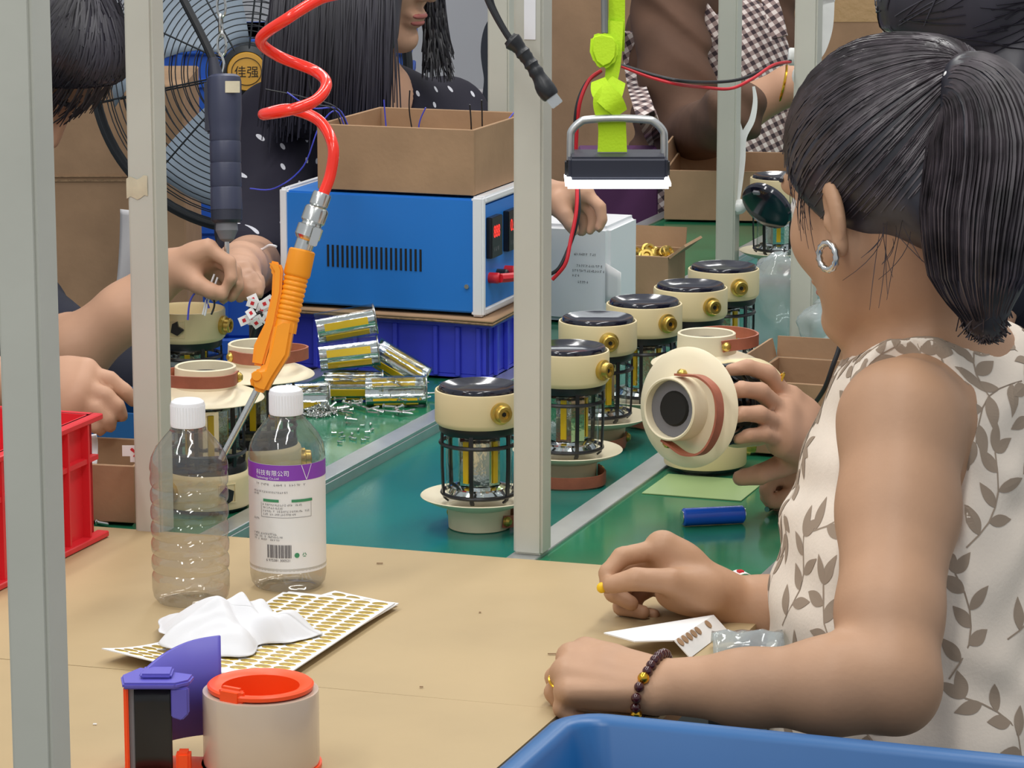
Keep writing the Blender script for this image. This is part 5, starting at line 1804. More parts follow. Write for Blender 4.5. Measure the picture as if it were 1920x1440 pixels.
# hanging tube fixtures; the first houses the added near tube
for i, (du, dv_) in enumerate([(0.2, -1.5), (1.6, -1.9), (1.6, -0.5), (3.2, -1.6), (3.2, -0.6), (4.9, -1.9), (4.9, -0.6), (6.6, -1.6)]):
    p = CV(du, dv_, 2.63)
    t_ = thing('tube_fixture', 'fluorescent tube fixture hung above the line', 'light', p, RC + math.pi / 2, 'fluorescent fixtures above the line')
    MB().box(-0.63, 0.63, -0.085, 0.085, 0.0, 0.05).build('housing', M['white'], t_, smooth=None)
    MB().tube([(-0.55, 0, 0.05), (-0.55, 0, 0.9)], 0.004, 6).build('hanger', M['steel'], t_)
    MB().tube([(0.55, 0, 0.05), (0.55, 0, 0.9)], 0.004, 6).build('hanger', M['steel'], t_)

wb0 = D(390, 560, 3.70)
root = thing('lantern_wires', 'thin blue and white wires coming out of the unfinished lantern', 'wire', wb0)
for pts, c in (([(352, 600), (356, 566), (368, 548), (382, 552), (392, 578)], 'wire_blue'), ([(380, 590), (388, 556), (396, 530), (402, 514)], 'white'), ([(384, 592), (392, 560), (402, 536), (408, 520)], 'white'), ([(396, 590), (402, 572), (398, 552), (392, 540)], 'wire_black')):
    MB().tube(local(spline([D(x, y, 3.70) for x, y in pts], 6), wb0), 0.0012, 6).build('wire', M[c], root)
# ------------------------------------------------------------------ people
M['skin'] = mat('skin', (188, 147, 116), 0.5, var=0.035, vscale=14, bump=0.06, bscale=220, spec=0.35)
M['skin_far'] = mat('skin_light', (200, 156, 128), 0.5, var=0.03, vscale=14, spec=0.3)
M['lips'] = mat('lips', (176, 100, 92), 0.45)
M['hair'] = mat('black_hair', (44, 42, 50), 0.38, var=0.35, vscale=10, bump=0.35, bscale=26, stretch=(1, 1, 0.15), spec=0.5)
M['hair_brown'] = mat('dark_brown_hair', (46, 46, 54), 0.36, var=0.30, vscale=30, spec=0.55)
M['hair_strand'] = mat('hair_strand', (64, 58, 62), 0.38, var=0.35, vscale=40, spec=0.6)
M['blouse'] = mat('linen_blouse', (242, 229, 213), 0.85, var=0.02, vscale=20, bump=0.12, bscale=320, spec=0.2)
M['leafprint'] = mat('leaf_print', (166, 148, 130), 0.85, spec=0.2)
M['trousers'] = mat('dark_trousers', (52, 54, 66), 0.85)
M['brown_shirt'] = mat('brown_shirt', (98, 73, 59), 0.8, var=0.06, vscale=10, bump=0.3, bscale=25, spec=0.25)
M['black_shirt'] = mat('black_shirt', (40, 42, 54), 0.8, var=0.06, vscale=8, bump=0.2, bscale=30, spec=0.25)
M['pearl'] = mat('pearl', (240, 240, 238), 0.2, coat=0.5)
M['bead'] = mat('dark_red_bead', (66, 20, 24), 0.18, coat=0.5)
M['eyewhite'] = mat('eye_white', (236, 234, 230), 0.3)
M['goldring'] = mat('gold', (226, 178, 60), 0.2, metal=1.0)


def node_mat(name, build, rough=0.8):
    m = bpy.data.materials.new(name)
    m.use_nodes = True
    nt = m.node_tree
    b = nt.nodes['Principled BSDF']
    b.inputs['Roughness'].default_value = rough
    b.inputs['Specular IOR Level'].default_value = 0.2
    build(nt, b)
    return m


def dots(nt, b):
    tc = nt.nodes.new('ShaderNodeTexCoord')
    v = nt.nodes.new('ShaderNodeTexVoronoi')
    v.inputs['Scale'].default_value = 25
    v.inputs['Randomness'].default_value = 0.75
    v.voronoi_dimensions = '2D'
    se = nt.nodes.new('ShaderNodeSeparateXYZ')
    cb_ = nt.nodes.new('ShaderNodeCombineXYZ')
    sx_ = nt.nodes.new('ShaderNodeMath')
    sx_.operation = 'MULTIPLY_ADD'
    sx_.inputs[1].default_value = 0.6
    nt.links.new(tc.outputs['Object'], se.inputs[0])
    nt.links.new(se.outputs['Y'], sx_.inputs[0])
    nt.links.new(se.outputs['X'], sx_.inputs[2])
    nt.links.new(sx_.outputs[0], cb_.inputs['X'])
    nt.links.new(se.outputs['Z'], cb_.inputs['Y'])
    nt.links.new(cb_.outputs[0], v.inputs['Vector'])
    lt = nt.nodes.new('ShaderNodeMath')
    lt.operation = 'LESS_THAN'
    lt.inputs[1].default_value = 0.10
    nt.links.new(v.outputs['Distance'], lt.inputs[0])
    mx = nt.nodes.new('ShaderNodeMixRGB')
    mx.inputs[1].default_value = rgb(36, 34, 46)
    mx.inputs[2].default_value = rgb(205, 205, 212)
    nt.links.new(lt.outputs[0], mx.inputs[0])
    nt.links.new(mx.outputs[0], b.inputs['Base Color'])


def gingham(nt, b):
    tc = nt.nodes.new('ShaderNodeTexCoord')
    fac = []
    for vec in ((0.85, 0.2, 0.5), (-0.5, 0.2, 0.85)):
        dp = nt.nodes.new('ShaderNodeVectorMath')
        dp.operation = 'DOT_PRODUCT'
        dp.inputs[1].default_value = [c * 58 for c in vec]
        nt.links.new(tc.outputs['Object'], dp.inputs[0])
        fr = nt.nodes.new('ShaderNodeMath')
        fr.operation = 'FRACT'
        nt.links.new(dp.outputs['Value'], fr.inputs[0])
        gt = nt.nodes.new('ShaderNodeMath')
        gt.operation = 'GREATER_THAN'
        gt.inputs[1].default_value = 0.5
        nt.links.new(fr.outputs[0], gt.inputs[0])
        fac.append(gt)
    ad = nt.nodes.new('ShaderNodeMath')
    ad.operation = 'ADD'
    nt.links.new(fac[0].outputs[0], ad.inputs[0])
    nt.links.new(fac[1].outputs[0], ad.inputs[1])
    hf = nt.nodes.new('ShaderNodeMath')
    hf.operation = 'MULTIPLY'
    hf.inputs[1].default_value = 0.5
    nt.links.new(ad.outputs[0], hf.inputs[0])
    rp = nt.nodes.new('ShaderNodeValToRGB')
    rp.color_ramp.elements[0].color = rgb(232, 220, 214)
    rp.color_ramp.elements[1].color = rgb(74, 62, 66)
    e = rp.color_ramp.elements.new(0.5)
    e.color = rgb(158, 138, 134)
    rp.color_ramp.interpolation = 'CONSTANT'
    rp.color_ramp.elements[1].position = 0.25
    rp.color_ramp.elements[2].position = 0.75
    nt.links.new(hf.outputs[0], rp.inputs[0])
    nt.links.new(rp.outputs[0], b.inputs['Base Color'])


M['dotted'] = node_mat('dotted_dress', dots)
M['gingham'] = node_mat('gingham', gingham)


class Frame:
    def __init__(s, c, fwd, upish=(0, 0, 1)):
        s.c = np.array(c, float)
        s.f = nrm(fwd)
        u = np.array(upish, float)
        s.u = nrm(u - s.f * (u @ s.f))
        s.l = np.cross(s.u, s.f)
        s.R = np.stack([s.f, s.l, s.u], 1)

    def p(s, a, b, c):
        return s.c + s.f * a + s.l * b + s.u * c


def add_head(B, F, neck, nr=0.052):
    e = B.ell
    e(F.p(-0.012, 0, 0.048), (0.094, 0.075, 0.088), F.R, 0.01)
    e(F.p(0.026, 0, -0.012), (0.068, 0.062, 0.086), F.R, 0.02)
    for s in (-1, 1):
        B.cone(F.p(0.008, s * 0.052, -0.035), F.p(0.070, s * 0.016, -0.085), 0.020, 0.018, 0.02)
        e(F.p(0.055, s * 0.036, -0.012), (0.030, 0.026, 0.030), F.R, 0.02)
    e(F.p(0.080, 0, -0.086), (0.018, 0.022, 0.017), F.R, 0.016)
    B.cone(F.p(0.082, -0.034, 0.042), F.p(0.082, 0.034, 0.042), 0.012, 0.012, 0.014)
    for s in (-1, 1):
        e(F.p(0.099, s * 0.031, 0.022), (0.012, 0.016, 0.010), F.R, 0.012, '-')
    B.cone(F.p(0.092, 0, 0.028), F.p(0.108, 0, -0.012), 0.0065, 0.0105, 0.010)
    for s in (-1, 1):
        e(F.p(0.098, s * 0.011, -0.017), (0.009, 0.007, 0.007), F.R, 0.006)
    e(F.p(0.091, 0, -0.045), (0.012, 0.024, 0.008), F.R, 0.008)
    e(F.p(0.089, 0, -0.057), (0.012, 0.021, 0.008), F.R, 0.008)
    for s in (-1, 1):
        # ear: outer shell, hollow, lobe
        er = Frame(F.p(-0.010, s * 0.079, -0.002), F.f * 0.9 + F.l * (-s * 0.42) - F.u * 0.12, F.u)
        e(er.p(0, 0, 0.004), (0.017, 0.0075, 0.031), er.R, 0.004)
        e(er.p(0.004, 0, -0.026), (0.010, 0.007, 0.011), er.R, 0.005)
        e(er.p(0.004, s * 0.0085, 0.004), (0.009, 0.0055, 0.019), er.R, 0.003, '-')
        e(er.p(0.011, s * 0.004, -0.004), (0.005, 0.004, 0.008), er.R, 0.003)
    B.cone(F.p(-0.030, 0, -0.015), neck, nr * 0.94, nr * 1.02, 0.018)


def chain(B, pts, rad, k=0.0025):
    for a, b, ra, rb in zip(pts[:-1], pts[1:], rad[:-1], rad[1:]):
        B.cone(a, b, ra, rb, k)


FR4 = [(0.0088, 0.0082, 0.0074, 0.0062), (0.0090, 0.0084, 0.0076, 0.0064), (0.0086, 0.0080, 0.0072, 0.0060), (0.0076, 0.0070, 0.0064, 0.0054)]


def hand_px(B, wrist, fingers, thumb, sc=1.0, wr=0.022, palm=0.0125, kp=0.012):
    """joints given as (px, py, depth); fingers ordered index to little"""
    w = np.array(D(*wrist))
    mcps = []
    for (f, rad) in zip(fingers, FR4):
        pts = [np.array(D(*q)) for q in f]
        mcps.append(pts[0])
    for i, m in enumerate(mcps):
        side = (mcps[0] - mcps[-1]) * (0.22 - 0.15 * i)
        B.cone(w + side, m, wr * 0.72, palm * sc, kp)
    for a, b in zip(mcps[:-1], mcps[1:]):
        B.cone((w + a * 2) / 3, (w + b * 2) / 3, palm * sc * 1.02, palm * sc * 1.02, kp)
    tp = [np.array(D(*q)) for q in thumb]
    B.cone(w, tp[0], wr * 0.7, 0.014 * sc, kp)
    B.cone(tp[0], tp[1], 0.0150 * sc, 0.0112 * sc, 0.010)
    chain(B, tp[1:], [0.0108 * sc, 0.0096 * sc, 0.0078 * sc])
    for (f, rad) in zip(fingers, FR4):
        chain(B, [np.array(D(*q)) for q in f], [r * sc for r in rad])
    return w


def person(label, base):
    return thing('person', label, 'person', base)


def attach(name, VQ, m, root, smooth=True):
    V, Q = VQ
    me = np_mesh(name, V - np.array(root.location), Q, smooth)
    return link(name, me, m, root)


def face_parts(F, root, lips=True):
    base = np.array(root.location)
    for s in (-1, 1):
        o = MB().ball(tuple(F.p(0.0785, s * 0.031, 0.020) - base), 0.0115, 16, 12).build('eye', M['eyewhite'], root)
        MB().ball(tuple(F.p(0.0870, s * 0.031, 0.019) - base), 0.0042, 12, 8).build('iris', M['dark'], o)
        MB().tube([tuple(F.p(0.094, s * 0.016, 0.046) - base), tuple(F.p(0.093, s * 0.032, 0.051) - base), tuple(F.p(0.083, s * 0.048, 0.046) - base)], [0.003, 0.0035, 0.002], 8).build('eyebrow', M['hair'], root)
    if lips:
        L_ = Body()
        L_.ell(F.p(0.0960, 0, -0.0452), (0.0085, 0.0205, 0.0052), F.R, 0.003)
        L_.ell(F.p(0.0945, 0, -0.0555), (0.0085, 0.0185, 0.0058), F.R, 0.002)
        attach('lips', L_.mesh(0.0018), M['lips'], root)


def strands(root, paths, r, m, name, n=3):
    o = MB()
    base = np.array(root.location)
    for pts in paths:
        k = len(pts)
        o.tube([tuple(p - base) for p in pts], [r * (0.5 + 0.5 * math.sin(math.pi * (0.1 + 0.85 * i / (k - 1)))) for i in range(k)], n, caps=False)
    o = o.build(name, m, root, smooth=2.0, recalc=False)
    o['kind'] = 'stuff'
    return o


def hug(paths, ob, root, off=0.0012):
    """lay strand points on the surface of a hair mass"""
    me = ob.data
    bv = BVHTree.FromPolygons([v.co for v in me.vertices], [p.vertices for p in me.polygons])
    base = np.array(root.location)
    out = []
    for pts in paths:
        o_ = off * (0.6 + 0.8 * RNG.random())
        q_ = []
        for p in pts:
            loc, n, i, d = bv.find_nearest(Vector(p - base))
            q_.append(np.array(loc + n * o_) + base)
        out.append(q_)
    return out


# ============================ the woman in the leaf-print blouse
W0 = D(1736, 1000, 2.85)
root = person('woman with a dark ponytail in a sleeveless leaf print blouse, seated at the right', (W0[0], W0[1], 0.0))
woman = root
FT = Frame(W0, (-0.99, 0.14, 0))
HF = Frame(D(1674, 392, 2.80), (-0.58, 0.74, -0.30), (0.04, -0.02, 1))
B = Body()
neck = D(1738, 700, 2.86)
add_head(B, HF, neck)
SL, SR = np.array(D(1690, 792, 2.712)), np.array(D(1790, 770, 3.00))
tors = [(D(1730, 960, 2.865), (0.108, 0.148, 0.150)), (D(1716, 1185, 2.85), (0.120, 0.155, 0.165)), (D(1790, 765, 2.87), (0.080, 0.135, 0.080)), (D(1740, 1400, 2.86), (0.130, 0.175, 0.13))]
for c, r in tors:
    B.ell(c, r, FT.R, 0.05)
for S in (SL, SR):
    B.cone(neck + np.array([0.004, 0, -0.03]), S, 0.045, 0.050, 0.035)
# left arm (near)
chain(B, [SL, D(1684, 960, 2.672), D(1668, 1150, 2.61), D(1668, 1270, 2.580)], [0.052, 0.0490, 0.0415, 0.0385], 0.018)
B.ell(D(1686, 1312, 2.575), (0.026, 0.026, 0.026), None, 0.018)
chain(B, [D(1668, 1274, 2.578), D(1560, 1286, 2.575), D(1400, 1290, 2.59), D(1245, 1287, 2.61)], [0.0375, 0.0375, 0.0290, 0.0225], 0.018)
hand_px(B, (1232, 1286, 2.612),
        [[(1098, 1224, 2.660), (1056, 1250, 2.695), (1066, 1292, 2.692), (1092, 1306, 2.682)],
         [(1072, 1234, 2.645), (1040, 1270, 2.668), (1056, 1312, 2.666), (1086, 1322, 2.660)],
         [(1061, 1262, 2.624), (1038, 1298, 2.636), (1058, 1330, 2.634), (1088, 1336, 2.632)],
         [(1068, 1296, 2.606), (1052, 1328, 2.606), (1072, 1348, 2.606), (1098, 1350, 2.610)]],
        [(1190, 1262, 2.660), (1140, 1276, 2.700), (1108, 1294, 2.704), (1080, 1306, 2.700)], 1.0, 0.0225, 0.0138, 0.008)
for a_, b_ in (((1098, 1224, 2.652), (1200, 1262, 2.612)), ((1072, 1236, 2.632), (1195, 1276, 2.602)), ((1062, 1264, 2.611), (1195, 1288, 2.594)), ((1068, 1298, 2.594), (1195, 1300, 2.589))):
    B.cone(D(*a_), D(*b_), 0.0085, 0.0050, 0.006)
# right arm (far), pinching fingers
chain(B, [SR, D(1740, 960, 3.02), D(1640, 1150, 2.97), D(1540, 1165, 2.94), D(1440, 1150, 2.92), D(1345, 1122, 2.905)], [0.052, 0.048, 0.041, 0.039, 0.0305, 0.0235], 0.02)
hand_px(B, (1345, 1120, 2.905),
        [[(1242, 1028, 2.885), (1166, 1044, 2.872), (1139, 1074, 2.866), (1138, 1100, 2.862)],
         [(1238, 1046, 2.905), (1160, 1070, 2.900), (1150, 1112, 2.893), (1184, 1132, 2.886)],
         [(1240, 1066, 2.922), (1168, 1096, 2.922), (1165, 1138, 2.910), (1206, 1148, 2.900)],
         [(1248, 1086, 2.934), (1190, 1120, 2.934), (1190, 1150, 2.922), (1226, 1152, 2.912)]],
        [(1318, 1112, 2.872), (1256, 1090, 2.850), (1192, 1086, 2.846), (1147, 1096, 2.852)], 1.08, 0.0235, 0.0155, 0.016)
B.ell(D(1290, 1112, 2.875), (0.030, 0.016, 0.019), None, 0.016)
attach('body', B.mesh(0.0032), M['skin'], root)
face_parts(HF, root)
# blouse
C = Body()
for c, r in tors:
    C.ell(c, tuple(np.array(r) + 0.007), FT.R, 0.05)
C.cone(neck + np.array([0.0, 0, -0.035]), SL + np.array([0.010, 0.055, 0.014]), 0.050, 0.050, 0.03)
C.cone(neck + np.array([0.0, 0, -0.035]), SR + np.array([0.0, -0.05, 0.012]), 0.050, 0.050, 0.03)
C.carve(neck + np.array([0.012, 0.0, -0.03]), HF.p(-0.02, 0, -0.03), 0.064, 0.075, 0.006)
C.carve(SL + np.array([0.004, -0.004, 0.06]), D(1684, 940, 2.68), 0.058, 0.066, 0.006)
C.carve(SR, D(1740, 980, 3.03), 0.060, 0.066, 0.006)
C.cut(CV(0, 0, 0.62), (0, 0, -1))


def wrinkle(F, ax):
    X, Y, Z = ax[0][:, None, None], ax[1][None, :, None], ax[2][None, None, :]
    w = 0.0020 * np.sin(X * 60 + Z * 45 + 2.0 * np.sin(Z * 30 + Y * 20)) + 0.0016 * np.sin(Z * 95 - X * 38 + 1.5 * np.sin(X * 50))
    return (F + w).astype(np.float32)


bl = attach('blouse', C.mesh(0.0036, wrinkle), M['blouse'], root)
# armhole and neck binding: thin tubes along the cut, found on the mesh by nearest points
me = bl.data
bvh = BVHTree.FromPolygons([v.co for v in me.vertices], [p.vertices for p in me.polygons])
sp = []
base = np.array(root.location)


def project(p, off=0.0):
    loc, n, i, d = bvh.find_nearest(Vector(p))
    return loc + n * off, n


# leaf sprigs printed on the cloth
o = MB()
ax0 = Vector(np.array(D(1722, 1100, 2.86)) - base)
rl = random.Random(21)


def leaf(pos, t1, t2, a, ln_, wd):
    """one leaf outline laid on the cloth"""
    ca, sa = math.cos(a), math.sin(a)
    pts = []
    for i in range(13):
        t = i / 12
        h = wd * math.sin(math.pi * t ** 0.8) * 0.5
        pts.append((t * ln_, h))
    left = [(x, h) for x, h in pts]
    vs, fs = [], []
    for x, h in left:
        for s in (-1, 0, 1):
            lx, ly = x * ca - s * h * sa, x * sa + s * h * ca
            q, n = project(pos + t1 * lx + t2 * ly, 0.0005)
            if (q - pos).length > 0.08:
                return
            vs.append(q)
    for i in range(12):
        for s in (0, 1):
            fs.append((3 * i + s, 3 * i + 3 + s, 3 * i + 4 + s, 3 * i + 1 + s))
    o.add(vs, fs)


def sprig(pos, n, ang, size, side):
    t2 = (Vector((0, 0, 1)) - n * n.z).normalized()
    t1 = t2.cross(n)
    ca, sa = math.cos(ang), math.sin(ang)
    prev = None
    k = 7
    stem = []
    for i in range(k):
        t = i / (k - 1)
        lx, ly = size * (t - 0.5), side * 0.20 * size * math.sin(math.pi * t)
        x, y = lx * ca - ly * sa, lx * sa + ly * ca
        q, _n = project(pos + t1 * x + t2 * y, 0.0005)
        stem.append(q)
        if i > 0:
            s2 = 1 if i % 2 else -1
            leaf(q, t1, t2, ang + side * 0.6 * (0.5 - t) + s2 * rl.uniform(0.7, 1.0), rl.uniform(0.024, 0.031), rl.uniform(0.0105, 0.013))
    leaf(stem[-1], t1, t2, ang - side * 0.3, 0.028, 0.011)
    for a_, b_ in zip(stem[:-1], stem[1:]):
        d_ = (b_ - a_)
        w_ = d_.cross(n).normalized() * 0.0007
        o.add([a_ - w_, a_ + w_, b_ + w_, b_ - w_], [(0, 1, 2, 3)])


for iz in range(7):
    for ia in range(12):
        an = 2 * math.pi * (ia + 0.5 * (iz % 2)) / 12 + rl.uniform(-0.08, 0.08)
        zz_ = 0.66 + iz * 0.085 + rl.uniform(-0.012, 0.012)
        org = Vector((ax0.x, ax0.y, zz_))
        dr = Vector((math.cos(an), math.sin(an), 0))
        hit, n, i_, d_ = bvh.ray_cast(org + dr * 0.5, -dr)
        if hit is None or n is None:
            continue
        sprig(hit, n, rl.uniform(0.5, 2.4) + (math.pi if rl.random() < 0.25 else 0), 0.088, rl.choice((-1, 1)))
for px, py in ((1700, 640), (1760, 650), (1850, 690), (1640, 715)):
    d0 = Vector(D(px, py, 2.3)) - Vector(base)
    d1 = (Vector(D(px, py, 3.3)) - Vector(D(px, py, 2.3))).normalized()
    hit, n, i_, d_ = bvh.ray_cast(d0, d1)
    if hit is not None:
        sprig(hit, n, rl.uniform(0.2, 1.2), 0.07, 1)
o.build('leaf_print', M['leafprint'], bl, smooth=None, recalc=False)
# trousers, stool
T = Body()
hipL, hipR = np.array([W0[0] + 0.02, W0[1] - 0.09, 0.53]), np.array([W0[0] + 0.02, W0[1] + 0.09, 0.53])
T.ell(np.array([W0[0] + 0.02, W0[1], 0.57]), (0.14, 0.18, 0.11), None, 0.03)
for hp_, s in ((hipL, -1), (hipR, 1)):
    kn = hp_ + np.array([-0.36 if s > 0 else -0.25, 0.03 * s, -0.02])
    T.cone(hp_, kn, 0.085, 0.062, 0.03)
    T.cone(kn, np.array([kn[0] + 0.06, kn[1], 0.08]), 0.060, 0.042, 0.02)
    T.cone(np.array([kn[0] + 0.06, kn[1], 0.045]), np.array([kn[0] - 0.10, kn[1], 0.035]), 0.040, 0.032, 0.02)
attach('trousers', T.mesh(0.008), M['trousers'], root)
# hair: cap, tail, strands
H = Body()
hcent = HF.p(-0.014, 0, 0.052)
hrad = np.array((0.104, 0.086, 0.098))
H.ell(hcent, hrad, HF.R, 0.01)
H.ell(HF.p(-0.075, 0, -0.005), (0.035, 0.055, 0.05), HF.R, 0.03)
H.cut(HF.p(0, 0, 0) + (HF.f * 0.77 - HF.u * 0.64) * 0.018, HF.f * 0.77 - HF.u * 0.64, 0.004)
tie = np.array(D(1786, 152, 2.735))
H.ell(tie + np.array([-0.006, 0.012, -0.004]), (0.034, 0.030, 0.030), None, 0.035)
hair_ob = attach('hair', H.mesh(0.0036), M['hair_brown'], root)
tl = [tie, D(1822, 158, 2.712), D(1850, 200, 2.693), D(1856, 280, 2.685), D(1842, 400, 2.685), D(1838, 510, 2.69), D(1848, 600, 2.70), D(1858, 628, 2.705)]
tr_ = [0.015, 0.025, 0.036, 0.046, 0.046, 0.038, 0.014, 0.004]
H2 = Body()
chain(H2, tl, [r * 0.93 for r in tr_], 0.02)
attach('ponytail', H2.mesh(0.0036), M['hair_brown'], root)
paths = []
g = np.random.default_rng(4)
tdir = HF.R.T @ (tie - hcent)
tdir = nrm(tdir / hrad)
for i in range(1300):
    d0 = nrm(g.normal(size=3))
    q = d0 * hrad
    pl = (q[0] - 0.014) * 0.77 - (q[2] + 0.052) * 0.64
    if pl > 0.016 or q[2] < -0.062:
        continue
    if pl < -0.03 and g.random() < 0.35:
        continue
    om = math.acos(np.clip(d0 @ tdir, -1, 1))
    pts = []
    lift = 1.004 + 0.018 * g.random()
    for t in np.linspace(0, 1, 9):
        dd = (math.sin((1 - t) * om) * d0 + math.sin(t * om) * tdir) / max(math.sin(om), 1e-3)
        dd = nrm(dd)
        pts.append(hcent + HF.R @ (dd * hrad * (lift + 0.012 * math.sin(math.pi * t))))
    paths.append(pts)
strands(root, hug(paths, hair_ob, root), 0.0011, M['hair_strand'], 'hair_strands')
paths = []
tls = spline(tl, 4)
trs = np.interp(np.linspace(0, 1, len(tls)), np.linspace(0, 1, len(tr_)), tr_)
for i in range(800):
    a, rr = g.random() * 2 * math.pi, 0.85 + 0.22 * g.random()
    end = len(tls) - int(g.random() * 5)
    ph = g.random() * 6
    pts = []
    for j in range(0, end):
        tg = nrm(np.array(tls[min(j + 1, len(tls) - 1)]) - np.array(tls[max(j - 1, 0)]))
        e1_ = nrm(np.cross(tg, [0.2, 1.0, 0.1]))
        e2_ = np.cross(tg, e1_)
        pts.append(np.array(tls[j]) + (e1_ * math.cos(a) + e2_ * math.sin(a)) * trs[j] * (rr + 0.08 + 0.03 * math.sin(j * 0.5 + ph)))
    if len(pts) > 4:
        pts[-1] = pts[-1] + np.array([g.normal() * 0.005, 0, -0.006 * g.random()])
        paths.append(pts)
strands(root, paths, 0.0011, M['hair_strand'], 'ponytail_strands')
# loose hairs at the nape and temple
paths = []
for k in range(13):
    s0 = HF.p(-0.035 - 0.04 * g.random(), 0.056 + 0.010 * g.random(), -0.015 - 0.02 * g.random())
    L_, sx, cv = 0.02 + 0.05 * g.random(), 0.012 * g.normal(), 0.012 * g.normal()
    paths.append([s0 + np.array([sx * t + cv * t * t, -0.004 * t, -L_ * t]) for t in np.linspace(0, 1, 7)])
for k in range(26):
    s0 = HF.p(0.026 + 0.016 * g.random(), 0.074 - 0.01 * g.random(), 0.02 + 0.05 * g.random())
    L_, sx = 0.02 + 0.03 * g.random(), 0.010 * g.random()
    paths.append([s0 + HF.l * (0.004 * math.sin(t * 2.5)) + HF.f * sx * t - HF.u * L_ * t for t in np.linspace(0, 1, 7)])
strands(root, paths, 0.0004, M['hair_strand'], 'loose_hair')
MB().ball(tuple(np.array(D(1778, 141, 2.700)) - base), 0.0042, 14, 10).build('pearl_pin', M['pearl'], root)
# earring: a ridged silver hoop
ec = HF.p(-0.002, 0.0865, -0.036)
eo = MB()
hp_ = []
for i in range(26):
    t = 2 * math.pi * i / 26
    hp_.append(tuple(ec + HF.f * 0.0105 * math.cos(t) + HF.u * 0.0115 * math.sin(t) + HF.l * 0.002 - base))
eo.tube(hp_, [0.0024 if i % 2 else 0.0033 for i in range(26)], 8, closed=True)
eo.build('earring', M['steelbright'], root, smooth=1.2)
# necklace chain at the nape
npth = [D(1735, 592, 2.790), D(1715, 610, 2.785), D(1695, 636, 2.790), D(1680, 660, 2.798), D(1668, 690, 2.808)]
MB().tube(local(spline(npth, 6), base), 0.0012, 6).build('necklace', M['goldring'], root)
# bead bracelet on the left wrist
wc = np.array(D(1222, 1286, 2.612))
wx = nrm(D(1400, 1290, 2.59) - D(1232, 1286, 2.612))
wa = nrm(np.cross(wx, [0, 1, 0]))
wb_ = np.cross(wx, wa)
bodym = [c for c in root.children if c.name.startswith('body')][0].data
bvb = BVHTree.FromPolygons([v.co for v in bodym.vertices], [p.vertices for p in bodym.polygons])
ring_ = []
for i in range(24):
    t = 2 * math.pi * i / 24
    dr = Vector(wa * math.cos(t) + wb_ * math.sin(t))
    o_ = Vector(wc - base) + Vector(wx) * (0.008 * math.sin(t + 2.1))
    hit, n, i_, d_ = bvb.ray_cast(o_ + dr * 0.06, -dr)
    ring_.append((hit if hit is not None else o_ + dr * 0.027) + dr * 0.0030)
for i, p in enumerate(ring_):
    gold = i in (4, 8, 15, 16)
    MB().ball(tuple(p), 0.0050 if gold else 0.0044, 12, 8).build('bracelet_bead', M['goldring'] if gold else M['bead'], root)
rg = (np.array(D(1061, 1262, 2.624)) + np.array(D(1038, 1298, 2.636))) / 2
rx = nrm(np.array(D(1038, 1298, 2.636)) - np.array(D(1061, 1262, 2.624)))
ra_ = nrm(np.cross(rx, [0, 1, 0]))
rb_ = np.cross(rx, ra_)
MB().tube([tuple(rg + (ra_ * math.cos(t) + rb_ * math.sin(t)) * 0.0096 - base) for t in np.linspace(0, 2 * math.pi, 24, endpoint=False)], 0.0012, 6, closed=True).build('finger_ring', M['goldring'], root)
yk = D(1128, 1102, 2.858)
o = MB().ball((0, 0, 0), (0.0045, 0.004, 0.005), 10, 8).build('yellow_plug', M['led'], None, loc=yk)
tag(o, 'tiny yellow plug pinched between thumb and finger', 'plug')
st = thing('work_stool', 'stool under the woman in the leaf print blouse', 'stool', (W0[0] + 0.03, W0[1], 0))
MB().lathe([(0, 0.415), (0.17, 0.415), (0.175, 0.42), (0.175, 0.435), (0.17, 0.44), (0, 0.44)], 32).build('seat', M['black'], st)
for k in range(4):
    a = math.pi / 4 + k * math.pi / 2
    MB().tube([(0.10 * math.cos(a), 0.10 * math.sin(a), 0.415), (0.17 * math.cos(a), 0.17 * math.sin(a), 0.0)], 0.012, 8).build('leg', M['steel'], st)
# ============================ worker at the left (head bowed, black shirt)
L0 = D(-40, 700, 3.95)
root = person('worker in a black shirt with short dark hair, head bowed, at the left edge', (L0[0], L0[1], 0.0))
base = np.array(root.location)
HF = Frame(D(22, 112, 3.85), (0.52, -0.25, -0.80), (0, 0, 1))
B = Body()
neck = D(-50, 300, 4.0)
add_head(B, HF, neck)
tor = Frame(D(-60, 560, 4.02), (0.9, -0.35, 0.1))
tors = [(D(-100, 480, 4.04), (0.10, 0.16, 0.17)), (D(-100, 700, 4.06), (0.12, 0.16, 0.17))]
for c, r in tors:
    B.ell(c, r, tor.R, 0.05)
sl, sr = np.array(D(0, 400, 3.90)), np.array(D(-90, 400, 4.15))
sa_, sb_ = np.array(D(-50, 430, 3.86)), np.array(D(-50, 470, 4.05))
armA = [sb_, D(30, 585, 3.88), D(140, 660, 3.74), D(235, 585, 3.725), D(318, 508, 3.72)]
chain(B, armA, [0.050, 0.046, 0.039, 0.033, 0.024], 0.015)
hand_px(B, (322, 505, 3.72),
        [[(390, 466, 3.695), (430, 492, 3.688), (434, 522, 3.686), (420, 545, 3.690)],
         [(398, 480, 3.712), (440, 508, 3.706), (446, 536, 3.704), (434, 558, 3.706)],
         [(392, 496, 3.728), (428, 522, 3.722), (432, 546, 3.720), (418, 562, 3.722)],
         [(382, 510, 3.740), (410, 530, 3.738), (414, 548, 3.736), (402, 560, 3.736)]],
        [(348, 514, 3.705), (372, 534, 3.690), (396, 546, 3.686), (416, 553, 3.688)], 0.98)
armB = [sa_, D(-110, 620, 3.62), D(-60, 728, 3.48), D(60, 716, 3.43)]
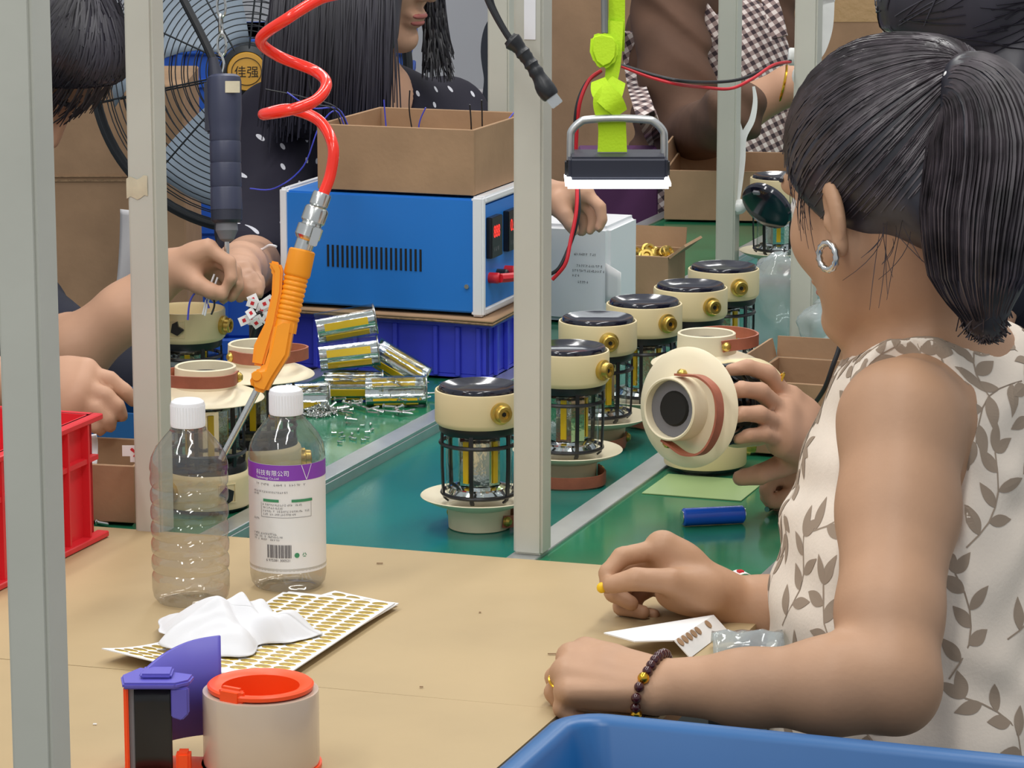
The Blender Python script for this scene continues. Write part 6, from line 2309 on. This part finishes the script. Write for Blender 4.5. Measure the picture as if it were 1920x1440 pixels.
chain(B, armB, [0.050, 0.046, 0.037, 0.026], 0.015)
hand_px(B, (66, 716, 3.425),
        [[(160, 698, 3.40), (206, 712, 3.395), (234, 734, 3.395), (250, 752, 3.40)],
         [(154, 722, 3.388), (198, 742, 3.380), (220, 762, 3.380), (228, 780, 3.385)],
         [(146, 746, 3.382), (184, 768, 3.376), (202, 786, 3.376), (207, 800, 3.380)],
         [(134, 768, 3.385), (164, 788, 3.380), (180, 800, 3.380), (188, 808, 3.384)]],
        [(92, 742, 3.44), (120, 768, 3.44), (150, 786, 3.43), (178, 794, 3.42)], 1.12, 0.026, 0.0145)
attach('body', B.mesh(0.004), M['skin_far'], root)
face_parts(HF, root)
C = Body()
for c, r in tors:
    C.ell(c, tuple(np.array(r) + 0.012), tor.R, 0.05)
chain(C, [sb_, D(30, 585, 3.88), D(112, 640, 3.78)], [0.060, 0.054, 0.047], 0.03)
chain(C, [sa_, D(-110, 620, 3.62), D(-75, 700, 3.52)], [0.062, 0.058, 0.048], 0.03)
C.carve(neck, HF.c, 0.062, 0.07)
# lap and thighs below the arms
hip = np.array(D(-60, 860, 4.1))
C.cone(hip, D(190, 745, 3.98), 0.10, 0.075, 0.04)
C.cone(hip + np.array([-0.05, 0.15, 0]), D(205, 690, 4.15), 0.10, 0.085, 0.04)
attach('black_shirt', C.mesh(0.006), M['black_shirt'], root)
T = Body()
for q in (D(190, 745, 3.98), D(205, 690, 4.15)):
    q = np.array(q)
    T.cone(q, np.array([q[0] + 0.02, q[1], 0.06]), 0.072, 0.045, 0.02)
    T.cone(np.array([q[0] + 0.02, q[1], 0.045]), np.array([q[0] + 0.12, q[1] - 0.05, 0.035]), 0.042, 0.034, 0.02)
attach('trousers', T.mesh(0.009), M['trousers'], root)
H = Body()
H.ell(HF.p(-0.012, 0, 0.052), (0.108, 0.091, 0.102), HF.R, 0.01)
H.ell(HF.p(0.050, 0, 0.095), (0.050, 0.070, 0.040), HF.R, 0.03)
H.cut(HF.p(0, 0, 0) + (HF.f * 0.80 - HF.u * 0.60) * 0.022, HF.f * 0.80 - HF.u * 0.60, 0.004)
hair_ob = attach('hair', H.mesh(0.0045), M['hair'], root)
paths = []
g = np.random.default_rng(9)
for i in range(1100):
    d0 = nrm(np.array([g.normal() + 0.5, g.normal(), abs(g.normal()) * 0.8 + 0.1]))
    q = d0 * np.array((0.108, 0.091, 0.102))
    p0 = HF.p(-0.012, 0, 0.052) + HF.R @ (q * 1.0)
    top_ = HF.p(-0.03, 0, 0.16)
    dv = nrm(p0 - top_ + g.normal(size=3) * 0.01)
    nn = HF.R @ nrm(q / np.array((0.108, 0.091, 0.102)) ** 2)
    dv = nrm(dv - nn * (dv @ nn))
    L_ = 0.035 + 0.03 * g.random()
    paths.append([p0 + dv * L_ * t + nn * (0.004 - 0.006 * t * t) for t in np.linspace(0, 1, 5)])
short = [p[:] for p in paths[:260]]
strands(root, hug(paths, hair_ob, root) + short, 0.0012, M['hair'], 'hair_strands')
st = thing('worker_stool', 'stool under the bowed worker at the left edge', 'stool', (hip[0] - 0.02, hip[1] + 0.06, 0))
MB().lathe([(0, hip[2] - 0.14), (0.17, hip[2] - 0.14), (0.17, hip[2] - 0.105), (0, hip[2] - 0.105)], 28).build('seat', M['black'], st)
for k in range(4):
    a = math.pi / 4 + k * math.pi / 2
    MB().tube([(0.10 * math.cos(a), 0.10 * math.sin(a), hip[2] - 0.14), (0.17 * math.cos(a), 0.17 * math.sin(a), 0.0)], 0.012, 8).build('leg', M['steel'], st)

# ============================ woman in the dotted dark dress
Q0 = D(690, 600, 4.75)
root = person('woman with long black hair in a dark dress with white dots', (Q0[0], Q0[1], 0.0))
base = np.array(root.location)
HF = Frame(D(692, -62, 4.62), (0.86, -0.44, -0.24), (0, 0, 1))
B = Body()
neck = D(684, 165, 4.66)
add_head(B, HF, neck, 0.050)
tor = Frame(D(690, 450, 4.72), (0.75, -0.66, 0))
tors = [(D(690, 330, 4.72), (0.105, 0.165, 0.16)), (D(700, 560, 4.74), (0.11, 0.155, 0.19)), (D(700, 800, 4.75), (0.14, 0.19, 0.14))]
for c, r in tors:
    B.ell(c, r, tor.R, 0.05)
s1, s2 = np.array(D(520, 235, 4.60)), np.array(D(838, 225, 4.82))
for S in (s1, s2):
    B.cone(np.array(neck) + np.array([0, 0, -0.02]), S, 0.042, 0.046, 0.03)
a1 = [s1, D(490, 430, 4.45), D(470, 500, 4.22), D(452, 502, 3.98), D(448, 500, 3.86)]
chain(B, a1, [0.046, 0.042, 0.037, 0.030, 0.022], 0.015)
hand_px(B, (448, 500, 3.86),
        [[(458, 510, 3.79), (474, 522, 3.765), (484, 538, 3.755), (486, 552, 3.75)],
         [(446, 512, 3.785), (458, 530, 3.755), (466, 546, 3.745), (468, 558, 3.745)],
         [(434, 516, 3.785), (442, 536, 3.755), (448, 550, 3.75), (450, 560, 3.75)],
         [(424, 520, 3.795), (430, 538, 3.77), (434, 550, 3.765), (436, 558, 3.765)]],
        [(462, 505, 3.84), (472, 515, 3.81), (482, 528, 3.79), (486, 540, 3.78)], 1.0)
a2 = [s2, D(905, 400, 4.62), D(940, 400, 4.46), D(1022, 368, 4.31)]
chain(B, a2, [0.046, 0.042, 0.036, 0.023], 0.015)
hand_px(B, (1026, 367, 4.30),
        [[(1098, 362, 4.25), (1125, 388, 4.24), (1129, 411, 4.24), (1123, 428, 4.24)],
         [(1092, 376, 4.272), (1112, 402, 4.262), (1113, 421, 4.262), (1106, 433, 4.262)],
         [(1083, 386, 4.288), (1096, 412, 4.282), (1096, 427, 4.282), (1090, 437, 4.282)],
         [(1070, 390, 4.30), (1078, 414, 4.296), (1078, 428, 4.296), (1074, 437, 4.296)]],
        [(1045, 382, 4.26), (1060, 404, 4.248), (1070, 420, 4.246), (1076, 432, 4.248)], 1.0)
attach('body', B.mesh(0.0045), M['skin_far'], root)
face_parts(HF, root)
C = Body()
for c, r in tors:
    C.ell(c, tuple(np.array(r) + 0.012), tor.R, 0.05)
for S in (s1, s2):
    C.cone(np.array(neck) + np.array([0, 0, -0.045]), S, 0.046, 0.058, 0.03)
chain(C, [s1, D(490, 430, 4.45), D(470, 495, 4.26)], [0.060, 0.058, 0.050], 0.03)
chain(C, [s2, D(905, 400, 4.62), D(950, 398, 4.44)], [0.060, 0.058, 0.046], 0.03)
C.carve(np.array(neck) + np.array([0.03, -0.03, 0.0]), np.array(D(706, 215, 4.52)), 0.048, 0.030, 0.005)
C.cone(D(700, 850, 4.75), np.array([Q0[0], Q0[1], 0.35]), 0.19, 0.24, 0.05)
attach('dotted_dress', C.mesh(0.006), M['dotted'], root)
T = Body()
for s in (-1, 1):
    x_ = np.array([Q0[0] + 0.09 * s, Q0[1], 0.40])
    T.cone(x_, x_ + np.array([0, 0, -0.34]), 0.06, 0.038, 0.02)
    T.cone(x_ + np.array([0, 0, -0.36]), x_ + np.array([0.08, -0.12, -0.365]), 0.036, 0.030, 0.02)
attach('leggings', T.mesh(0.009), M['trousers'], root)
H = Body()
H.ell(HF.p(-0.014, 0, 0.050), (0.108, 0.092, 0.104), HF.R, 0.01)
H.cut(HF.p(0, 0, 0) + (HF.f * 0.86 - HF.u * 0.50) * 0.035, HF.f * 0.86 - HF.u * 0.50, 0.004)
for a_, b_, ra, rb in ((D(640, -60, 4.55), D(585, 190, 4.50), 0.07, 0.055), (D(690, -40, 4.535), D(670, 130, 4.50), 0.045, 0.04), (D(640, 40, 4.66), D(600, 225, 4.62), 0.075, 0.05), (D(560, 60, 4.6), D(540, 180, 4.58), 0.05, 0.04),
                       (D(715, -40, 4.54), D(716, 60, 4.50), 0.022, 0.020), (D(800, -60, 4.70), D(818, 80, 4.68), 0.026, 0.016)):
    H.cone(a_, b_, ra, rb, 0.03)
attach('hair', H.mesh(0.005), M['hair'], root)
paths = []
g = np.random.default_rng(12)
for i in range(900):
    t0 = g.random()
    x0, x1 = 515 + 225 * t0, 492 + 238 * t0 + g.normal() * 8
    dd = 4.428 + 0.02 * g.random() + 0.035 * t0
    y1 = 215 + g.normal() * 22
    paths.append([D(x0 + (x1 - x0) * t + 10 * math.sin(t * 3 + i) * 0.3, -60 + (y1 + 60) * t, dd - 0.02 * math.sin(math.pi * t)) for t in np.linspace(0, 1, 8)])
for i in range(150):
    x0, x1 = 792 + 40 * g.random(), 790 + 62 * g.random()
    y1 = 95 + g.random() * 60
    paths.append([D(x0 + (x1 - x0) * t * t, -70 + (y1 + 70) * t, 4.66 + 0.03 * g.random()) for t in np.linspace(0, 1, 7)])
strands(root, paths, 0.0014, M['hair'], 'hair_strands')
vn = [D(690, 150, 4.555), D(688, 190, 4.535), D(700, 225, 4.52), D(722, 236, 4.535), D(726, 200, 4.57), D(716, 165, 4.60)]
MB().tube(local(spline(vn, 5), base), 0.0018, 6).build('neck_piping', M['white'], root)

# ============================ worker in brown with a checked apron
K0 = D(1300, 400, 6.250)
root = person('worker in a brown long sleeved shirt and checked apron beyond the line', (K0[0], K0[1], 0.0))
base = np.array(root.location)
HF = Frame(D(1345, -215, 6.100), (0.80, -0.45, -0.38), (0, 0, 1))
B = Body()
neck = D(1320, -60, 6.170)
add_head(B, HF, neck, 0.052)
tor = Frame(D(1300, 150, 6.200), (0.80, -0.60, 0))
tors = [(D(1310, 90, 6.210), (0.115, 0.17, 0.17)), (D(1320, 300, 6.230), (0.12, 0.165, 0.17)), (D(1310, 520, 6.250), (0.14, 0.19, 0.16))]
for c, r in tors:
    B.ell(c, r, tor.R, 0.05)
s1, s2 = np.array(D(1252, 10, 6.010)), np.array(D(1420, 10, 6.350))
a1 = [s1, D(1268, 150, 5.930), D(1300, 262, 5.880), D(1392, 205, 5.820), D(1480, 160, 5.790), D(1530, 140, 5.780)]
chain(B, a1, [0.055, 0.050, 0.042, 0.040, 0.034, 0.025], 0.015)
hand_px(B, (1530, 140, 5.780),
        [[(1588, 118, 5.770), (1618, 128, 5.760), (1632, 146, 5.760), (1634, 160, 5.760)], [(1590, 128, 5.235), (1620, 140, 5.780), (1632, 156, 5.780), (1632, 170, 5.780)],
         [(1586, 138, 5.800), (1612, 152, 5.245), (1622, 166, 5.245), (1622, 178, 5.245)], [(1578, 146, 5.262), (1598, 160, 5.810), (1606, 172, 5.810), (1606, 182, 5.810)]],
        [(1545, 150, 5.225), (1570, 162, 5.215), (1590, 170, 5.760), (1606, 174, 5.760)])
chain(B, [s2, D(1470, 200, 6.300), D(1530, 250, 6.150), D(1600, 240, 6.050)], [0.052, 0.046, 0.038, 0.026], 0.015)
attach('body', B.mesh(0.005), M['skin_far'], root)
face_parts(HF, root)
C = Body()
for c, r in tors:
    C.ell(c, tuple(np.array(r) + 0.010), tor.R, 0.05)
for S in (s1, s2):
    C.cone(np.array(neck) + np.array([0, 0, -0.05]), S, 0.055, 0.068, 0.03)
chain(C, [s1, D(1268, 150, 5.930), D(1298, 258, 5.880), D(1380, 212, 5.275)], [0.070, 0.066, 0.058, 0.050], 0.025)
chain(C, [s2, D(1470, 200, 6.300), D(1520, 245, 6.170)], [0.066, 0.060, 0.048], 0.025)


def folds(F, ax):
    X, Y, Z = ax[0][:, None, None], ax[1][None, :, None], ax[2][None, None, :]
    w = 0.0065 * np.sin(Z * 62 + 22 * X + 2.4 * np.sin(X * 26 + Z * 16)) * np.abs(np.sin(Z * 13 + 9 * X + 0.6))
    return (F + w).astype(np.float32)


attach('brown_shirt', C.mesh(0.006, folds), M['brown_shirt'], root)
A = Body()
A.ell(np.array(D(1350, 150, 6.180)) + tor.f * 0.02, (0.125, 0.125, 0.17), tor.R, 0.04)
A.ell(np.array(D(1345, 330, 6.190)) + tor.f * 0.02, (0.135, 0.185, 0.19), tor.R, 0.05)
A.ell(np.array(D(1340, 560, 6.200)) + tor.f * 0.03, (0.15, 0.20, 0.25), tor.R, 0.06)
A.cut(tor.c + tor.f * -0.01, -tor.f, 0.01)
attach('checked_apron', A.mesh(0.006), M['gingham'], root)
pth = [D(1180, 60, 6.080), D(1192, 150, 6.070), D(1212, 215, 5.515), D(1240, 275, 6.060), D(1290, 318, 6.050)]
MB().ribbon(local(spline(pth, 6), base), (0.9, -0.3, 0.3), 0.034, 0.010).build('apron_tie', M['gingham'], root, smooth=1)
pth = [D(1285, -30, 6.050), D(1318, 20, 6.000), D(1352, 62, 5.990)]
MB().ribbon(local(spline(pth, 6), base), (0.8, -0.3, 0.6), 0.030, 0.008).build('apron_strap', M['gingham'], root, smooth=1)
pth = [D(1432, -30, 6.050), D(1450, 20, 6.020), D(1462, 70, 6.010)]
MB().ribbon(local(spline(pth, 6), base), (0.9, -0.3, 0.2), 0.030, 0.008).build('apron_strap', M['gingham'], root, smooth=1)
H = Body()
H.ell(HF.p(-0.014, 0, 0.050), (0.106, 0.090, 0.102), HF.R, 0.01)
H.cut(HF.p(0, 0, 0) + (HF.f * 0.80 - HF.u * 0.60) * 0.02, HF.f * 0.80 - HF.u * 0.60, 0.004)
attach('hair', H.mesh(0.005), M['hair'], root)
T = Body()
for s in (-1, 1):
    x_ = np.array([K0[0] + 0.09 * s, K0[1], 0.68])
    T.cone(x_, x_ + np.array([0, 0, -0.6]), 0.09, 0.05, 0.02)
    T.cone(x_ + np.array([0, 0, -0.63]), x_ + np.array([0.1, -0.1, -0.64]), 0.042, 0.034, 0.02)
attach('trousers', T.mesh(0.01), M['trousers'], root)
MB().tube([tuple(np.array(D(1466, 160, 5.790)) - base + np.array([0.008 * math.cos(t), -0.036 * math.sin(t), 0.036 * math.cos(t)])) for t in np.linspace(0, 2 * math.pi, 24, endpoint=False)], 0.0025, 6, closed=True).build('bracelet', M['goldring'], root)

# ============================ worker behind the ponytail woman, holding the lantern
R0 = D(1900, 700, 3.62)
root = person('dark haired worker behind the ponytail woman, hand holding up a lantern', (R0[0], R0[1], 0.0))
base = np.array(root.location)
HF = Frame(D(1856, 66, 3.56), (-0.72, -0.25, -0.62), (0, 0, 1))
B = Body()
neck = D(1905, 190, 3.62)
add_head(B, HF, neck, 0.052)
tor = Frame(D(1900, 420, 3.62), (-0.95, -0.30, 0))
tors = [(D(1915, 360, 3.63), (0.11, 0.155, 0.16)), (D(1910, 600, 3.63), (0.12, 0.15, 0.17)), (D(1905, 760, 3.62), (0.13, 0.165, 0.13)), (D(1900, 900, 3.62), (0.13, 0.17, 0.12))]
for c, r in tors:
    B.ell(c, r, tor.R, 0.05)
s1, s2 = np.array(D(1900, 290, 3.50)), np.array(D(1930, 290, 3.78))
a1 = [s1, D(1840, 520, 3.44), D(1760, 860, 3.40), D(1650, 870, 3.36), D(1562, 848, 3.33)]
chain(B, a1, [0.052, 0.047, 0.040, 0.036, 0.026], 0.015)
hand_px(B, (1556, 845, 3.325),
        [[(1478, 750, 3.275), (1440, 700, 3.25), (1402, 688, 3.24), (1370, 694, 3.235)],
         [(1466, 772, 3.25), (1426, 734, 3.215), (1390, 730, 3.20), (1362, 740, 3.20)],
         [(1462, 800, 3.238), (1424, 776, 3.200), (1390, 776, 3.190), (1366, 786, 3.192)],
         [(1466, 828, 3.238), (1432, 814, 3.205), (1404, 816, 3.196), (1384, 824, 3.20)]],
        [(1510, 846, 3.31), (1468, 872, 3.28), (1424, 890, 3.262), (1388, 896, 3.262)], 1.10, 0.026, 0.0150)
a2 = [s2, D(1880, 560, 3.66), D(1780, 900, 3.50), D(1640, 912, 3.40), D(1556, 905, 3.36)]
chain(B, a2, [0.052, 0.047, 0.040, 0.034, 0.025], 0.015)
hand_px(B, (1552, 905, 3.355),
        [[(1480, 892, 3.33), (1446, 900, 3.32), (1436, 918, 3.318), (1440, 934, 3.32)], [(1480, 904, 3.345), (1446, 914, 3.338), (1438, 930, 3.336), (1444, 944, 3.338)],
         [(1484, 914, 3.36), (1454, 926, 3.355), (1450, 940, 3.352), (1456, 950, 3.354)], [(1490, 922, 3.372), (1466, 936, 3.37), (1464, 948, 3.368), (1470, 954, 3.368)]],
        [(1530, 912, 3.34), (1496, 926, 3.325), (1470, 936, 3.32), (1452, 942, 3.32)], 1.0)
attach('body', B.mesh(0.004), M['skin_far'], root)
face_parts(HF, root)
C = Body()
for c, r in tors:
    C.ell(c, tuple(np.array(r) + 0.010), tor.R, 0.05)
for S in (s1, s2):
    C.cone(np.array(neck) + np.array([0, 0, -0.05]), S, 0.05, 0.064, 0.03)
chain(C, [s1, D(1840, 520, 3.44)], [0.064, 0.058], 0.02)
chain(C, [s2, D(1880, 560, 3.66)], [0.064, 0.058], 0.02)
C.carve(neck, HF.c, 0.060, 0.07)
attach('dark_shirt', C.mesh(0.006), M['black_shirt'], root)
T = Body()
for s in (-1, 1):
    x_ = np.array([R0[0] + 0.02, R0[1] + 0.09 * s, 0.60])
    k_ = x_ + np.array([-0.22, 0, -0.03])
    T.cone(x_, k_, 0.10, 0.066, 0.03)
    T.cone(k_, k_ + np.array([0.05, 0, -0.50]), 0.062, 0.045, 0.02)
    T.cone(k_ + np.array([0.05, 0, -0.53]), k_ + np.array([-0.10, 0, -0.535]), 0.038, 0.032, 0.02)
attach('trousers', T.mesh(0.01), M['trousers'], root)
H = Body()
H.ell(HF.p(-0.012, 0, 0.052), (0.110, 0.093, 0.104), HF.R, 0.01)
H.cut(HF.p(0, 0, 0) + (HF.f * 0.80 - HF.u * 0.60) * 0.022, HF.f * 0.80 - HF.u * 0.60, 0.004)
H.ell(HF.p(-0.085, 0, -0.02), (0.05, 0.085, 0.08), HF.R, 0.03)
H.cone(HF.p(-0.075, 0.0, -0.03), D(1900, 230, 3.54), 0.075, 0.062, 0.03)
H.cone(HF.p(-0.06, 0.05, -0.02), D(1870, 220, 3.50), 0.045, 0.05, 0.03)
hair_ob = attach('hair', H.mesh(0.0045), M['hair'], root)
paths = []
g = np.random.default_rng(19)
for i in range(420):
    d0 = nrm(g.normal(size=3) + np.array([0, 0, 0.6]))
    q = d0 * np.array((0.110, 0.093, 0.104))
    if (q[0] - 0.012) * 0.8 - (q[2] + 0.052) * 0.6 > 0.02:
        continue
    nn = HF.R @ nrm(q / np.array((0.110, 0.093, 0.104)) ** 2)
    p0 = HF.p(-0.012, 0, 0.052) + HF.R @ q
    dv = -HF.f * 0.8 - HF.u * 0.3 + HF.R @ (g.normal(size=3) * 0.2)
    dv = nrm(dv - nn * (dv @ nn))
    L_ = 0.05 + 0.04 * g.random()
    paths.append([p0 + dv * L_ * t + nn * (0.003 - 0.012 * t * t) for t in np.linspace(0, 1, 6)])
strands(root, hug(paths, hair_ob, root), 0.0011, M['hair'], 'hair_strands')
MB().tube([tuple(np.array(D(1460, 716, 3.262)) - base + np.array([0.009 * math.cos(t) * 0.6, 0.009 * math.sin(t), 0.009 * math.cos(t)])) for t in np.linspace(0, 2 * math.pi, 20, endpoint=False)], 0.0014, 6, closed=True).build('finger_ring', M['goldring'], root)
st = thing('helper_stool', 'stool under the worker behind the ponytail woman', 'stool', (R0[0] + 0.03, R0[1], 0))
MB().lathe([(0, 0.46), (0.17, 0.46), (0.17, 0.488), (0, 0.488)], 28).build('seat', M['black'], st)
for k in range(4):
    a = math.pi / 4 + k * math.pi / 2
    MB().tube([(0.10 * math.cos(a), 0.10 * math.sin(a), 0.46), (0.17 * math.cos(a), 0.17 * math.sin(a), 0.0)], 0.012, 8).build('leg', M['steel'], st)
